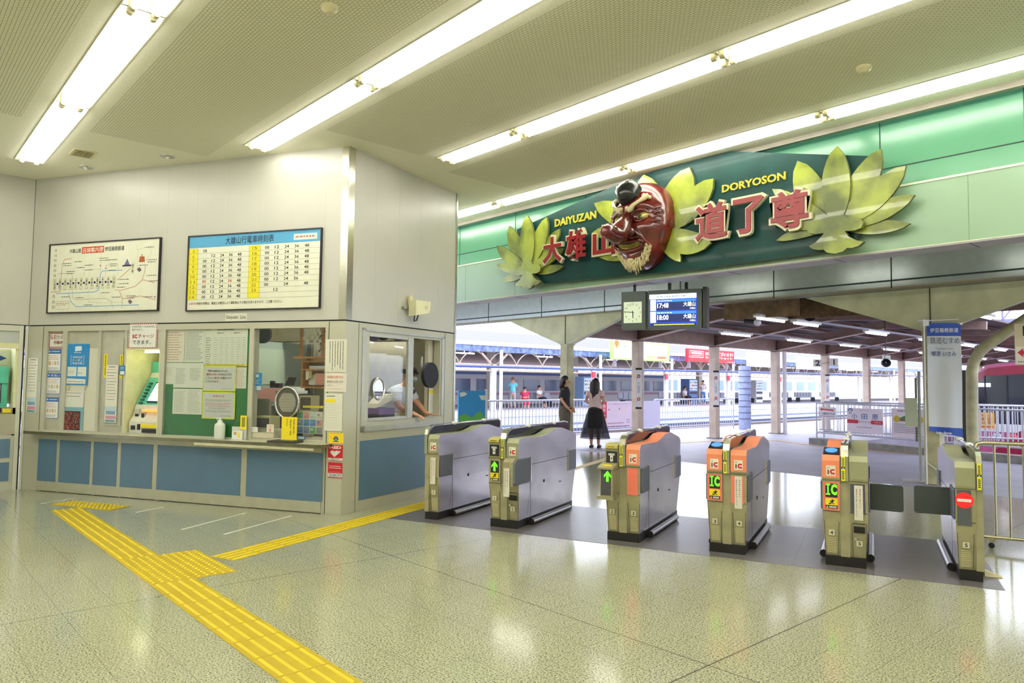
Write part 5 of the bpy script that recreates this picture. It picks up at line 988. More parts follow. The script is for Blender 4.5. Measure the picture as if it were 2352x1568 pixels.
# ------------------------------------------------------------------ steel barrier at the right
RBW = Wall(gw(0, 8.02), GF); SR = M('barrier_steel', (186, 180, 150), .25, .85, noise=.03)
t = thing('barrier', 'stainless steel barrier on castors at the right of the last gate', 'barrier', RBW.w(1.3, 0)); r0 = RBW.px(2245, 1018)[0]
m = MB(RBW.fr()); m.tube([(r0 - .015, .1, 0), (r0 - .02, .9, 0), (r0 + .0, .955, 0), (r0 + .05, .965, 0), (2.6, .975, 0)], .019, SR, 12); m.build('top_rail', t)
m = MB(RBW.fr()); m.cyl((r0 - .02, .1, 0), (2.6, .1, 0), .016, SR, 12); m.build('bottom_rail', t)
for i in range(13): x_ = RBW.px(2285, 1100)[0] + i * .112; m = MB(RBW.fr()); m.cyl((x_, .1, 0), (x_, .965, 0), .0105, SR, 10); m.build('bar', t)
for x_ in (RBW.px(2277, 1240)[0], 2.4):
    m = MB(RBW.fr()); m.box((x_ - .025, .055, -.02), (x_ + .025, .1, .02), SR); m.cyl((x_, .025, -.012), (x_, .025, .012), .025, GBK, 14); m.build('castor', t)
# small cream wedge lying beside the last gate
p = floor_pt(2274, 1322); m = MB(frame_z(p, GF)); m.add([(-.04, -.04, .002), (.08, -.04, .002), (.08, .04, .002), (-.04, .04, .002), (-.04, -.03, .045), (-.04, .03, .045), (.06, .03, .012), (.06, -.03, .012)], [(3, 2, 1, 0), (4, 7, 6, 5), (0, 1, 7, 4), (1, 2, 6, 7), (2, 3, 5, 6), (3, 0, 4, 5)], CRM); tag(m.build('door_wedge'), 'cream wedge on the floor beside the rightmost gate', 'wedge')
# ================================================================== tengu sign over the gates
SGN = thing('mountain_temple_sign', 'dark green sign with a red long-nosed mask, yellow leaves and red characters over the gates', 'sign', (-5.2, 7.2, 2.8))
WG = Wall((0, 7.2), 0)
def zp(zx, zy, ox=1100, oy=320, k=.24237): return (ox + zx * k, oy + zy * k)
def zr(zx, zy): return zp(zx, zy, 1560, 300, .24235)
def plate(pts, d0, d1, mat, side=None):
    """outline given in photo points on the plane y = 7.2 - d1, with real thickness"""
    m = MB(WG.fr()); q = [WG.px(x, y, d1) for x, y in pts]; m.prism(q, d0, d1, mat, side); return m
SDG = M('sign_dark_green', (14, 62, 58), .5, noise=.2, scale=2.5, coat=.06, spec=.25); SEDGE = M('sign_edge_grey', (84, 96, 96), .4)
bpts = [(1187, 527), (1410, 424), (1500, 380), (1633, 372), (1996, 358), (2010, 440), (1960, 560), (1925, 575), (1600, 618), (1250, 651), (1200, 600)]
q = [WG.px(x, y, .1) for x, y in bpts]; q[2] = (q[2][0], 4.08); q[1] = (q[1][0], 4.03); q = [q[0], q[1], (q[2][0] + .1, 4.09), (-4.3, 4.09)] + q[4:]
m = MB(WG.fr()); m.prism(q, .0, .1, SDG, SEDGE); m.build('board', SGN)
LEAF = None
def leaf_mat():
    m, nt, b = newmat('leaf_gold_green'); tc = nt.nodes.new('ShaderNodeTexCoord'); n1 = nt.nodes.new('ShaderNodeTexNoise'); n1.inputs['Scale'].default_value = 2.6; n1.inputs['Detail'].default_value = 3; nt.links.new(tc.outputs['Object'], n1.inputs['Vector'])
    r = nt.nodes.new('ShaderNodeValToRGB'); e = r.color_ramp.elements; e[0].position = .34; e[0].color = lin((84, 96, 28)); e[1].position = .62; e[1].color = lin((156, 170, 58)); nt.links.new(n1.outputs['Fac'], r.inputs[0]); nt.links.new(r.outputs[0], b.inputs['Base Color']); b.inputs['Roughness'].default_value = .3; b.inputs['Coat Weight'].default_value = .3; return m
LF2 = leaf_mat(); LFE = M('leaf_edge_grey', (110, 112, 70), .5)
def petal(B, T, wd, bend=0.0, peak=.5):
    """lens shaped petal outline from base B to tip T, half width wd, in photo points"""
    B = Vector(B); T = Vector(T); d = T - B; n = Vector((-d.y, d.x)).normalized(); L = []; R = []
    for i in range(11):
        f = i / 10; w_ = wd * (math.sin(PI * f ** (math.log(.5) / math.log(peak))) ** .62 if 0 < f < 1 else 0) * (1 if f > .0 else 0); c = B + d * f + n * bend * math.sin(PI * f); L.append(c + n * w_); R.append(c - n * w_)
    return [tuple(p) for p in L] + [tuple(p) for p in reversed(R[1:-1])]
def fan(label_, hub, petals, base, k0, zf):
    root = None
    for i, (T, wd, bend) in enumerate(petals):
        z = k0 - .012 + i * .006; B = base
        m = plate([zf(*p) for p in petal(B, T, wd * 1.08, bend, .5)], z, z + .035, LF2, LFE); o = m.build('petal', SGN if root is None else SGN)
    if hub:
        rr = 225 if zf is zr else 105; m = plate([zf(base[0] + rr * math.cos(a * PI / 12), base[1] - rr * .6 + rr * math.sin(a * PI / 12)) for a in range(24)], k0 - .018, k0 + .0205, LF2, LFE); m.build('leaf_base', SGN)
        m = plate([zf(*p) for p in hub], k0 + .05, k0 + .1, LF2, LFE); m.build('leaf_heart', SGN)
HUBR = [(1400, 800), (1440, 775), (1500, 768), (1555, 790), (1580, 820), (1650, 815), (1710, 825), (1745, 870), (1725, 920), (1660, 945), (1570, 950), (1600, 1000), (1680, 1040), (1750, 1050), (1700, 1090), (1640, 1110), (1590, 1110), (1550, 1145), (1480, 1165), (1400, 1155), (1365, 1125), (1310, 1130), (1260, 1120), (1228, 1095), (1290, 1060), (1340, 1010), (1370, 970), (1300, 980), (1230, 970), (1200, 925), (1230, 885), (1290, 865), (1350, 860), (1370, 820)]
HUBL = [(330 + (x - 1200) * 255 / 545, 1145 + (y - 768) * 275 / 397) for x, y in HUBR]
fan('right', HUBR, [((1120, 285), 140, -40), ((2190, 878), 62, 25), ((920, 1040), 48, 15), ((1910, 175), 120, 20), ((2230, 608), 85, 25), ((878, 550), 80, -15), ((2148, 330), 110, 25), ((845, 830), 60, -10), ((1495, 145), 126, 0)], (1475, 900), .10, zr)
fan('left', HUBL, [((285, 820), 62, -12), ((768, 845), 55, 14), ((800, 1200), 40, 18), ((165, 1005), 52, -14), ((640, 735), 62, 10), ((220, 1340), 36, -10), ((165, 1190), 42, -12), ((797, 1030), 45, 12), ((455, 720), 62, 0)], (455, 1235), .10, zp)
fan('middle', None, [((1090, 605), 110, 0), ((1560, 330), 130, 0), ((1995, 265), 135, 25), ((1300, 440), 90, 0), ((2222, 370), 110, 30), ((1070, 885), 80, 0), ((1140, 1120), 95, -25), ((1430, 1185), 60, 0), ((1910, 1160), 60, 0), ((2200, 980), 110, 40)], (1690, 880), .10, zp)
# lettering
LRED = M('letter_red', (140, 18, 26), .3, noise=.05); LCR = M('letter_cream', (222, 214, 180), .35); LYE = M('letter_yellow', (176, 168, 44), .4)
def letter(ch, q, zf):
    (a, b_), (c_, d_) = q; xa, za = WG.px(*zf(a, (b_ + d_) / 2), .2); xb, _ = WG.px(*zf(c_, (b_ + d_) / 2), .2); _, zt_ = WG.px(*zf((a + c_) / 2, b_), .2); _, zb_ = WG.px(*zf((a + c_) / 2, d_), .2)
    m = MB(WG.fr()); m.text(ch, xa, zb_, xb - xa, zt_ - zb_, .15, LCR, .045, .045); m.build('letter_backing', SGN)
    e = .028; m = MB(WG.fr()); m.text(ch, xa + e, zb_ + e, xb - xa - 2 * e, zt_ - zb_ - 2 * e, .196, LRED, .025, .012); m.build('letter', SGN)
letter('大', ((595, 905), (795, 1185)), zp); letter('雄', ((810, 840), (1030, 1155)), zp); letter('山', ((1065, 805), (1305, 1120)), zp)
letter('道', ((135, 660), (475, 1055)), zr); letter('了', ((490, 605), (830, 992)), zr); letter('尊', ((845, 540), (1250, 952)), zr)
for st, (a, b_, c_, d_), zf in (('DAIYUZAN', (718, 700, 1112, 805), zp), ('DORYOSON', (405, 435, 1010, 540), zr)):
    xa, _ = WG.px(*zf(a, (b_ + d_) / 2 + 25), .11); xb, _ = WG.px(*zf(c_, (b_ + d_) / 2 - 25), .11); cz = WG.px(*zf((a + c_) / 2, (b_ + d_) / 2), .11)[1]; hh = WG.px(*zf((a + c_) / 2, (b_ + d_) / 2 - 38), .11)[1] - WG.px(*zf((a + c_) / 2, (b_ + d_) / 2 + 38), .11)[1]
    m = MB(WG.fr()); m.text(st, xa, cz - hh / 2, xb - xa, hh, .1, LYE, .035, .012); m.build('letter', SGN)
# ---- the mask
MX, MZ = -5.45, 3.40
def mask_mat():
    m = M('mask_red', (106, 20, 18), .25, noise=.35, scale=5, coat=.9); return m
MRED = mask_mat(); MGOLD = M('mask_gold_green', (196, 186, 90), .25, .35, coat=.6, noise=.08); MBLK = M('mask_black', (18, 24, 26), .3, coat=.35, noise=0); MIV = M('mask_ivory', (206, 196, 150), .35, coat=.4); MDK = M('mask_mouth', (46, 12, 10), .5); MHAIR = M('beard_cream', (214, 200, 150), .7, noise=.25, scale=30)
def gau(x, z, cx, cz, sx_, sz_): return math.exp(-((x - cx) / sx_) ** 2 - ((z - cz) / sz_) ** 2)
def msurf(x, z):
    s_ = max(-1, min(1, z / .54)); w_ = .44 * (1 - abs(s_) ** 2.6) ** .5 * (1.0 if s_ > -.1 else 1 - .28 * (-.1 - s_)) + 1e-4
    t = max(-1, min(1, x / w_)); d = .34 * (1 - t * t) ** .45 * (1 - abs(s_) ** 3) ** .45
    ax_ = abs(x)
    d += .05 * gau(ax_, z, .13, .20, .12, .05)            # brow ridges
    d += .05 * gau(x, z, 0, .13, .05, .07)                # frown
    d -= .07 * gau(ax_, z, .17, .06, .09, .06)            # eye sockets
    d += .07 * gau(ax_, z, .23, -.08, .11, .10)           # cheeks
    d += .05 * gau(x, z, 0, -.1, .12, .1)
    d -= .06 * gau(x, z, .0, -.29, .17, .05)              # mouth
    d += .05 * gau(ax_, z, .2, -.2, .05, .06)
    d += .05 * gau(x, z, 0, -.45, .12, .08)               # chin
    d += .012 * math.sin(z * 70 + ax_ * 30) * gau(ax_, z, .33, .08, .06, .12) + .012 * math.sin(z * 75) * gau(x, z, 0, .3, .2, .08)
    return d
def mpt(x, z, e=0.0): return Vector((MX + x, 7.1 - .05 - msurf(x, z) - e, MZ + z))
m = MB(); NU, NV = 64, 72; vs = []
for j in range(NV + 1):
    s_ = -math.cos(PI * j / NV); z = .54 * s_; w_ = .44 * (1 - abs(s_) ** 2.6) ** .5 * (1.0 if s_ > -.1 else 1 - .28 * (-.1 - s_)) if abs(s_) < 1 else 0
    for i in range(NU + 1): x = w_ * math.sin(PI / 2 * (2 * i / NU - 1)); vs.append(mpt(x, z) if abs(2 * i / NU - 1) < 1 and abs(s_) < 1 else Vector((MX + x, 7.1, MZ + z)))
m.add(vs, [(j * (NU + 1) + i, j * (NU + 1) + i + 1, (j + 1) * (NU + 1) + i + 1, (j + 1) * (NU + 1) + i) for j in range(NV) for i in range(NU)], MRED, True)
mask = m.build('mask', SGN)
mask['_o'] = SGN['_o']
def sub(m, name): return m.build(name, mask)
npath = [(0, 6.80, .12), (0, 6.72, .05), (0, 6.66, -.04), (0, 6.60, -.12), (0, 6.53, -.175), (0, 6.46, -.185), (0, 6.40, -.165), (0, 6.34, -.155), (0, 6.29, -.165)]
m = MB(); m.tube([(MX + a, b_, MZ + c_) for a, b_, c_ in npath], [.06, .085, .112, .13, .118, .094, .088, .09, .062], MRED, 22); m.sphere((MX, 6.29, MZ - .165), (.06, .035, .06), MRED, 18, 8); m.sphere((MX, 6.34, MZ - .158), (.086, .05, .086), MRED, 18, 10)
for sg in (-1, 1): m.sphere((MX + sg * .085, 6.68, MZ - .13), (.07, .09, .06), MRED, 16, 10)
sub(m, 'nose')
for sg in (-1, 1):
    c = mpt(sg * .17, .06, -.01); m = MB(); fe = Matrix.Translation(c) @ Matrix.Rotation(sg * -.35, 4, 'Y')
    m.fr = fe; m.sphere((0, 0, 0), (.098, .06, .058), MGOLD, 20, 10); m.sphere((-.01 * sg, -.045, -.006), (.038, .022, .038), M('iris_olive', (96, 96, 30), .2, coat=1), 16, 8); m.sphere((-.01 * sg, -.068, -.006), (.015, .006, .015), MBLK, 12, 6); sub(m, 'eye')
    m = MB(); m.tube([mpt(sg * x_, z_, .012) for x_, z_ in ((.065, .085), (.11, .125), (.17, .14), (.23, .125), (.27, .09))], [.012, .016, .018, .016, .01], MRED, 10); m.tube([mpt(sg * x_, z_, .012) for x_, z_ in ((.08, .04), (.13, .0), (.19, -.005), (.25, .03))], [.01, .015, .014, .008], MRED, 10); sub(m, 'eyelid')
    m = MB(); bp_ = [(.05, .13), (.09, .15), (.14, .185), (.19, .225), (.235, .27), (.26, .30)]; m.tube([mpt(sg * x_, z_, .035) for x_, z_ in bp_], [.03, .038, .026, .022, .034, .03], MIV, 14); m.sphere(mpt(sg * .215, .30, .035), .028, MIV, 12, 8); m.sphere(mpt(sg * .045, .16, .035), .026, MIV, 12, 8); m.sphere(mpt(sg * .28, .27, .03), .024, MIV, 12, 8); sub(m, 'eyebrow')
    m = MB()
    for k in range(4): m.tube([mpt(sg * (.30 + .01 * k), .12 - k * .045 + .0, .0), mpt(sg * .34, .14 - k * .05, .012), mpt(sg * .385, .17 - k * .055, .0)], [.006, .013, .005], MRED, 8)
    m.tube([mpt(sg * x_, z_, .005) for x_, z_ in ((.1, -.1), (.16, -.14), (.22, -.2), (.25, -.3))], [.012, .024, .024, .012], MRED, 10); sub(m, 'wrinkle')
m = MB(); mo = [(.2 * math.cos(a), -.29 + .055 * math.sin(a) + .03 * abs(math.cos(a)) ** 2) for a in [2 * PI * i / 28 for i in range(29)]]; m.add([mpt(0, -.29, .004)] + [mpt(x_ * .95, z_, .004) for x_, z_ in mo[:-1]], [(0, 1 + i, 1 + (i + 1) % 28) for i in range(28)], MDK); sub(m, 'mouth')
m = MB(); m.tube([mpt(x_ * 1.05, z_ + .006, .018) for x_, z_ in mo], [.022 if i < 14 else .03 for i in range(29)], MRED, 10, caps=False); sub(m, 'lips')
m = MB()
for r_ in (0, 1):
    for k in range(9): x_ = -.144 + k * .036; zc = -.272 - r_ * .036 + .022 * (abs(x_) / .15) ** 2; a, b_, c_, d_ = [mpt(x_ + u, zc + v, .014) for u, v in ((-.016, -.016), (.016, -.016), (.016, .016), (-.016, .016))]; m.add([a, b_, c_, d_] + [p + Vector((0, .02, 0)) for p in (a, b_, c_, d_)], [(0, 1, 2, 3), (0, 4, 5, 1), (2, 6, 7, 3), (1, 5, 6, 2), (0, 3, 7, 4)], MGOLD)
sub(m, 'teeth')
m = MB(); rn = random.Random(5)
for k in range(150):
    a = PI + PI * (k + .5) / 150; rr = 1 + .25 * rn.random(); x_ = .21 * math.cos(a); z_ = -.30 + .17 * math.sin(a) * rr + .04 * abs(math.cos(a)); L = (.035 + .06 * abs(math.sin(a)) ** 3) * (.7 + .5 * rn.random())
    p = mpt(x_ * rr, max(z_, -.52), .0); d = Vector((-.25 * x_ + .03 * (rn.random() - .5), -.03, -1)).normalized(); m.tube([p + Vector((0, -.005, .02)), p + d * L * .5 + Vector((0, -.02, 0)), p + d * L], [.014, .012, .003], MHAIR, 6)
for k in range(60):
    x_ = (rn.random() - .5) * .16; p = mpt(x_, -.47 + rn.random() * .04, .0); L = .07 * (1 - abs(x_) * 5) + .03; m.tube([p, p + Vector((-x_ * .3, -.03, -L * .5)), p + Vector((-x_ * .7, -.015, -L))], [.014, .012, .003], MHAIR, 6)
sub(m, 'beard')
m = MB(); c = mpt(-.02, .36, -.03)
def hatf(r_, z_): return [(r_ * (1 + .05 * math.cos(6 * (2 * PI * i / 24))) * math.cos(2 * PI * i / 24 + .3), r_ * (1 + .05 * math.cos(6 * (2 * PI * i / 24))) * math.sin(2 * PI * i / 24 + .3)) for i in range(24)]
fh = Matrix.Translation(c) @ Matrix.Rotation(math.radians(58), 4, 'X')
m.fr = fh; rs = [(.16, -.04), (.165, .03), (.152, .09), (.122, .135), (.075, .165), (.01, .178)]; vs = []
for r_, z_ in rs: vs += [(x_, y_ * 1.0, z_) for x_, y_ in hatf(r_, z_)]
m.add(vs, [(i * 24 + k, i * 24 + (k + 1) % 24, (i + 1) * 24 + (k + 1) % 24, (i + 1) * 24 + k) for i in range(5) for k in range(24)] + [tuple(range(120, 144))], MBLK, True); sub(m, 'hat')
# two stay wires between mask and letters
m = MB(); m.cyl(WG.w(*WG.px(*zp(1940, 830), .2), .2), WG.w(*WG.px(*zr(130, 820), .2), .2), .003, INK, 6); m.build('stay_wire', SGN)
# ================================================================== concourse beam, columns and platform canopy
ASPH = M('asphalt', (164, 160, 178), .55, noise=.08, scale=1.5); CONC = M('concrete', (150, 146, 140), .8, noise=.15, scale=6, bump=.3)
m = MB(); m.box((-14.0, 11.6, -1.1), (8, 19.0, -.002), ASPH); m.box((-14.0, 19.0, -1.1), (-8.2, 75, -.002), ASPH); m.box((-3.9, 19.0, -1.1), (8, 75, -.002), ASPH); m.box((4.5, 7.2, -1.1), (12, 11.6, -.002), ASPH); m.box((-16, 11.6, -1.0), (-14, 13.6, -.002), ASPH); struct('ground', m)
GRAV = M('track_gravel', (150, 146, 156), .9, noise=.25, scale=40, bump=.6); m = MB(); m.quad([(-80, -20, -1.1), (20, -20, -1.1), (20, 120, -1.1), (-80, 120, -1.1)], GRAV); struct('ground_track_bed', m)
YLN = M('ochre_line', (206, 168, 120), .6, noise=.1)
m = MB(); pl = [floor_pt(*p) for p in ((1500, 1020), (1640, 1012), (1790, 1012), (1862, 1022), (2000, 1034), (2120, 1044), (2352, 1048))]
for a, b_ in zip(pl, pl[1:]): m.bar(a + Vector((0, 0, .002)), b_ + Vector((0, 0, .002)), .14, .004, YLN)
tag(m.build('ochre_line'), 'worn ochre guide line painted across the asphalt before the station sign', 'floor line')
for i in range(2):
    m = MB(); p, q = floor_pt(1310 + i * 8, 1078), floor_pt(1392 + i * 12, 1052); m.bar(p + Vector((0, 0, .002)), q + Vector((0, 0, .002)), .06, .004, P(206, 176, 110)); tag(m.build('guide_line'), ['dull yellow guide line beyond the gates, nearer the booth', 'dull yellow guide line beyond the gates, nearer the third gate'][i], 'floor line')
# second fascia beam
BW = M('beam_panel', (176, 186, 184), .22, .35, noise=.04); BG = M('beam_gap', (46, 62, 62), .8); GUS = M('gusset_cream', (206, 206, 166), .45, noise=.12, scale=3)
m = MB(); m.box((-30, 11.8, 3.03), (6, 12.0, 3.75), BW); m.box((-30, 11.795, 3.11), (6, 11.8, 3.135), BG); m.box((-30, 11.8, 3.0), (6, 12.1, 3.03), M('beam_soffit', (150, 142, 120), .5))
for i in range(14): X = -21.9 + i * 1.95; m.box((X - .008, 11.794, 3.0), (X + .008, 11.8, 3.75), BG)
m.box((-30, 7.56, 3.62), (6, 11.8, 3.66), M('lobby_soffit', (214, 210, 186), .35)); struct('trim_8', m)
for i in range(5):
    X = -10.6 + i * 2.6; t = thing('lobby_light', 'strip light on the soffit behind the sign wall, %s from the booth side' % ['first', 'second', 'third', 'fourth', 'fifth'][i], 'ceiling light', (X, 9.6, 3.62), 'strip lights behind the sign wall'); m = MB(); m.box((X - .6, 9.55, 3.57), (X + .6, 9.65, 3.62), LAMPW); m.build('housing', t); m = MB(); m.cyl((X - .57, 9.6, 3.54), (X + .57, 9.6, 3.54), .018, TUBE, 8); m.build('tube', t)
COLM = M('column_cream', (200, 194, 152), .45, noise=.2, scale=5); COLP = M('column_pinkish', (206, 186, 168), .5, noise=.12, scale=4); BRB = M('canopy_brown', (112, 84, 76), .6, noise=.15, scale=4); BRR = M('canopy_rafter', (150, 122, 112), .55, noise=.12, scale=4)
CORR = M('corrugated_roof', (104, 86, 80), .7, noise=.2, scale=2, aniso=(1, 30, 1))
def beam_column(x, y, label, wide=3.3):
    t = thing('beam_column', label, 'column', (x, y, 0), 'cream columns under the long beam'); h = 2.36
    m = MB(); m.box((x - .11, y - .11, 0), (x + .11, y + .11, h), COLM); m.build('shaft', t, bevel=.01)
    m = MB(Matrix(((1, 0, 0, x), (0, 0, -1, y + .04), (0, 1, 0, 0), (0, 0, 0, 1)))); m.prism([(-.12, h - .02), (.12, h - .02), (wide * .42, 2.78), (wide * .6, 3.0), (-wide * .6, 3.0), (-wide * .42, 2.78)], -.04, .10, GUS); m.prism([(-.11, h - .03), (.11, h - .03), (.15, h + .02), (wide * .42, 2.75), (wide * .6, 2.98), (wide * .6, 3.0), (wide * .42, 2.79), (0, h + .05), (-wide * .42, 2.79), (-wide * .6, 3.0), (-wide * .6, 2.98), (-wide * .42, 2.75), (-.15, h + .02)][0:0] or [(-.12, h - .03), (.12, h - .03), (.12, h), (-.12, h)], -.1, .14, GUS); m.build('gusset', t)
    m = MB(); m.box((x - .005, y - .072, h), (x + .005, y - .06, 3.0), SEAM); m.build('weld_line', t)
beam_column(-11.45, 11.95, 'cream steel column with flared head behind the two standing women'); beam_column(-3.92, 12.2, 'cream steel column with flared head behind the hanging banner')
# canopy columns in a row
def canopy_column(y, label, sign=True):
    t = thing('canopy_column', label, 'column', (-11.0, y, 0), 'canopy columns along the near platform')
    m = MB(); m.box((-11.11, y - .1, 0), (-10.89, y + .1, 2.5), COLP); m.build('shaft', t, bevel=.015)
    m = MB(); m.box((-11.13, y - .12, 2.5), (-10.87, y + .12, 2.86), BRB); m.build('cap', t)
    if y > 16 : m = MB(); m.box((-11.16, y - .15, 0), (-10.84, y + .15, .03), CONC); m.build('foot', t)
    if sign:
        S = Sheet(Wall((-10.89 + .01 - .053, y - .1 - .01 - .053), 45), 0, 0, 0, 0, P(236, 234, 236), 0, .004, sz=(.0, 1.85, .15, .85)); S.rect(0, 0, 1, .05, INK); S.rect(0, .94, 1, .99, INK)
        F = P(150, 40, 60)
        for v, c_ in ((.2, F), (.75, P(206, 60, 60))): S.disc(.5, v, .042, c_); S.disc(.5, v, .018, WHITE, 3); S.disc(.2, v + .05, .012, c_)
        S.vtxt('小田原', .3, .33, .7, .62, P(130, 140, 160), .0); S.build('flower_sign', t)
ys = [13.96 + 3.35 * i for i in range(12)]
ol = ['nearest canopy column with a flower strip sign, beside the pink notice', 'second canopy column with a flower strip sign and rusty foot', 'third canopy column with a round downpipe', 'fourth canopy column between the numbers 2 and 1', 'fifth canopy column', 'sixth canopy column behind the station sign', 'seventh canopy column', 'eighth canopy column', 'ninth canopy column', 'tenth canopy column', 'eleventh canopy column', 'twelfth canopy column']
for i, y in enumerate(ys): canopy_column(y, ol[i] + ' from the hall' if i > 3 else ol[i], i in (0, 1, 3, 6))
m = MB(); m.cyl((-10.8, ys[2] + .18, 0), (-10.8, ys[2] + .18, 2.5), .06, P(226, 224, 228), 12); tag(m.build('downpipe'), 'white round downpipe against the third canopy column', 'pipe')
# roof: brown corrugated sheets, eave beam, rafters, purlins
m = MB()
def roof(m, x0, z0, x1, z1, y0, y1): m.add([(x0, y0, z0), (x1, y0, z1), (x1, y1, z1), (x0, y1, z0), (x0, y0, z0 + .04), (x1, y0, z1 + .04), (x1, y1, z1 + .04), (x0, y1, z0 + .04)], [(3, 2, 1, 0), (4, 5, 6, 7), (0, 1, 5, 4), (1, 2, 6, 5), (2, 3, 7, 6), (3, 0, 4, 7)], CORR)
roof(m, -11.6, 2.9, -7.8, 3.32, 12.1, 56); roof(m, -7.8, 3.32, -5.4, 3.18, 12.1, 56); roof(m, -5.4, 3.18, 3.5, 3.2, 12.1, 16.4); roof(m, -3.2, 3.18, 3.5, 3.3, 16.4, 56)
struct('canopy_roof', m)
m = MB(); m.box((-11.08, 12.1, 2.52), (-10.92, 56, 2.84), BRR); m.box((-11.14, 12.1, 2.83), (-10.86, 56, 2.85), BRR); m.box((-11.14, 12.1, 2.51), (-10.86, 56, 2.53), BRR); m.box((-11.7, 12.1, 2.84), (-11.5, 56, 2.95), BRB); struct('trim_5', m)
m = MB()
for y in ys: m.bar((-10.9, y, 2.66), (-7.8, y, 3.16), .1, .24, BRR); m.bar((-10.9, y, 2.54), (-7.8, y, 3.05), .18, .02, P(196, 170, 158)); m.bar((-7.8, y, 3.16), (-5.4, y, 3.02), .1, .2, BRR); m.bar((-10.6, y - .0, 2.8), (-7.9, y + 1.7, 3.24), .03, .03, P(186, 166, 158))
for y in (12.7, 14.2, 15.9): m.bar((-5.4, y, 3.02), (3.5, y, 3.05), .1, .2, BRR)
for i in range(13): y = 17.3 + 3.3 * i; m.bar((-3.2, y, 3.05), (3.5, y, 3.15), .1, .2, BRR)
struct('canopy_rafters', m)
m = MB()
for x, z in ((-10.3, 3.0), (-9.4, 3.1), (-8.5, 3.2), (-7.2, 3.25), (-6.2, 3.2)): m.box((x - .03, 12.1, z - .08), (x + .03, 56, z), BRB); m.box((x - .045, 12.1, z - .085), (x + .045, 56, z - .075), P(190, 164, 150))
for x in (-4.6, -3.4, -2.0, -.6, 1): m.box((x - .03, 12.1, 3.1), (x + .03, 16.4, 3.17), BRB)
for x in (-2.6, -1.4): m.box((x - .03, 16.4, 3.05), (x + .03, 56, 3.14), BRB)
m.box((-9.53, 12.1, 2.76), (-9.47, 56, 2.79), P(150, 146, 160)); m.box((-6.85, 12.1, 2.76), (-6.75, 56, 2.79), P(150, 146, 160)); struct('canopy_purlins', m)
m = MB(); m.box((-7.6, 12.3, 2.72), (-6.1, 12.34, 3.2), M('rusty_panel', (120, 92, 58), .7, noise=.25)); m.box((-7.0, 13.2, 2.75), (-5.2, 13.24, 3.2), MATS['rusty_panel']); struct('trim_6', m)
# second canopy gutter and footbridge seen through the gap
m = MB(); m.box((-3.35, 16.4, 2.98), (-3.2, 60, 3.22), M('gutter_blue', (150, 170, 214), .5, noise=.12)); m.box((-3.38, 16.4, 2.95), (-3.15, 60, 2.98), BRR); struct('trim_7', m)
m = MB(); BRD = P(120, 116, 150)
for i in range(16): x = -14 + i * 1.6; m.box((x - .04, 44, 5.0), (x + .04, 44.1, 7.6), BRD); m.bar((x, 44, 5.0), (x + 1.6, 44, 7.2), .06, .06, BRD)
m.box((-16, 44, 4.6), (12, 44.2, 5.05), BRD); m.box((-16, 44, 7.5), (12, 44.2, 7.7), BRD); m.box((-16, 44.1, 6.0), (12, 44.15, 6.06), BRD); tag(m.build('footbridge'), 'pale purple footbridge truss seen through the gap between the canopies', 'bridge')
OL = M('platform_tube', (246, 244, 255), emit=9)
def platform_lamp(x, y, L, label, z=2.7):
    t = thing('platform_light', label, 'ceiling light', (x, y + L / 2, z), 'platform strip lights'); m = MB(); m.box((x - .07, y, z + .02), (x + .07, y + L, z + .065), LAMPW); m.build('housing', t); m = MB(); m.cyl((x, y + .03, z), (x, y + L - .03, z), .022, OL, 10); m.build('tube', t)
on = ['nearest', 'second', 'third', 'fourth', 'fifth', 'sixth', 'seventh', 'eighth', 'ninth', 'tenth']
for i in range(9): platform_lamp(-9.5, 15.25 + 3.25 * i, 1.35, 'platform strip light, %s in the row beside the canopy columns' % on[i])
for i, (y, L) in enumerate(((12.1, 1.05), (13.5, 1.05), (16.9, 1.2), (20.2, 1.2), (23.5, 1.2), (26.8, 1.2), (30.1, 1.2))): platform_lamp(-6.8, y, L, 'platform strip light, %s in the middle row under the canopy' % on[i])
for i, y in enumerate((13.7, 17.9, 21.5, 25.1, 28.7)): platform_lamp(-3.8 + (1.2 if i else 0), y, 1.1, 'platform strip light, %s in the row right of the banner' % on[i])
# horn speakers, globe lamp
def horn(c, label, r=.11):
    c = Vector(c); d = Vector((.35, -.9, -.2)).normalized(); t = thing('horn_speaker', label, 'speaker', c, 'horn loudspeakers'); m = MB(); m.tube([c, c + d * .08, c + d * .16, c + d * .2], [.03, .05, r * .8, r], M('horn_grey', (76, 74, 78), .5), 18, caps=False); m.tube([c - d * .12, c], [.05, .05], MATS['horn_grey'], 12); m.build('horn', t); m = MB(); m.cyl(c + d * .06, c + d * .17, .02, P(110, 108, 110), 10); m.build('driver', t); m = MB(); m.cyl(c, c + Vector((0, 0, 3.15 - c.z)), .012, MATS['horn_grey'], 8); m.build('bracket', t)
horn(floor_pt(1862, 722, z=2.85), 'grey horn speaker close under the middle of the beam'); horn(at_Y(2035, 830, 19.0), 'grey horn speaker under the small number 2 plate')
c = at_Y(1740, 740, 13.2); t = thing('globe_lamp', 'white globe lamp on a dark arm under the canopy', 'lamp', c); m = MB(); m.sphere(c, .075, M('globe_white', (226, 220, 226), .3), 18, 10); m.build('globe', t); m = MB(); m.cyl(c, c + Vector((-.28, 0, .04)), .045, DKB, 12); m.build('arm', t)
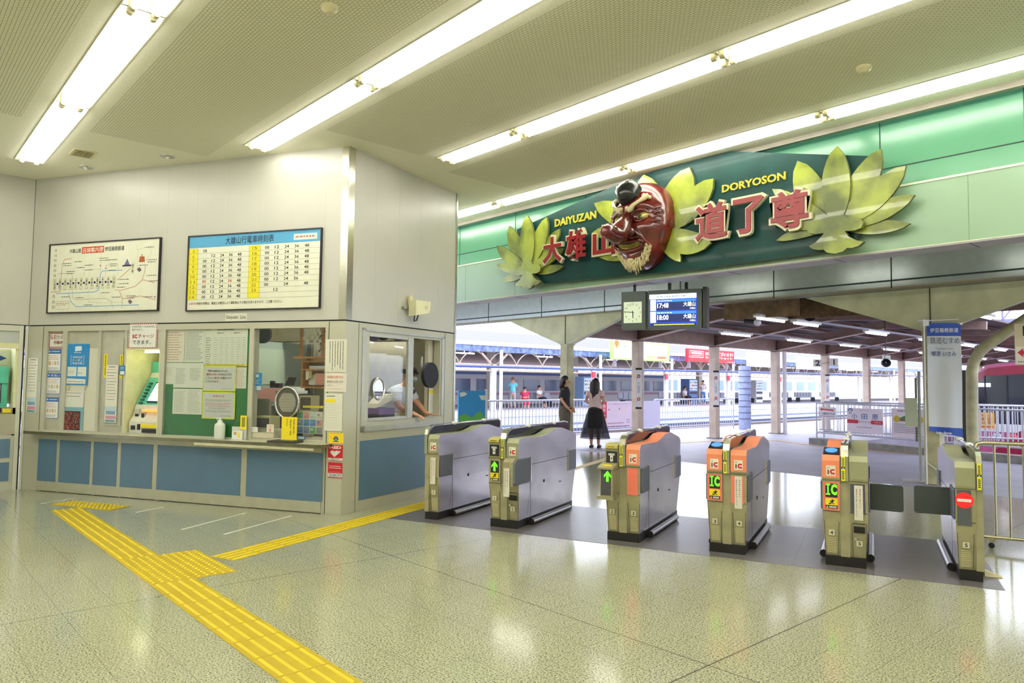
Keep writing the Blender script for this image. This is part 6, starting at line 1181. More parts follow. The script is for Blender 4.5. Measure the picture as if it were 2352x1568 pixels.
# number signs 2 / 1, small number 2 plate
NW = Wall((-10.9, 0), 68)
for ch, px_, lab in (('2', (1867, 825, 1887, 842), 'square number 2 sign left of the fourth canopy column'), ('1', (1905, 823, 1924, 840), 'square number 1 sign right of the fourth canopy column')):
    y_ = ys[3] - .15; W2 = Wall((-10.88, y_), 48); S = Sheet(W2, *px_, P(206, 200, 186), 0, .03); S.txt(ch, .22, .1, .8, .88, INK, .03); S.box((-.12 if ch == '1' else S.w, S.h * .4, -.03), (0 if ch == '1' else S.w + .12, S.h * .5, .0), P(150, 130, 120)); tag(S.build('number_sign'), lab, 'sign')
W2 = Wall(at_Y(2035, 822, 19.0).to_2d(), 48); S = Sheet(W2, 2026, 816, 2045, 826, P(214, 220, 206), 0, .01); S.txt('2', .1, .12, .4, .85, DK, .01); S.fuzz(.5, .4, .95, .7, 1, GREYT, .7); tag(S.build('number_sign'), 'small number 2 plate above the far horn speaker', 'sign')
# ------------------------------------------------------------------ fence along the near track with its boards
FR = M('fence_rail', (196, 196, 206), .4, .4); XF = -13.0
def fence(name, label, a, b_, h, n, z0=0.12, zb=0.0, group=None, mat=FR, r=.014):
    a = Vector(a); b_ = Vector(b_); t = thing(name, label, 'fence', (a + b_) / 2, group); up = Vector((0, 0, 1))
    for nm, z in (('top_rail', h), ('bottom_rail', z0)): m = MB(); m.cyl(a + up * z, b_ + up * z, r * 1.6, mat, 8); m.build(nm, t)
    for i in range(n + 1):
        p = a.lerp(b_, i / n); end = i in (0, n); m = MB(); m.cyl(p + up * (zb if end else z0), p + up * h, r * 1.5 if end else r * .7, mat, 6); m.build('post' if end else 'bar', t)
    return t
fence('platform_fence', 'grey barred fence between the cartoon board and the cream column', (XF, 10.4, 0), (XF, 15.0, 0), 1.02, 40)
fence('platform_fence', 'grey barred fence between the first and second canopy columns', (XF, 17.3, 0), (XF, 21.6, 0), 1.0, 34)
WF = Wall((XF + .05, 0), 90)
def pink(S):
    S.rect(0, .0, .17, .62, P(206, 40, 70)); S.vtxt('自宅', .05, .1, .13, .4, WHITE, .02); S.rect(0, .62, .17, .95, P(226, 190, 186), 1); S.disc(.1, .52, .03, P(150, 206, 200), 3); S.txt('がっさり系 オイルマッサージ', .22, .06, .95, .14, P(140, 90, 90), .0)
    S.line([(.22, .2), (.9, .2)], .004, P(190, 150, 150)); S.disc(.24, .3, .025, P(200, 50, 60)); S.disc(.58, .28, .025, P(200, 50, 60)); S.rect(.28, .26, .5, .6, P(222, 206, 216)); S.rect(.62, .26, .84, .6, P(226, 206, 214)); S.fuzz(.2, .78, .75, .84, 1, P(170, 100, 110), .7, dash=.02); S.fuzz(.82, .66, .94, .84, 3, P(120, 80, 100), .4, dash=.03); S.fuzz(.15, .9, .95, .97, 1, P(110, 80, 100), .8, dash=.03)
S = Sheet(WF, 1380, 922, 1450, 981, P(226, 206, 222), 0, .02); pink(S); tag(S.build('massage_notice'), 'pink board with red heading on the fence beside the woman in the long skirt', 'notice board')
S = Sheet(WF, 1472, 921, 1514, 980, P(206, 202, 224), 0, .02); tag(S.build('blank_board'), 'plain pale lilac board on the fence right of the first canopy column', 'board')
WC = Wall((-12.4, 0), 90); S = Sheet(WC, 1052, 897, 1112, 968, P(20, 130, 190), 0, .03); GR2 = P(80, 160, 50)
S.poly([(.0, .8), (.25, .72), (.5, .86), (.7, .7), (.82, .66), (1, .9), (1, 1), (0, 1)], GR2); S.poly([(.03, .06), (.2, .04), (.32, .1), (.2, .17), (.05, .19)], P(200, 206, 200)); S.poly([(.75, .15), (1, .15), (1, .3), (.85, .3)], P(200, 206, 200)); S.box((.02, -.62, -.02), (.07, 0, 0), FR); S.box((S.w - .07, -.62, -.02), (S.w - .02, 0, 0), FR); tag(S.build('scenery_board'), 'blue sky and green hill painted board on the fence beside the booth', 'board')
m = MB(WC.fr()); a, z_ = WC.px(1116, 930); m.box((a - .02, 0, -.02), (a + .05, 1.3, .0), P(206, 206, 206)); tag(m.build('board_edge_post'), 'white edge post at the right of the painted board', 'post')
t = thing('banded_pole', 'thick blue grey pole with steel bands at the fence end', 'pole', (XF + .3, 21.8, 0)); m = MB(); m.cyl((XF + .3, 21.8, 0), (XF + .3, 21.8, 2.1), .2, M('pole_blue_grey', (160, 170, 206), .6, noise=.1), 18); m.build('shaft', t)
for i in range(9): z = .35 + i * .2; m = MB(); m.tube([(XF + .3 + .205 * math.cos(2 * PI * k / 18), 21.8 + .205 * math.sin(2 * PI * k / 18), z) for k in range(19)], .012, P(90, 96, 120), 5, caps=False); m.build('band', t)
# ------------------------------------------------------------------ curb, fence and signs of the right platform
cA, cB = floor_pt(1858, 1019), floor_pt(2110, 1043); ca = math.degrees(math.atan2(cB.y - cA.y, cB.x - cA.x)); WQ = Wall(cA.to_2d(), ca); LQ = (cB - cA).length
m = MB(WQ.fr()); m.box((0, 0, -.35), (LQ * 2.2, .15, 0), CONC); tag(m.build('curb'), 'low concrete curb under the fence with the station sign', 'curb')
fa = WQ.w(.12, .15, -.15); fbq = WQ.w(LQ * 2.2, .15, -.15); fa.z = 0; fbq.z = 0
zf_ = WQ.px(1872, 925, -.15)[1]
fence('sign_fence', 'grey fence carrying the station name sign on the concrete curb', fa, fbq, zf_, 62, z0=.3, zb=.15)
b2 = fa + Vector((.9, 7.5, 0)); fence('sign_fence', 'long grey fence running back along the track from the curb corner', fa + Vector((-.02, .45, 0)), fa + Vector((6.5, 3.0, 0)), zf_ + .02, 60, z0=.3, zb=0)
def sgn(S):
    S.rect(0, .47, 1, .62, P(206, 30, 60)); S.poly([(.3, .45), (.7, .45), (.66, .545), (.7, .64), (.3, .64), (.34, .545)], P(232, 220, 230), 2); S.txt('小田原'[0], .13, .22, .3, .44, P(60, 100, 150), .03); S.txt('田', .42, .22, .58, .43, P(50, 90, 140), .03); S.txt('原', .71, .22, .88, .44, P(50, 90, 140), .03)
    S.txt('おだわら', .34, .5, .66, .59, P(130, 110, 140), .01, 4); S.txt('ODAWARA', .28, .74, .72, .79, P(120, 110, 140), .01); S.disc(.1, .12, .07, P(60, 80, 140), 2, sy=.9); S.rect(.0, .12, .25, .2, P(232, 220, 230), 3); S.txt('ID', .06, .05, .14, .11, WHITE, .03, 4); S.txt('01', .06, .14, .14, .19, DK, .0, 4); S.fuzz(.36, .05, .64, .1, 1, P(190, 180, 190), .8); S.fuzz(.78, .52, .96, .57, 1, WHITE, .6, up=4)
S = Sheet(WQ, 1947, 936, 2030, 998, P(232, 220, 230), 0, .03); sgn(S); tag(S.build('station_name_sign'), 'white station name sign with a red band on the fence', 'sign')
def dirs(S): S.poly([(.1, .22), (.22, .06), (.22, .15), (.88, .2), (.88, .34), (.22, .28), (.22, .37)], P(206, 40, 60)); S.txt('1・2番線のりば', .05, .5, .95, .72, P(90, 90, 120), .01); S.fuzz(.1, .82, .95, .92, 1, P(110, 110, 140), .7, dash=.04)
S = Sheet(WQ, 1881, 934, 1921, 960, P(230, 220, 226), .0, .02); dirs(S); tag(S.build('direction_sign'), 'small white sign with a red arrow pointing left on the fence', 'sign')
def mon(S):
    S.txt('天狗モニュメント', .18, .05, .9, .12, INK, .01); Yc = P(200, 180, 50); S.rect(.16, .32, .88, .44, P(110, 100, 60)); S.poly([(.3, .3), (.5, .2), (.7, .28), (.7, .36), (.3, .36)], P(60, 130, 70), 2)
    for u in (.16, .86): S.disc(u, .37, .08, Yc, 3, 8); S.disc(.52, .3, .06, P(150, 50, 40), 4)
    S.fuzz(.08, .52, .95, .86, 6, P(90, 80, 80), .5, dash=.025); S.fuzz(.68, .92, .97, .96, 1, INK, .6, dash=.02)
S = Sheet(WQ, 2049, 937, 2128, 1008, P(228, 214, 220), 0, .03); mon(S); tag(S.build('monument_board'), 'cream board describing the mask monument with small print on the fence', 'notice board')
# planter / paper stand pole with pale plate left of the banner
p = floor_pt(2115, 1106); t = thing('sign_stand', 'slim grey stand with a pale blank plate left of the banner', 'sign stand', p); DV = Vector((GEX.x, GEX.y, 0)); m = MB(); m.cyl(p, p + Vector((0, 0, 1.72)), .022, P(170, 176, 170), 10); m.build('pole', t); m = MB(frame_z(p, GF)); m.box((-.25, -.16, 0), (.25, .16, .02), P(186, 182, 186)); m.build('foot_plate', t)
m = MB(frame_z(p, GF) @ VF); m.box((-.2, .85, .02), (-.03, 1.3, .03), P(206, 216, 196)); m.build('plate', t); m = MB(frame_z(p, GF)); m.box((-.06, -.02, .62), (-.03, .02, 1.62), P(110, 120, 110)); m.build('side_bar', t)
# ------------------------------------------------------------------ hanging banner on its pole
BN = Wall(Vector((-3.98, 11.86)), 33.0)
x0_, z1_ = BN.px(2128, 742); x1_, z0_ = BN.px(2213, 1004)
t = thing('hanging_banner', 'tall white and blue railway banner hanging on a white pole', 'banner', BN.w(x0_ - .04, 0, 0)); NS = 26; BNW = P(206, 208, 206); BNB = P(36, 76, 170)
def bw(x, f): return .018 * math.sin(x * 9 + 2) * f + .01 * math.sin(f * 8 + x * 4)
m = MB(BN.fr()); wN = x1_ - x0_; hN = z1_ - z0_; vs = []; fs = []; NX = 10
for j in range(NS + 1):
    for i in range(NX + 1):
        f = j / NS; u = i / NX; z = z1_ - f * hN + (.10 * (1 - u) * max(0, f - .9) * 10 * .8 if f > .9 else 0); vs.append((x0_ + u * wN, z, bw(u, f)))
m.add(vs, [(j * (NX + 1) + i, (j + 1) * (NX + 1) + i, (j + 1) * (NX + 1) + i + 1, j * (NX + 1) + i + 1) for j in range(NS) for i in range(NX)], BNW, True)
for k_, (j, i) in enumerate([(j, i) for j in range(NS) for i in range(NX)]):
    if j < 3 or j >= NS - 2: m.m[k_] = m.mi(BNB)
m.build('cloth', t)
S = Sheet(BN, 0, 0, 0, 0, None, .03, .0, sz=(x0_, z1_, x1_, z0_)); BT = P(40, 50, 110)
S0 = S
for fn in (lambda S: S.txt('伊豆箱根鉄道', .08, .045, .9, .085, WHITE, .02), lambda S: (S.txt('鉄道むすめ', .08, .125, .93, .185, P(90, 90, 100), .0), S.fuzz(.35, .195, .85, .2, 1, P(190, 150, 150), .7, dash=.02)), lambda S: (S.txt('Tsukahara Isami', .22, .215, .75, .235, GREYT, .0), S.txt('塚原 いさみ', .12, .25, .82, .295, BT, .015)), lambda S: S.txt('Seibu Group', .2, .955, .65, .98, WHITE, .03)):
    S = Sheet(BN, 0, 0, 0, 0, None, .03, .0, sz=(x0_, z1_, x1_, z0_)); fn(S); S.build('lettering', t)
m = MB(BN.fr()); PW = P(230, 230, 222); m.cyl((x0_ - .035, .02, -.0), (x0_ - .035, z1_ + .06, 0), .011, PW, 8); m.cyl((x0_ - .12, z1_ + .035, 0), (x1_ + .02, z1_ + .055, 0), .008, PW, 8); m.box((x1_ - .02, z1_ - .03, -.015), (x1_ + .02, z1_ + .075, .015), PW); m.box((x0_ - .05, z1_ - .04, -.015), (x0_ + .03, z1_ + .05, .015), PW); m.build('pole', t)
m = MB(BN.fr()); m.box((x0_ + .35, 0, -.25), (x0_ + .42, .02, .3), INK); m.bar((x0_ - .035, .35, 0), (x0_ + .38, .01, .1), .012, .012, PW); m.build('base', t)
# bent steel column, hanging direction box
t = thing('bent_column', 'thick cream steel column bending to the right under the canopy', 'column', (-3.6, 12.9, 0)); m = MB(); cpt = [(-3.6, 12.9, 0.0), (-3.6, 12.9, 1.0), (-3.59, 12.9, 1.72), (-3.56, 12.9, 1.88), (-3.48, 12.9, 2.03), (-3.38, 12.9, 2.13), (-3.1, 12.9, 2.34), (-2.85, 12.9, 2.52), (-2.2, 12.9, 2.96)]; m.tube(cpt, .085, COLM, 14); m.build('shaft', t)
m = MB(); m.box((-3.78, 12.98, .3), (-3.7, 13.05, 1.75), P(90, 84, 74)); m.build('side_plate', t)
HW = Wall((-2.2, 9.5), 10); S = Sheet(HW, 2331, 745, 2330 + 120, 838, P(206, 194, 170), 0, .12); S.t = .121; AR2 = P(190, 30, 60); S.rect(.02, .56, 1, .98, P(226, 220, 214)); S.poly([(.05, .7), (.17, .6), (.17, .66), (.5, .66), (.5, .75), (.17, .75), (.17, .82)], AR2, 2); S.rect(.17, .06, .3, .3, INK, 2); S.fuzz(.06, .9, .6, .95, 1, GREYT, .8)
S.k = 1; tag(S.build('hanging_direction_box'), 'beige hanging sign box with a red arrow at the right edge', 'sign'); 
# ------------------------------------------------------------------ pink train at the right
t = thing('train', 'pink and red train front standing behind the right fence', 'train', (-6.0, 27, -1.1)); TX, TY_ = -5.95, 26.5; PK = M('train_pink', (226, 110, 160), .25, coat=.6); PKD = M('train_crimson', (170, 30, 70), .3, coat=.5); WSH = M('windscreen', (30, 40, 62), .08, spec=.8, noise=0)
FT = Matrix(((1, 0, 0, TX), (0, 0, -1, TY_), (0, 1, 0, 0), (0, 0, 0, 1))); hwT = 1.42
def tsec(k, top=2.3): return [(-hwT * k, -.7), (hwT * k, -.7), (hwT * k, 1.5), (hwT * k * .96, 1.85), (hwT * k * .7, top - .1), (0, top), (-hwT * k * .7, top - .1), (-hwT * k * .96, 1.85), (-hwT * k, 1.5)]
m = MB(FT); m.prism(tsec(1), -18, .0, PK); m.build('body', t)
m = MB(FT); m.prism([(-hwT * .98, 1.62), (hwT * .98, 1.62), (hwT * .9, 1.9), (hwT * .66, 2.1), (0, 2.2), (-hwT * .66, 2.1), (-hwT * .9, 1.9)], .0, .03, PKD); m.build('brow_band', t)
m = MB(FT); m.prism([(-hwT * .95, .35), (hwT * .95, .35), (hwT * .93, 1.6), (hwT * .7, 1.84), (0, 1.92), (-hwT * .7, 1.84), (-hwT * .93, 1.6)], .03, .05, WSH); m.build('windscreen', t)
m = MB(FT); SWD = P(236, 234, 240); m.box((-hwT * .95, .1, .03), (hwT * .95, .35, .06), SWD); m.prism([(-.9, -.6), (hwT, -.6), (hwT, .3), (.1, .3), (-.4, .0)], .03, .07, PKD); m.build('lower_front', t)
for x_ in (-1.05, -.45, .45): m = MB(FT); m.box((x_ - .02, .35, .05), (x_ + .02, 1.85, .07), P(40, 46, 60)); m.build('pillar', t)
for x_, c_ in ((-.75, P(200, 206, 220)), (-.35, P(240, 100, 120))): m = MB(FT); m.sphere((x_, -.05, .07), (.14, .12, .04), c_, 16, 8); m.build('headlamp', t)
for x_ in (-1.1,): m = MB(FT); m.box((x_ - .25, 1.5, .052), (x_ + .2, 1.62, .06), SW); m.build('destination_glow', t)
m = MB(FT); m.box((-.05, 2.3, -1.2), (.05, 2.55, -1.1), P(190, 214, 236)); m.box((-.25, 2.3, -1.4), (.25, 2.36, -.9), P(190, 214, 236)); m.build('roof_unit', t)
for i in range(9): m = MB(FT); m.box((-hwT - .01, .4, -1.5 - i * 1.9), (-hwT + .0, 1.35, -2.9 - i * 1.9), WSH); m.build('side_window', t)
fence('train_fence', 'close barred steel fence in front of the pink train', at_Y(2240, 1000, 22.0).xy.to_3d(), (1.5, 21.4, 0), 1.02, 70, z0=.05, r=.02)
W3 = Wall(at_Y(2245, 950, 21.9).to_2d(), 8); S = Sheet(W3, 2247, 946, 2285, 985, P(236, 196, 120), 0, .02); ODB = P(170, 60, 40)
S.vtxt('大雄山', .12, .1, .38, .75, ODB, .02); S.vtxt('小田原', .58, .1, .84, .75, ODB, .02); S.line([(.08, .88), (.92, .88)], .03, P(214, 70, 50)); S.frame(0, 0, 1, 1, .01, P(250, 140, 60), 4); tag(S.build('orange_notice'), 'orange notice with two vertical names on the train fence', 'notice')
# ------------------------------------------------------------------ far platform
FP = M('far_platform_top', (176, 172, 186), .7, noise=.08); FE = M('far_platform_edge', (206, 216, 240), .6, noise=.12, scale=3); FX = -26.5
m = MB(); m.box((-35.5, -10, -1.1), (FX, 110, 0), FE); m.box((-35.5, -10, 0), (FX, 110, .01), FP); m.box((FX - .7, -10, .01), (FX - .35, 110, .014), P(206, 176, 170)); m.box((FX - .1, -10, -.25), (FX + .05, 110, .01), P(226, 222, 236)); m.box((FX + .0, -10, -.75), (FX + .02, 110, -.65), P(110, 120, 150)); m.box((FX, -10, -1.1), (FX + .015, 110, -.95), P(60, 70, 100)); struct('ground_far_platform', m)
RLM = M('rail_steel', (120, 100, 96), .4, .5)
for i, x in enumerate((-15.3, -16.37, -19.2, -20.27, -23.2, -24.27, -6.9, -5.83)):
    m = MB(); m.box((x - .035, -10 if i < 6 else 19.2, -1.1), (x + .035, 110 if i < 6 else 75, -.95), RLM); tag(m.build('rail'), ['steel rail nearest the near platform fence', 'second steel rail from the near platform', 'third steel rail from the near platform', 'fourth steel rail from the near platform', 'fifth steel rail from the near platform', 'steel rail nearest the far platform', 'left steel rail under the pink train', 'right steel rail under the pink train'][i], 'rail', 'steel rails')
WP = Wall((-28.0, 0), 90)
CPW = M('far_post_white', (232, 230, 236), .5, noise=.04); TRS = M('truss_beige', (176, 158, 146), .6, noise=.1); RFB = M('far_roof_lilac', (88, 84, 128), .6, noise=.25, scale=6, aniso=(1, 8, 1)); AWN = M('awning_blue', (120, 138, 190), .5, noise=.35, scale=4)
m = MB(); m.add([(-28.1, -10, 3.30), (-28.1, 110, 3.30), (-35.5, 110, 4.65), (-35.5, -10, 4.65), (-28.1, -10, 3.36), (-28.1, 110, 3.36), (-35.5, 110, 4.71), (-35.5, -10, 4.71)], [(0, 1, 2, 3), (7, 6, 5, 4), (0, 4, 5, 1)], RFB)
m.box((-28.15, -10, 3.30), (-28.0, 110, 3.5), P(210, 210, 226)); m.box((-28.1, -10, 2.98), (-28.05, 110, 3.30), AWN)
m.add([(-35.5, -10, 4.6), (-35.5, 110, 4.6), (-41.5, 110, 2.75), (-41.5, -10, 2.75)], [(0, 1, 2, 3)], M('far_roof_underside', (150, 132, 124), .8)); m.add([(-28.1, -10, 3.29), (-28.1, 110, 3.29), (-35.5, 110, 4.62), (-35.5, -10, 4.62)], [(3, 2, 1, 0)], MATS['far_roof_underside']); struct('canopy_far_roof', m)
m = MB()
for z, h in ((2.28, .1), (2.0, .07)): m.box((-28.2, -10, z), (-28.05, 110, z + h), TRS)
y = 16
while y < 95:
    n_ = 12; m.tube([(-28.12, y + 1.9 * i / n_, 2.34 + .66 * abs(math.sin(PI * i / n_)) ** .7) for i in range(n_ + 1)], .035, TRS, 6); m.tube([(-28.12, y + .0, 2.36), (-28.12, y - .3, 2.75), (-28.12, y - .5, 2.98)], .03, TRS, 5)
    for k in range(3): m.bar((-28.12, y + k * .63, 2.07), (-28.12, y + k * .63 + .3, 2.28), .03, .03, TRS)
    y += 1.9
struct('canopy_far_truss', m)
m = MB(); m.tube([(-25.8, -5, 2.12), (-25.8, 28, 2.18), (-25.8, 40, 2.3), (-25.8, 90, 2.6)], .06, M('cable_blue', (70, 86, 150), .5), 8); tag(m.build('blue_pipe'), 'dark blue horizontal pipe in front of the far canopy truss', 'pipe')
posts_y = [23.9, 31.6, 38.6, 46, 53.4, 60.8, 68.2, 75.6, 83]
for i, y in enumerate(posts_y):
    t = thing('far_column', 'white far platform column pair, %s from the left' % (on[i] if i else 'first'), 'column', (-28.1, y, 0), 'far platform columns')
    m = MB(); m.box((-28.2, y - .14, 0), (-28.0, y + .12, 2.3), CPW); m.build('shaft', t); m = MB(); m.cyl((-27.9, y + .35, 0), (-27.9, y + .35, 3.1), .09, CPW, 10); m.build('downpipe', t)
    m = MB(); m.bar((-28.1, y - .8, 2.9), (-28.1, y - .1, 2.3), .1, .1, TRS); m.bar((-28.1, y + .9, 2.9), (-28.1, y + .2, 2.3), .1, .1, TRS); m.build('bracket', t)
    if i in (1, 2, 3, 4): m = MB(); m.box((-27.98, y - .3, 1.75), (-27.9, y - .05, 2.1), P(214, 60, 80)); m.build('red_sign', t)
for i, y in enumerate((27.9, 35.2, 42.3, 49.8, 57)):
    m = MB(); m.box((-33.2, y - .22, 0), (-32.9, y + .22, 3.9), P(214, 204, 186)); tag(m.build('rear_column'), 'cream far platform column in the rear row, %s from the left' % (on[i] if i else 'first'), 'column', 'rear far platform columns')
# billboards over the far platform
def lit(name, label, q, base, fn, X=-27.2):
    Wb = Wall((X, 0), 90); S = Sheet(Wb, *q, base, 0, .18); S.t = .181; fn(S)
    for u in (.1, .9): S.box((u * S.w - .05, -.35, -.2), (u * S.w + .05, S.h, -.0), P(150, 140, 150)); S.box((u * S.w - .05, -.42, -.95), (u * S.w + .05, -.35, 0), P(150, 140, 150))
    return tag(S.build(name), label, 'billboard')
BLW = M('billboard_white', (236, 240, 228), emit=.35); BLG = M('billboard_green', (150, 200, 100), emit=.3); BLR = M('billboard_red', (214, 20, 34), emit=.4); BLO = M('billboard_orange', (220, 100, 50), emit=.35); BLWH = M('billboard_letter', (250, 250, 250), emit=.5)
def b1(S): S.rect(0, 0, 1, 1, BLG, 1); S.rect(.03, .08, .96, .9, BLW, 2); S.disc(.07, .2, .22, BLO, 3, sy=1.1); S.poly([(.03, .15), (.07, .4), (.11, .15), (.09, .42), (.05, .42)], BLG, 4); S.txt('小島クリニック', .12, .18, .55, .34, GR2, .01, 4); S.rect(.58, .72, .74, .86, BLG, 4); S.rect(.77, .72, .94, .86, BLO, 4); S.fuzz(.78, .25, .95, .5, 3, P(214, 100, 100), .4, dash=.03, up=4); S.fuzz(.1, .55, .5, .65, 1, P(226, 190, 120), .5, dash=.03, up=4)
lit('clinic_billboard', 'white and green clinic billboard with a tulip emblem over the far platform', (1401, 781, 1532, 831), BLG, b1)
def b2(S): S.rect(0, 0, 1, 1, BLR, 1); S.frame(.04, .14, .32, .66, .03, BLWH, 2); S.txt('WONDA', .07, .22, .3, .42, BLWH, .04, 3); S.fuzz(.08, .48, .3, .56, 1, BLWH, .7, up=3, dash=.03); S.txt('おはようございます!', .36, .16, .97, .44, BLWH, .05, 3); S.txt('モーニングショット', .36, .52, .95, .7, BLWH, .03, 3); S.fuzz(.84, .88, .99, .93, 1, BLWH, .6, up=3, dash=.02)
lit('coffee_billboard', 'red billboard with white lettering over the far platform', (1574, 800, 1681, 835), BLR, b2)
def b3(S): S.rect(0, 0, 1, 1, BLW, 1); S.fuzz(.1, .2, .9, .8, 4, P(190, 190, 170), .3, dash=.04); S.disc(.35, .25, .12, P(240, 150, 190), 3); S.disc(.7, .22, .12, P(240, 190, 90), 3)
lit('pale_billboard', 'white billboard with faint pictures behind the third canopy column', (1714, 808, 1800, 845), BLW, b3)
lit('pale_billboard', 'white billboard behind the number 2 sign', (1828, 818, 1893, 850), BLW, lambda S: (S.rect(0, 0, 1, 1, BLW, 1), S.fuzz(.1, .4, .6, .7, 2, P(170, 206, 214), .3, dash=.04)))
lit('pale_billboard', 'long white billboard right of the number 1 sign', (1926, 832, 1986, 852), BLW, lambda S: S.rect(0, 0, 1, 1, BLW, 1))
# seats, vending machines
SEAT = M('seat_grey', (140, 142, 156), .5); SLEG = P(70, 72, 86)
def seats(y, n, label, x=-30.4, name='bench_seats'):
    t = thing(name, label, 'bench', (x, y + n * .28, 0), 'grey platform seats')
    for i in range(n):
        yy = y + i * .56; m = MB(); m.box((x - .22, yy, .42), (x + .22, yy + .48, .47), SEAT); m.build('seat', t); m = MB(); m.box((x - .26, yy, .47), (x - .2, yy + .48, .85), SEAT); m.build('backrest', t)
    m = MB(); m.box((x - .03, y, .34), (x + .03, y + n * .56, .4), SLEG); m.build('beam', t)
    for yy in (y + .2, y + n * .56 - .3): m = MB(); m.box((x - .2, yy, 0), (x + .2, yy + .06, .36), SLEG); m.build('leg', t)
for i, (y, n, x) in enumerate(((27.2, 6, -30.4), (36.8, 3, -30.4), (41.2, 5, -30.4), (47.4, 4, -30.4), (51.8, 5, -31), (57.6, 6, -31), (62, 6, -31), (67, 6, -31))): seats(y, n, 'row of grey far platform seats, %s from the left' % (on[i] if i else 'first'), x)
def vending(y, label, x=-31.5, c_=(232, 230, 236)):
    t = thing('vending_machine', label, 'vending machine', (x, y, 0)); m = MB(); m.box((x - .4, y - .55, 0), (x + .35, y + .55, 1.85), P(*c_)); m.build('cabinet', t); m = MB(); m.box((x + .35, y - .48, 1.0), (x + .36, y + .48, 1.75), M('vending_glow', (170, 190, 226), emit=.8)); m.build('display', t)
    m = MB(); rn = random.Random(int(y))
    for j in range(3):
        for i in range(8): m.box((x + .36, y - .44 + i * .115, 1.06 + j * .23), (x + .37, y - .37 + i * .115, 1.2 + j * .23), P(*rn.choice([(200, 60, 70), (60, 110, 180), (220, 190, 90), (90, 150, 110), (230, 230, 230)])))
    m.build('drinks', t)['kind'] = 'stuff'; m = MB(); m.box((x + .35, y - .48, .72), (x + .36, y + .48, .9), P(60, 60, 76)); m.box((x + .35, y - .48, .25), (x + .36, y + .48, .45), P(40, 40, 50)); m.build('hatch', t)
vending(55.8, 'white drinks vending machine right of the banded pole'); vending(46.2, 'blue lit drinks vending machine behind the standing man', c_=(110, 140, 200)); vending(34.6, 'blue drinks vending machine behind the seated pair', c_=(150, 180, 220))
# white train and buildings beyond the far platform
t = thing('white_train', 'long white and blue train standing beyond the far platform', 'train', (-38, 40, -1.1)); m = MB(); m.box((-40.5, 8, -.8), (-37.6, 52, 2.2), P(244, 242, 248)); m.build('body', t, bevel=.1); m = MB(); m.box((-37.6, 8, 1.95), (-37.55, 52, 2.1), P(110, 140, 200)); m.box((-37.6, 8, .55), (-37.56, 52, .72), P(214, 170, 190)); m.build('stripe', t)
for i in range(20): m = MB(); y = 9 + i * 2.15; m.box((-37.6, y, .85), (-37.56, y + 1.6, 1.65), M('far_window', (120, 134, 170), .15, noise=0)); m.build('side_window', t)
for i, (y0, y1, z, c_) in enumerate(((5, 30, 4.4, (216, 220, 240)), (32, 58, 3.6, (230, 232, 246)), (60, 85, 4.8, (206, 214, 236)), (87, 125, 3.8, (222, 226, 244)))):
    t = thing('far_building', 'pale far building, %s from the left beyond the tracks' % (on[i] if i else 'first'), 'building', (-58, (y0 + y1) / 2, -1.1)); m = MB(); m.box((-64, y0, -1.1), (-56, y1, z), P(*c_)); m.build('walls', t)
    for k in range(int((y1 - y0) / 4)): m = MB(); m.box((-56, y0 + 1 + k * 4, .6), (-55.95, y0 + 3.4 + k * 4, 2.0), P(120, 140, 180)); m.build('window', t)
for i in range(10):
    y = 24 + i * 6.2; m = MB(); m.box((-31.6, y, 3.0), (-31.4, y + 1.3, 3.06), OL); m.bar((-31.5, y + .65, 3.06), (-31.5, y + .65, 3.9), .03, .03, LAMPW)
    tag(m.build('far_platform_light'), 'strip light under the far canopy, %s from the left' % (on[i] if i else 'first'), 'ceiling light', 'far platform strip lights')
# ================================================================== people
SKIN = M('skin', (206, 152, 122), .5, noise=.05); HAIRB = M('hair_black', (24, 18, 18), .4, noise=.1, scale=40)
def skinned(name, parent, verts, edges, mat, sub=2, root=0):
    """one continuous surface grown from a skeleton: verts = [(x,y,z,rx[,ry])]"""
    me = bpy.data.meshes.new(name); me.from_pydata([v[:3] for v in verts], edges, []); me.materials.append(mat); o = bpy.data.objects.new(name, me); COL.objects.link(o)
    sk = o.modifiers.new('skin', 'SKIN'); sk.use_smooth_shade = True; d = me.skin_vertices[0].data
    for i, v in enumerate(verts): d[i].radius = (v[3], v[4] if len(v) > 4 else v[3]); d[i].use_root = (i == root)
    ss = o.modifiers.new('subdivision', 'SUBSURF'); ss.levels = sub; ss.render_levels = sub; o.parent = parent; return o
def chain(V, E_, pts, start=None):
    i0 = len(V); V += pts
    if start is not None: E_.append((start, i0))
    for k in range(len(pts) - 1): E_.append((i0 + k, i0 + k + 1))
    return len(V) - 1
def hand(V, E_, wrist, d, side, thumb, k=1.0, curl=0.3, skin=.0085):
    """five separate fingers from the wrist vertex; d pointing direction, side towards the little finger, thumb towards the thumb side"""
    w_ = Vector(V[wrist][:3]); d = Vector(d).normalized(); s_ = Vector(side).normalized(); n = d.cross(s_).normalized()
    pc = w_ + d * .045 * k; V.append((*pc, .022 * k, .014 * k)); pi = len(V) - 1; E_.append((wrist, pi))
    for j, (off, L) in enumerate(((-.026, .068), (-.009, .078), (.009, .072), (.026, .056))):
        b = w_ + d * .088 * k + s_ * off * k; p1 = b + (d + n * curl * .4).normalized() * L * .45 * k; p2 = p1 + (d + n * curl * 1.4).normalized() * L * .55 * k
        chain(V, E_, [(*b, .0105 * k), (*p1, skin * k), (*p2, .007 * k)], pi)
    tb = w_ + d * .03 * k - s_ * .03 * k; t1 = tb + (d * .7 - s_ * .7 + n * .1).normalized() * .035 * k; t2 = t1 + (d + n * .2 - s_ * .2).normalized() * .03 * k; chain(V, E_, [(*tb, .012 * k), (*t1, .0095 * k), (*t2, .0075 * k)], pi)
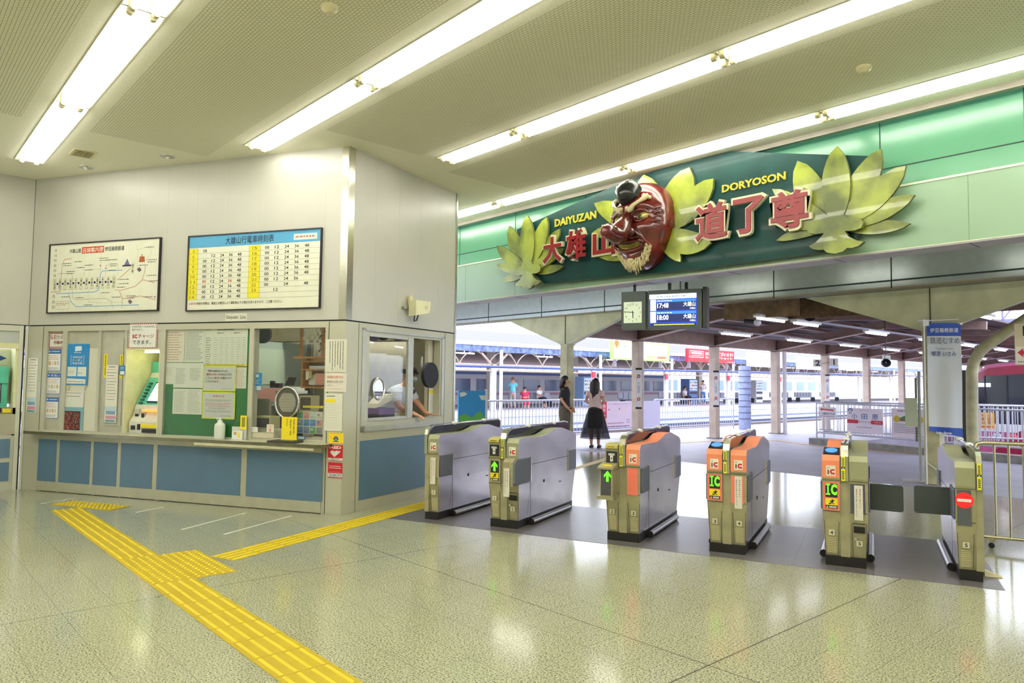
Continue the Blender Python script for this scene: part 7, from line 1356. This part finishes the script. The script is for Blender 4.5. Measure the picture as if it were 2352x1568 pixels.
def place(o, loc, rz): o.location = Vector(loc); o.rotation_euler = (0, 0, rz)
def head_parts(t, hc, ry=0.0, hair='long', look=0.0):
    """hc: head centre; face towards -y rotated by look"""
    R = Matrix.Translation(hc) @ Matrix.Rotation(look, 4, 'Z')
    m = MB(R)
    for sx_ in (-.03, .03): m.sphere((sx_, -.088, .008), (.013, .006, .007), P(235, 230, 225), 8, 6); m.sphere((sx_, -.093, .008), (.006, .003, .006), INK, 8, 5)
    m.build('eyes', t)
    m = MB(R); m.sphere((0, -.097, -.022), (.012, .016, .02), SKIN, 10, 6); m.sphere((0, -.087, -.055), (.022, .006, .006), P(190, 100, 95), 10, 5)
    for sx_ in (-1, 1): m.sphere((sx_ * .076, .005, -.005), (.01, .018, .028), SKIN, 8, 6)
    m.build('face', t)
def woman(name, label, loc, rz, top, skirt, skirt_mat_pants, hair_len, pose, H=1.58):
    t = thing(name, label, 'person', (0, 0, 0)); k = H / 1.6
    V = []; E_ = []
    V += [(0, 0, .92 * k, .135, .10)]; 
    chest = chain(V, E_, [(0, .0, 1.05 * k, .115, .085), (0, .0, 1.2 * k, .13, .095), (0, .01, 1.31 * k, .12, .075)], 0); neck = chain(V, E_, [(0, .005, 1.385 * k, .048)], chest); hd = chain(V, E_, [(0, -.012, 1.44 * k, .052), (0, -.018, 1.50 * k, .082, .092), (0, -.01, 1.56 * k, .07, .08)], neck)
    for s_ in (-1, 1):
        chain(V, E_, [(s_ * .085, 0, .82 * k, .085), (s_ * .085, -.005, .48 * k, .055), (s_ * .085, .01, .30 * k, .05), (s_ * .085, .01, .08 * k, .033), (s_ * .09, -.06, .035, .032, .025), (s_ * .095, -.13, .025, .028, .018)], 0)
        a = pose[0 if s_ < 0 else 1]; pts = [(s_ * .155, .005, 1.30 * k, .045)] + [(x_, y_, z_ * k, r_) for x_, y_, z_, r_ in a['arm']]
        e = chain(V, E_, pts, chest); hand(V, E_, e, a['d'], a['s'], None, .95)
    skinned('body', t, V, E_, SKIN, 2)
    # top
    m = MB(); n_ = 24
    def ring(z, rx, ry, cx=0, cy=0): return [(cx + rx * math.cos(2 * PI * i / n_), cy + ry * math.sin(2 * PI * i / n_), z) for i in range(n_)]
    def loft(m, rings, mat, cap=False):
        vs = [p for r in rings for p in r]; m.add(vs, [(j * n_ + i, j * n_ + (i + 1) % n_, (j + 1) * n_ + (i + 1) % n_, (j + 1) * n_ + i) for j in range(len(rings) - 1) for i in range(n_)], mat, True)
    loft(m, [ring(.90 * k, .16, .125), ring(1.0 * k, .15, .115), ring(1.12 * k, .143, .108), ring(1.24 * k, .158, .118), ring(1.32 * k, .165, .098), ring(1.365 * k, .12, .078), ring(1.385 * k, .07, .062)], top)
    for s_ in (-1, 1):
        a = pose[0 if s_ < 0 else 1]['arm']; p0 = Vector((s_ * .14, .005, 1.315 * k)); p1 = Vector(a[0][:3]); p1.z *= k; d = p1 - p0; m.tube([p0, p0 + d * .45, p0 + d * (.85 if pose[2] else .5)], [.062, .064, .066], top, 14, caps=False)
    m.build('top', t)
    m = MB(); rn = random.Random(2)
    if skirt_mat_pants == 'skirt':
        rings = []
        for j, (z, r_) in enumerate(((.98, .13), (.92, .155), (.75, .21), (.55, .26), (.35, .31), (.22, .34))): rings.append([(p[0] * (1 + .05 * math.sin(i * 2.6) * j / 5), p[1] * (1 + .05 * math.cos(i * 2.2) * j / 5), p[2]) for i, p in enumerate(ring(z * k, r_, r_ * .85))])
        loft(m, rings, skirt); m.build('skirt', t)
        m = MB(); loft(m, [ring(.93 * k, .15, .12), ring(.75 * k, .165, .13), ring(.46 * k, .18, .14)], M('skirt_lining', (18, 18, 20), .8)); m.build('lining', t)
    else:
        for s_ in (-1, 1): m.tube([(s_ * .06, 0, .95 * k), (s_ * .085, 0, .8 * k), (s_ * .088, -.005, .48 * k), (s_ * .088, .01, .12 * k)], [.115, .115, .09, .085], skirt, 16)
        m.build('trousers', t)
    # hair
    hc = Vector((0, -.012, 1.515 * k)); m = MB(); m.sphere(hc + Vector((0, .018, .014)), (.092, .102, .108), HAIRB, 22, 14, fn=lambda d, q: q * (1.0 if not (d.y < -.35 and d.z < .45) else .82))
    for j in range(26):
        a = PI * (j + .5) / 26; x_ = -.088 * math.cos(a); y_ = .03 + .075 * math.sin(a); L = hair_len * (.85 + .25 * rn.random()); m.tube([hc + Vector((x_, y_, .02)), hc + Vector((x_ * 1.12, y_ + .02, -.12)), hc + Vector((x_ * 1.0 + .01 * math.sin(j), y_ + .03, -L * .6)), hc + Vector((x_ * .8, y_ + .015, -L))], [.022, .024, .022, .006], HAIRB, 7)
    m.build('hair', t)
    m = MB()
    for s_ in (-1, 1): m.sphere((s_ * .09, -.055, .035), (.042, .105, .042), M('shoe_black', (20, 20, 22), .4), 14, 8); m.box((s_ * .09 - .03, .01, 0), (s_ * .09 + .03, .05, .05), MATS['shoe_black'])
    m.build('shoes', t)
    head_parts(t, Vector((0, -.012, 1.515 * k)))
    place(t, loc, rz); return t
hang = lambda s_: D(arm=[(s_ * .19, .02, 1.08, .036), (s_ * .2, -.02, .86, .026)], d=(0, -.1, -1), s=(0, 1, 0))
# woman with long skirt: back to us, hands folded in front
sk = M('tulle_black', (26, 26, 30), .8, alpha=.82, noise=.1)
w1 = woman('person', 'person standing in a pale pink sleeveless top and long sheer black skirt, back turned', Vector((-11.0, 12.42, 0)), math.radians(205), M('blouse_pink', (226, 196, 196), .7), sk, 'skirt', .33, [D(arm=[(-.21, .03, 1.08, .034), (-.13, -.12, 1.0, .026)], d=(.8, -.5, .1), s=(0, 0, -1)), D(arm=[(.21, .03, 1.08, .034), (.13, -.12, 1.0, .026)], d=(-.8, -.5, .1), s=(0, 0, -1)), 0], 1.56)
w2 = woman('person', 'person in black T-shirt and wide olive trousers standing sideways beside the cream column', Vector((-11.1, 11.53, 0)), math.radians(120), M('tshirt_black', (34, 32, 36), .8), M('trousers_olive', (92, 84, 72), .8), 'pants', .2, [D(arm=[(-.2, .03, 1.1, .036), (-.16, -.1, .92, .027)], d=(.3, -.6, -.6), s=(0, 0, -1)), D(arm=[(.2, .03, 1.1, .036), (.16, -.1, .92, .027)], d=(-.3, -.6, -.6), s=(0, 0, -1)), 1], 1.6)
m = MB(frame_z((-11.1, 11.53, 0), 120 - 0)); m.sphere((.06, -.16, .88), (.1, .05, .06), M('bag_tan', (186, 140, 92), .6), 14, 8); tag(m.build('tan_pouch'), 'small tan pouch held by the person in the black T-shirt', 'bag')
# ---- officer leaning out of the service window
t = thing('person', 'person in white short-sleeved uniform shirt and dark cap leaning on the service window sill', 'person', (0, 0, 0)); OS = WB.px(941, 850, -.29)[0]; zs_ = wz0
FO = WB.fr(OS, .02, -.42)           # x along wall, y up, z out of the window
def fo(x, y, z): return FO @ Vector((x, y, z))
V = []; E_ = []; V.append((*fo(-.08, .78, -.3), .16, .13))
ch = chain(V, E_, [(*fo(-.07, 1.0, -.2), .15, .12), (*fo(-.04, 1.2, -.06), .16, .12), (*fo(-.03, 1.31, .02), .14, .1)], 0)
nk = chain(V, E_, [(*fo(-.01, 1.40, .07), .055)], ch); chain(V, E_, [(*fo(.01, 1.46, .11), .065), (*fo(.015, 1.53, .13), .085, .095), (*fo(.015, 1.6, .12), .07, .08)], nk)
aL = chain(V, E_, [(*fo(-.19, 1.31, .04), .055), (*fo(-.27, 1.12, .16), .045), (*fo(-.25, 1.035, .38), .032)], ch); hand(V, E_, aL, FO.to_3x3() @ Vector((.15, -.25, .9)), FO.to_3x3() @ Vector((-1, 0, .1)), None, 1.05, .5)
aR = chain(V, E_, [(*fo(.14, 1.3, .02), .055), (*fo(.17, 1.14, .16), .045), (*fo(.04, 1.035, .37), .03)], ch); hand(V, E_, aR, FO.to_3x3() @ Vector((.5, -.2, .8)), FO.to_3x3() @ Vector((.6, 0, -.6)), None, 1.05, .4)
for s_ in (-1, 1): chain(V, E_, [(*fo(-.08 + s_ * .1, .66, -.3), .1), (*fo(-.08 + s_ * .1, .4, -.3), .07), (*fo(-.08 + s_ * .1, .08, -.32), .05), (*fo(-.08 + s_ * .1, .04, -.2), .04)], 0)
skinned('body', t, V, E_, SKIN, 2)
UW = M('uniform_white', (222, 226, 234), .7, noise=.05)
V = []; E_ = []; V.append((*fo(-.08, .84, -.28), .185, .155)); c2 = chain(V, E_, [(*fo(-.07, 1.0, -.2), .175, .145), (*fo(-.04, 1.2, -.06), .18, .14), (*fo(-.03, 1.32, .02), .15, .115)], 0)
chain(V, E_, [(*fo(-.19, 1.31, .045), .08), (*fo(-.255, 1.16, .13), .075)], c2); chain(V, E_, [(*fo(.15, 1.3, .02), .08), (*fo(.17, 1.18, .13), .075)], c2); chain(V, E_, [(*fo(-.015, 1.375, .06), .07)], c2); skinned('shirt', t, V, E_, UW, 2)
m = MB(FO); m.sphere((.015, 1.59, .11), (.1, .06, .11), M('cap_black', (26, 28, 34), .5), 20, 10); m.prism([(.015 + .12 * math.cos(a * PI / 10), 1.55) for a in range(11)] + [(.0, 1.53)], .1, .2, MATS['cap_black']) ; m.sphere((.02, 1.56, .2), (.075, .012, .055), MATS['cap_black'], 14, 6); m.build('cap', t)
m = MB(FO); m.sphere((.02, 1.475, .185), (.062, .045, .04), M('mask_grey', (190, 200, 208), .8), 14, 8); m.build('face_mask', t)
m = MB(FO)
for s_ in (-.03, .035): m.sphere((.018 + s_, 1.53, .21), (.012, .007, .006), INK, 8, 5)
m.build('eyes', t); m = MB(FO); m.tube([(-.255, 1.05, .33), (-.252, 1.042, .36)], .04, INK, 12); m.build('wristwatch', t)
# ---- people on the far platform
def small(label, x, y, rz, seat, top, low, H=1.68, hair=(30, 24, 26), arms='down'):
    t = thing('person', label, 'person', (0, 0, 0)); k = H / 1.68; dz = -.33 if seat else 0; V = []; E_ = []
    V.append((0, 0, .95 * k + dz, .14, .11)); c_ = chain(V, E_, [(0, 0, 1.12 * k + dz, .13, .1), (0, 0, 1.34 * k + dz, .15, .1)], 0); n_ = chain(V, E_, [(0, 0, 1.45 * k + dz, .05), (0, -.02, 1.57 * k + dz, .085, .09), (0, -.01, 1.63 * k + dz, .07)], c_)
    for s_ in (-1, 1):
        if seat: chain(V, E_, [(s_ * .1, -.12, .90 * k + dz, .085), (s_ * .1, -.42, .92 * k + dz, .06), (s_ * .1, -.44, .42 * k + dz, .045), (s_ * .1, -.54, .38 * k + dz, .035)], 0)
        else: chain(V, E_, [(s_ * .1, 0, .5 * k, .065), (s_ * .1, .01, .08, .045), (s_ * .1, -.1, .04, .04)], 0)
        e = {'down': [(s_ * .23, .02, 1.12 * k + dz, .04), (s_ * .23, -.06, .9 * k + dz, .03)], 'front': [(s_ * .22, -.02, 1.12 * k + dz, .04), (s_ * .1, -.26, 1.12 * k + dz, .03)], 'raised': [(s_ * .24, -.05, 1.2 * k, .04), (s_ * .12, -.25, 1.42 * k, .03)]}[arms]
        i_ = chain(V, E_, [(s_ * .17, 0, 1.34 * k + dz, .055)] + e, c_); hand(V, E_, i_, (0, -.5, -.6) if arms == 'down' else (-s_ * .4, -1, .1), (s_, 0, 0), None)
    skinned('body', t, V, E_, SKIN, 1)
    V = [(0, 0, .84 * k + dz, .2, .165), (0, 0, .97 * k + dz, .185, .15)]; E_ = [(0, 1)]; c_ = chain(V, E_, [(0, 0, 1.15 * k + dz, .16, .13), (0, 0, 1.34 * k + dz, .165, .12)], 1)
    for s_ in (-1, 1): chain(V, E_, [(s_ * .18, 0, 1.34 * k + dz, .075), (s_ * .225, .0, 1.18 * k + dz, .07)], c_)
    skinned('top', t, V, E_, P(*top), 1)
    V = [(0, 0, .98 * k + dz, .15, .12), (0, -.02, .86 * k + dz, .18, .16)]; E_ = [(0, 1)]
    if not seat: V.append((0, 0, .72 * k, .12, .11)); E_.append((1, 2))
    for s_ in (-1, 1):
        if seat: chain(V, E_, [(s_ * .1, -.12, .90 * k + dz, .105), (s_ * .1, -.42, .92 * k + dz, .08), (s_ * .1, -.44, .55 * k + dz, .065)], 1)
        else: chain(V, E_, [(s_ * .1, 0, .75 * k, .1), (s_ * .1, 0, .5 * k, .085), (s_ * .1, .01, .12, .075)], 1)
    skinned('trousers', t, V, E_, P(*low), 1)
    m = MB(); m.sphere((0, .012, 1.6 * k + dz), (.095, .1, .095), P(*hair), 12, 8); m.build('hair', t); head_parts(t, Vector((0, -.02, 1.57 * k + dz)))
    place(t, (x, y, 0.01), rz); return t
small('person in light blue shirt and grey trousers standing with back turned on the far platform', -29.6, 26.6, math.radians(215), 0, (110, 200, 214), (170, 160, 160), 1.72, (120, 90, 80), 'front')
small('person in a red patterned dress seated next to the person in the light blue shirt', -29.6, 27.5, math.radians(60), 1, (214, 30, 90), (214, 30, 90), 1.5)
small('person in white top and dark trousers reading on the far platform seats', -30.3, 29.3, math.radians(100), 1, (226, 224, 230), (40, 44, 60), 1.6, arms='front')
small('person in dark navy clothes seated alone behind the lilac board', -30.8, 44.6, math.radians(120), 1, (50, 60, 110), (40, 44, 70), 1.6)
small('person in white T-shirt and blue jeans standing and reading on the far platform', -29.4, 44.8, math.radians(30), 0, (222, 222, 230), (60, 110, 170), 1.74, arms='front')
small('person in dark trousers seated beside the one standing in jeans', -30.4, 44.0, math.radians(90), 1, (200, 200, 210), (40, 44, 60), 1.6)
for o in bpy.data.objects:
    if '_o' in o: del o['_o']
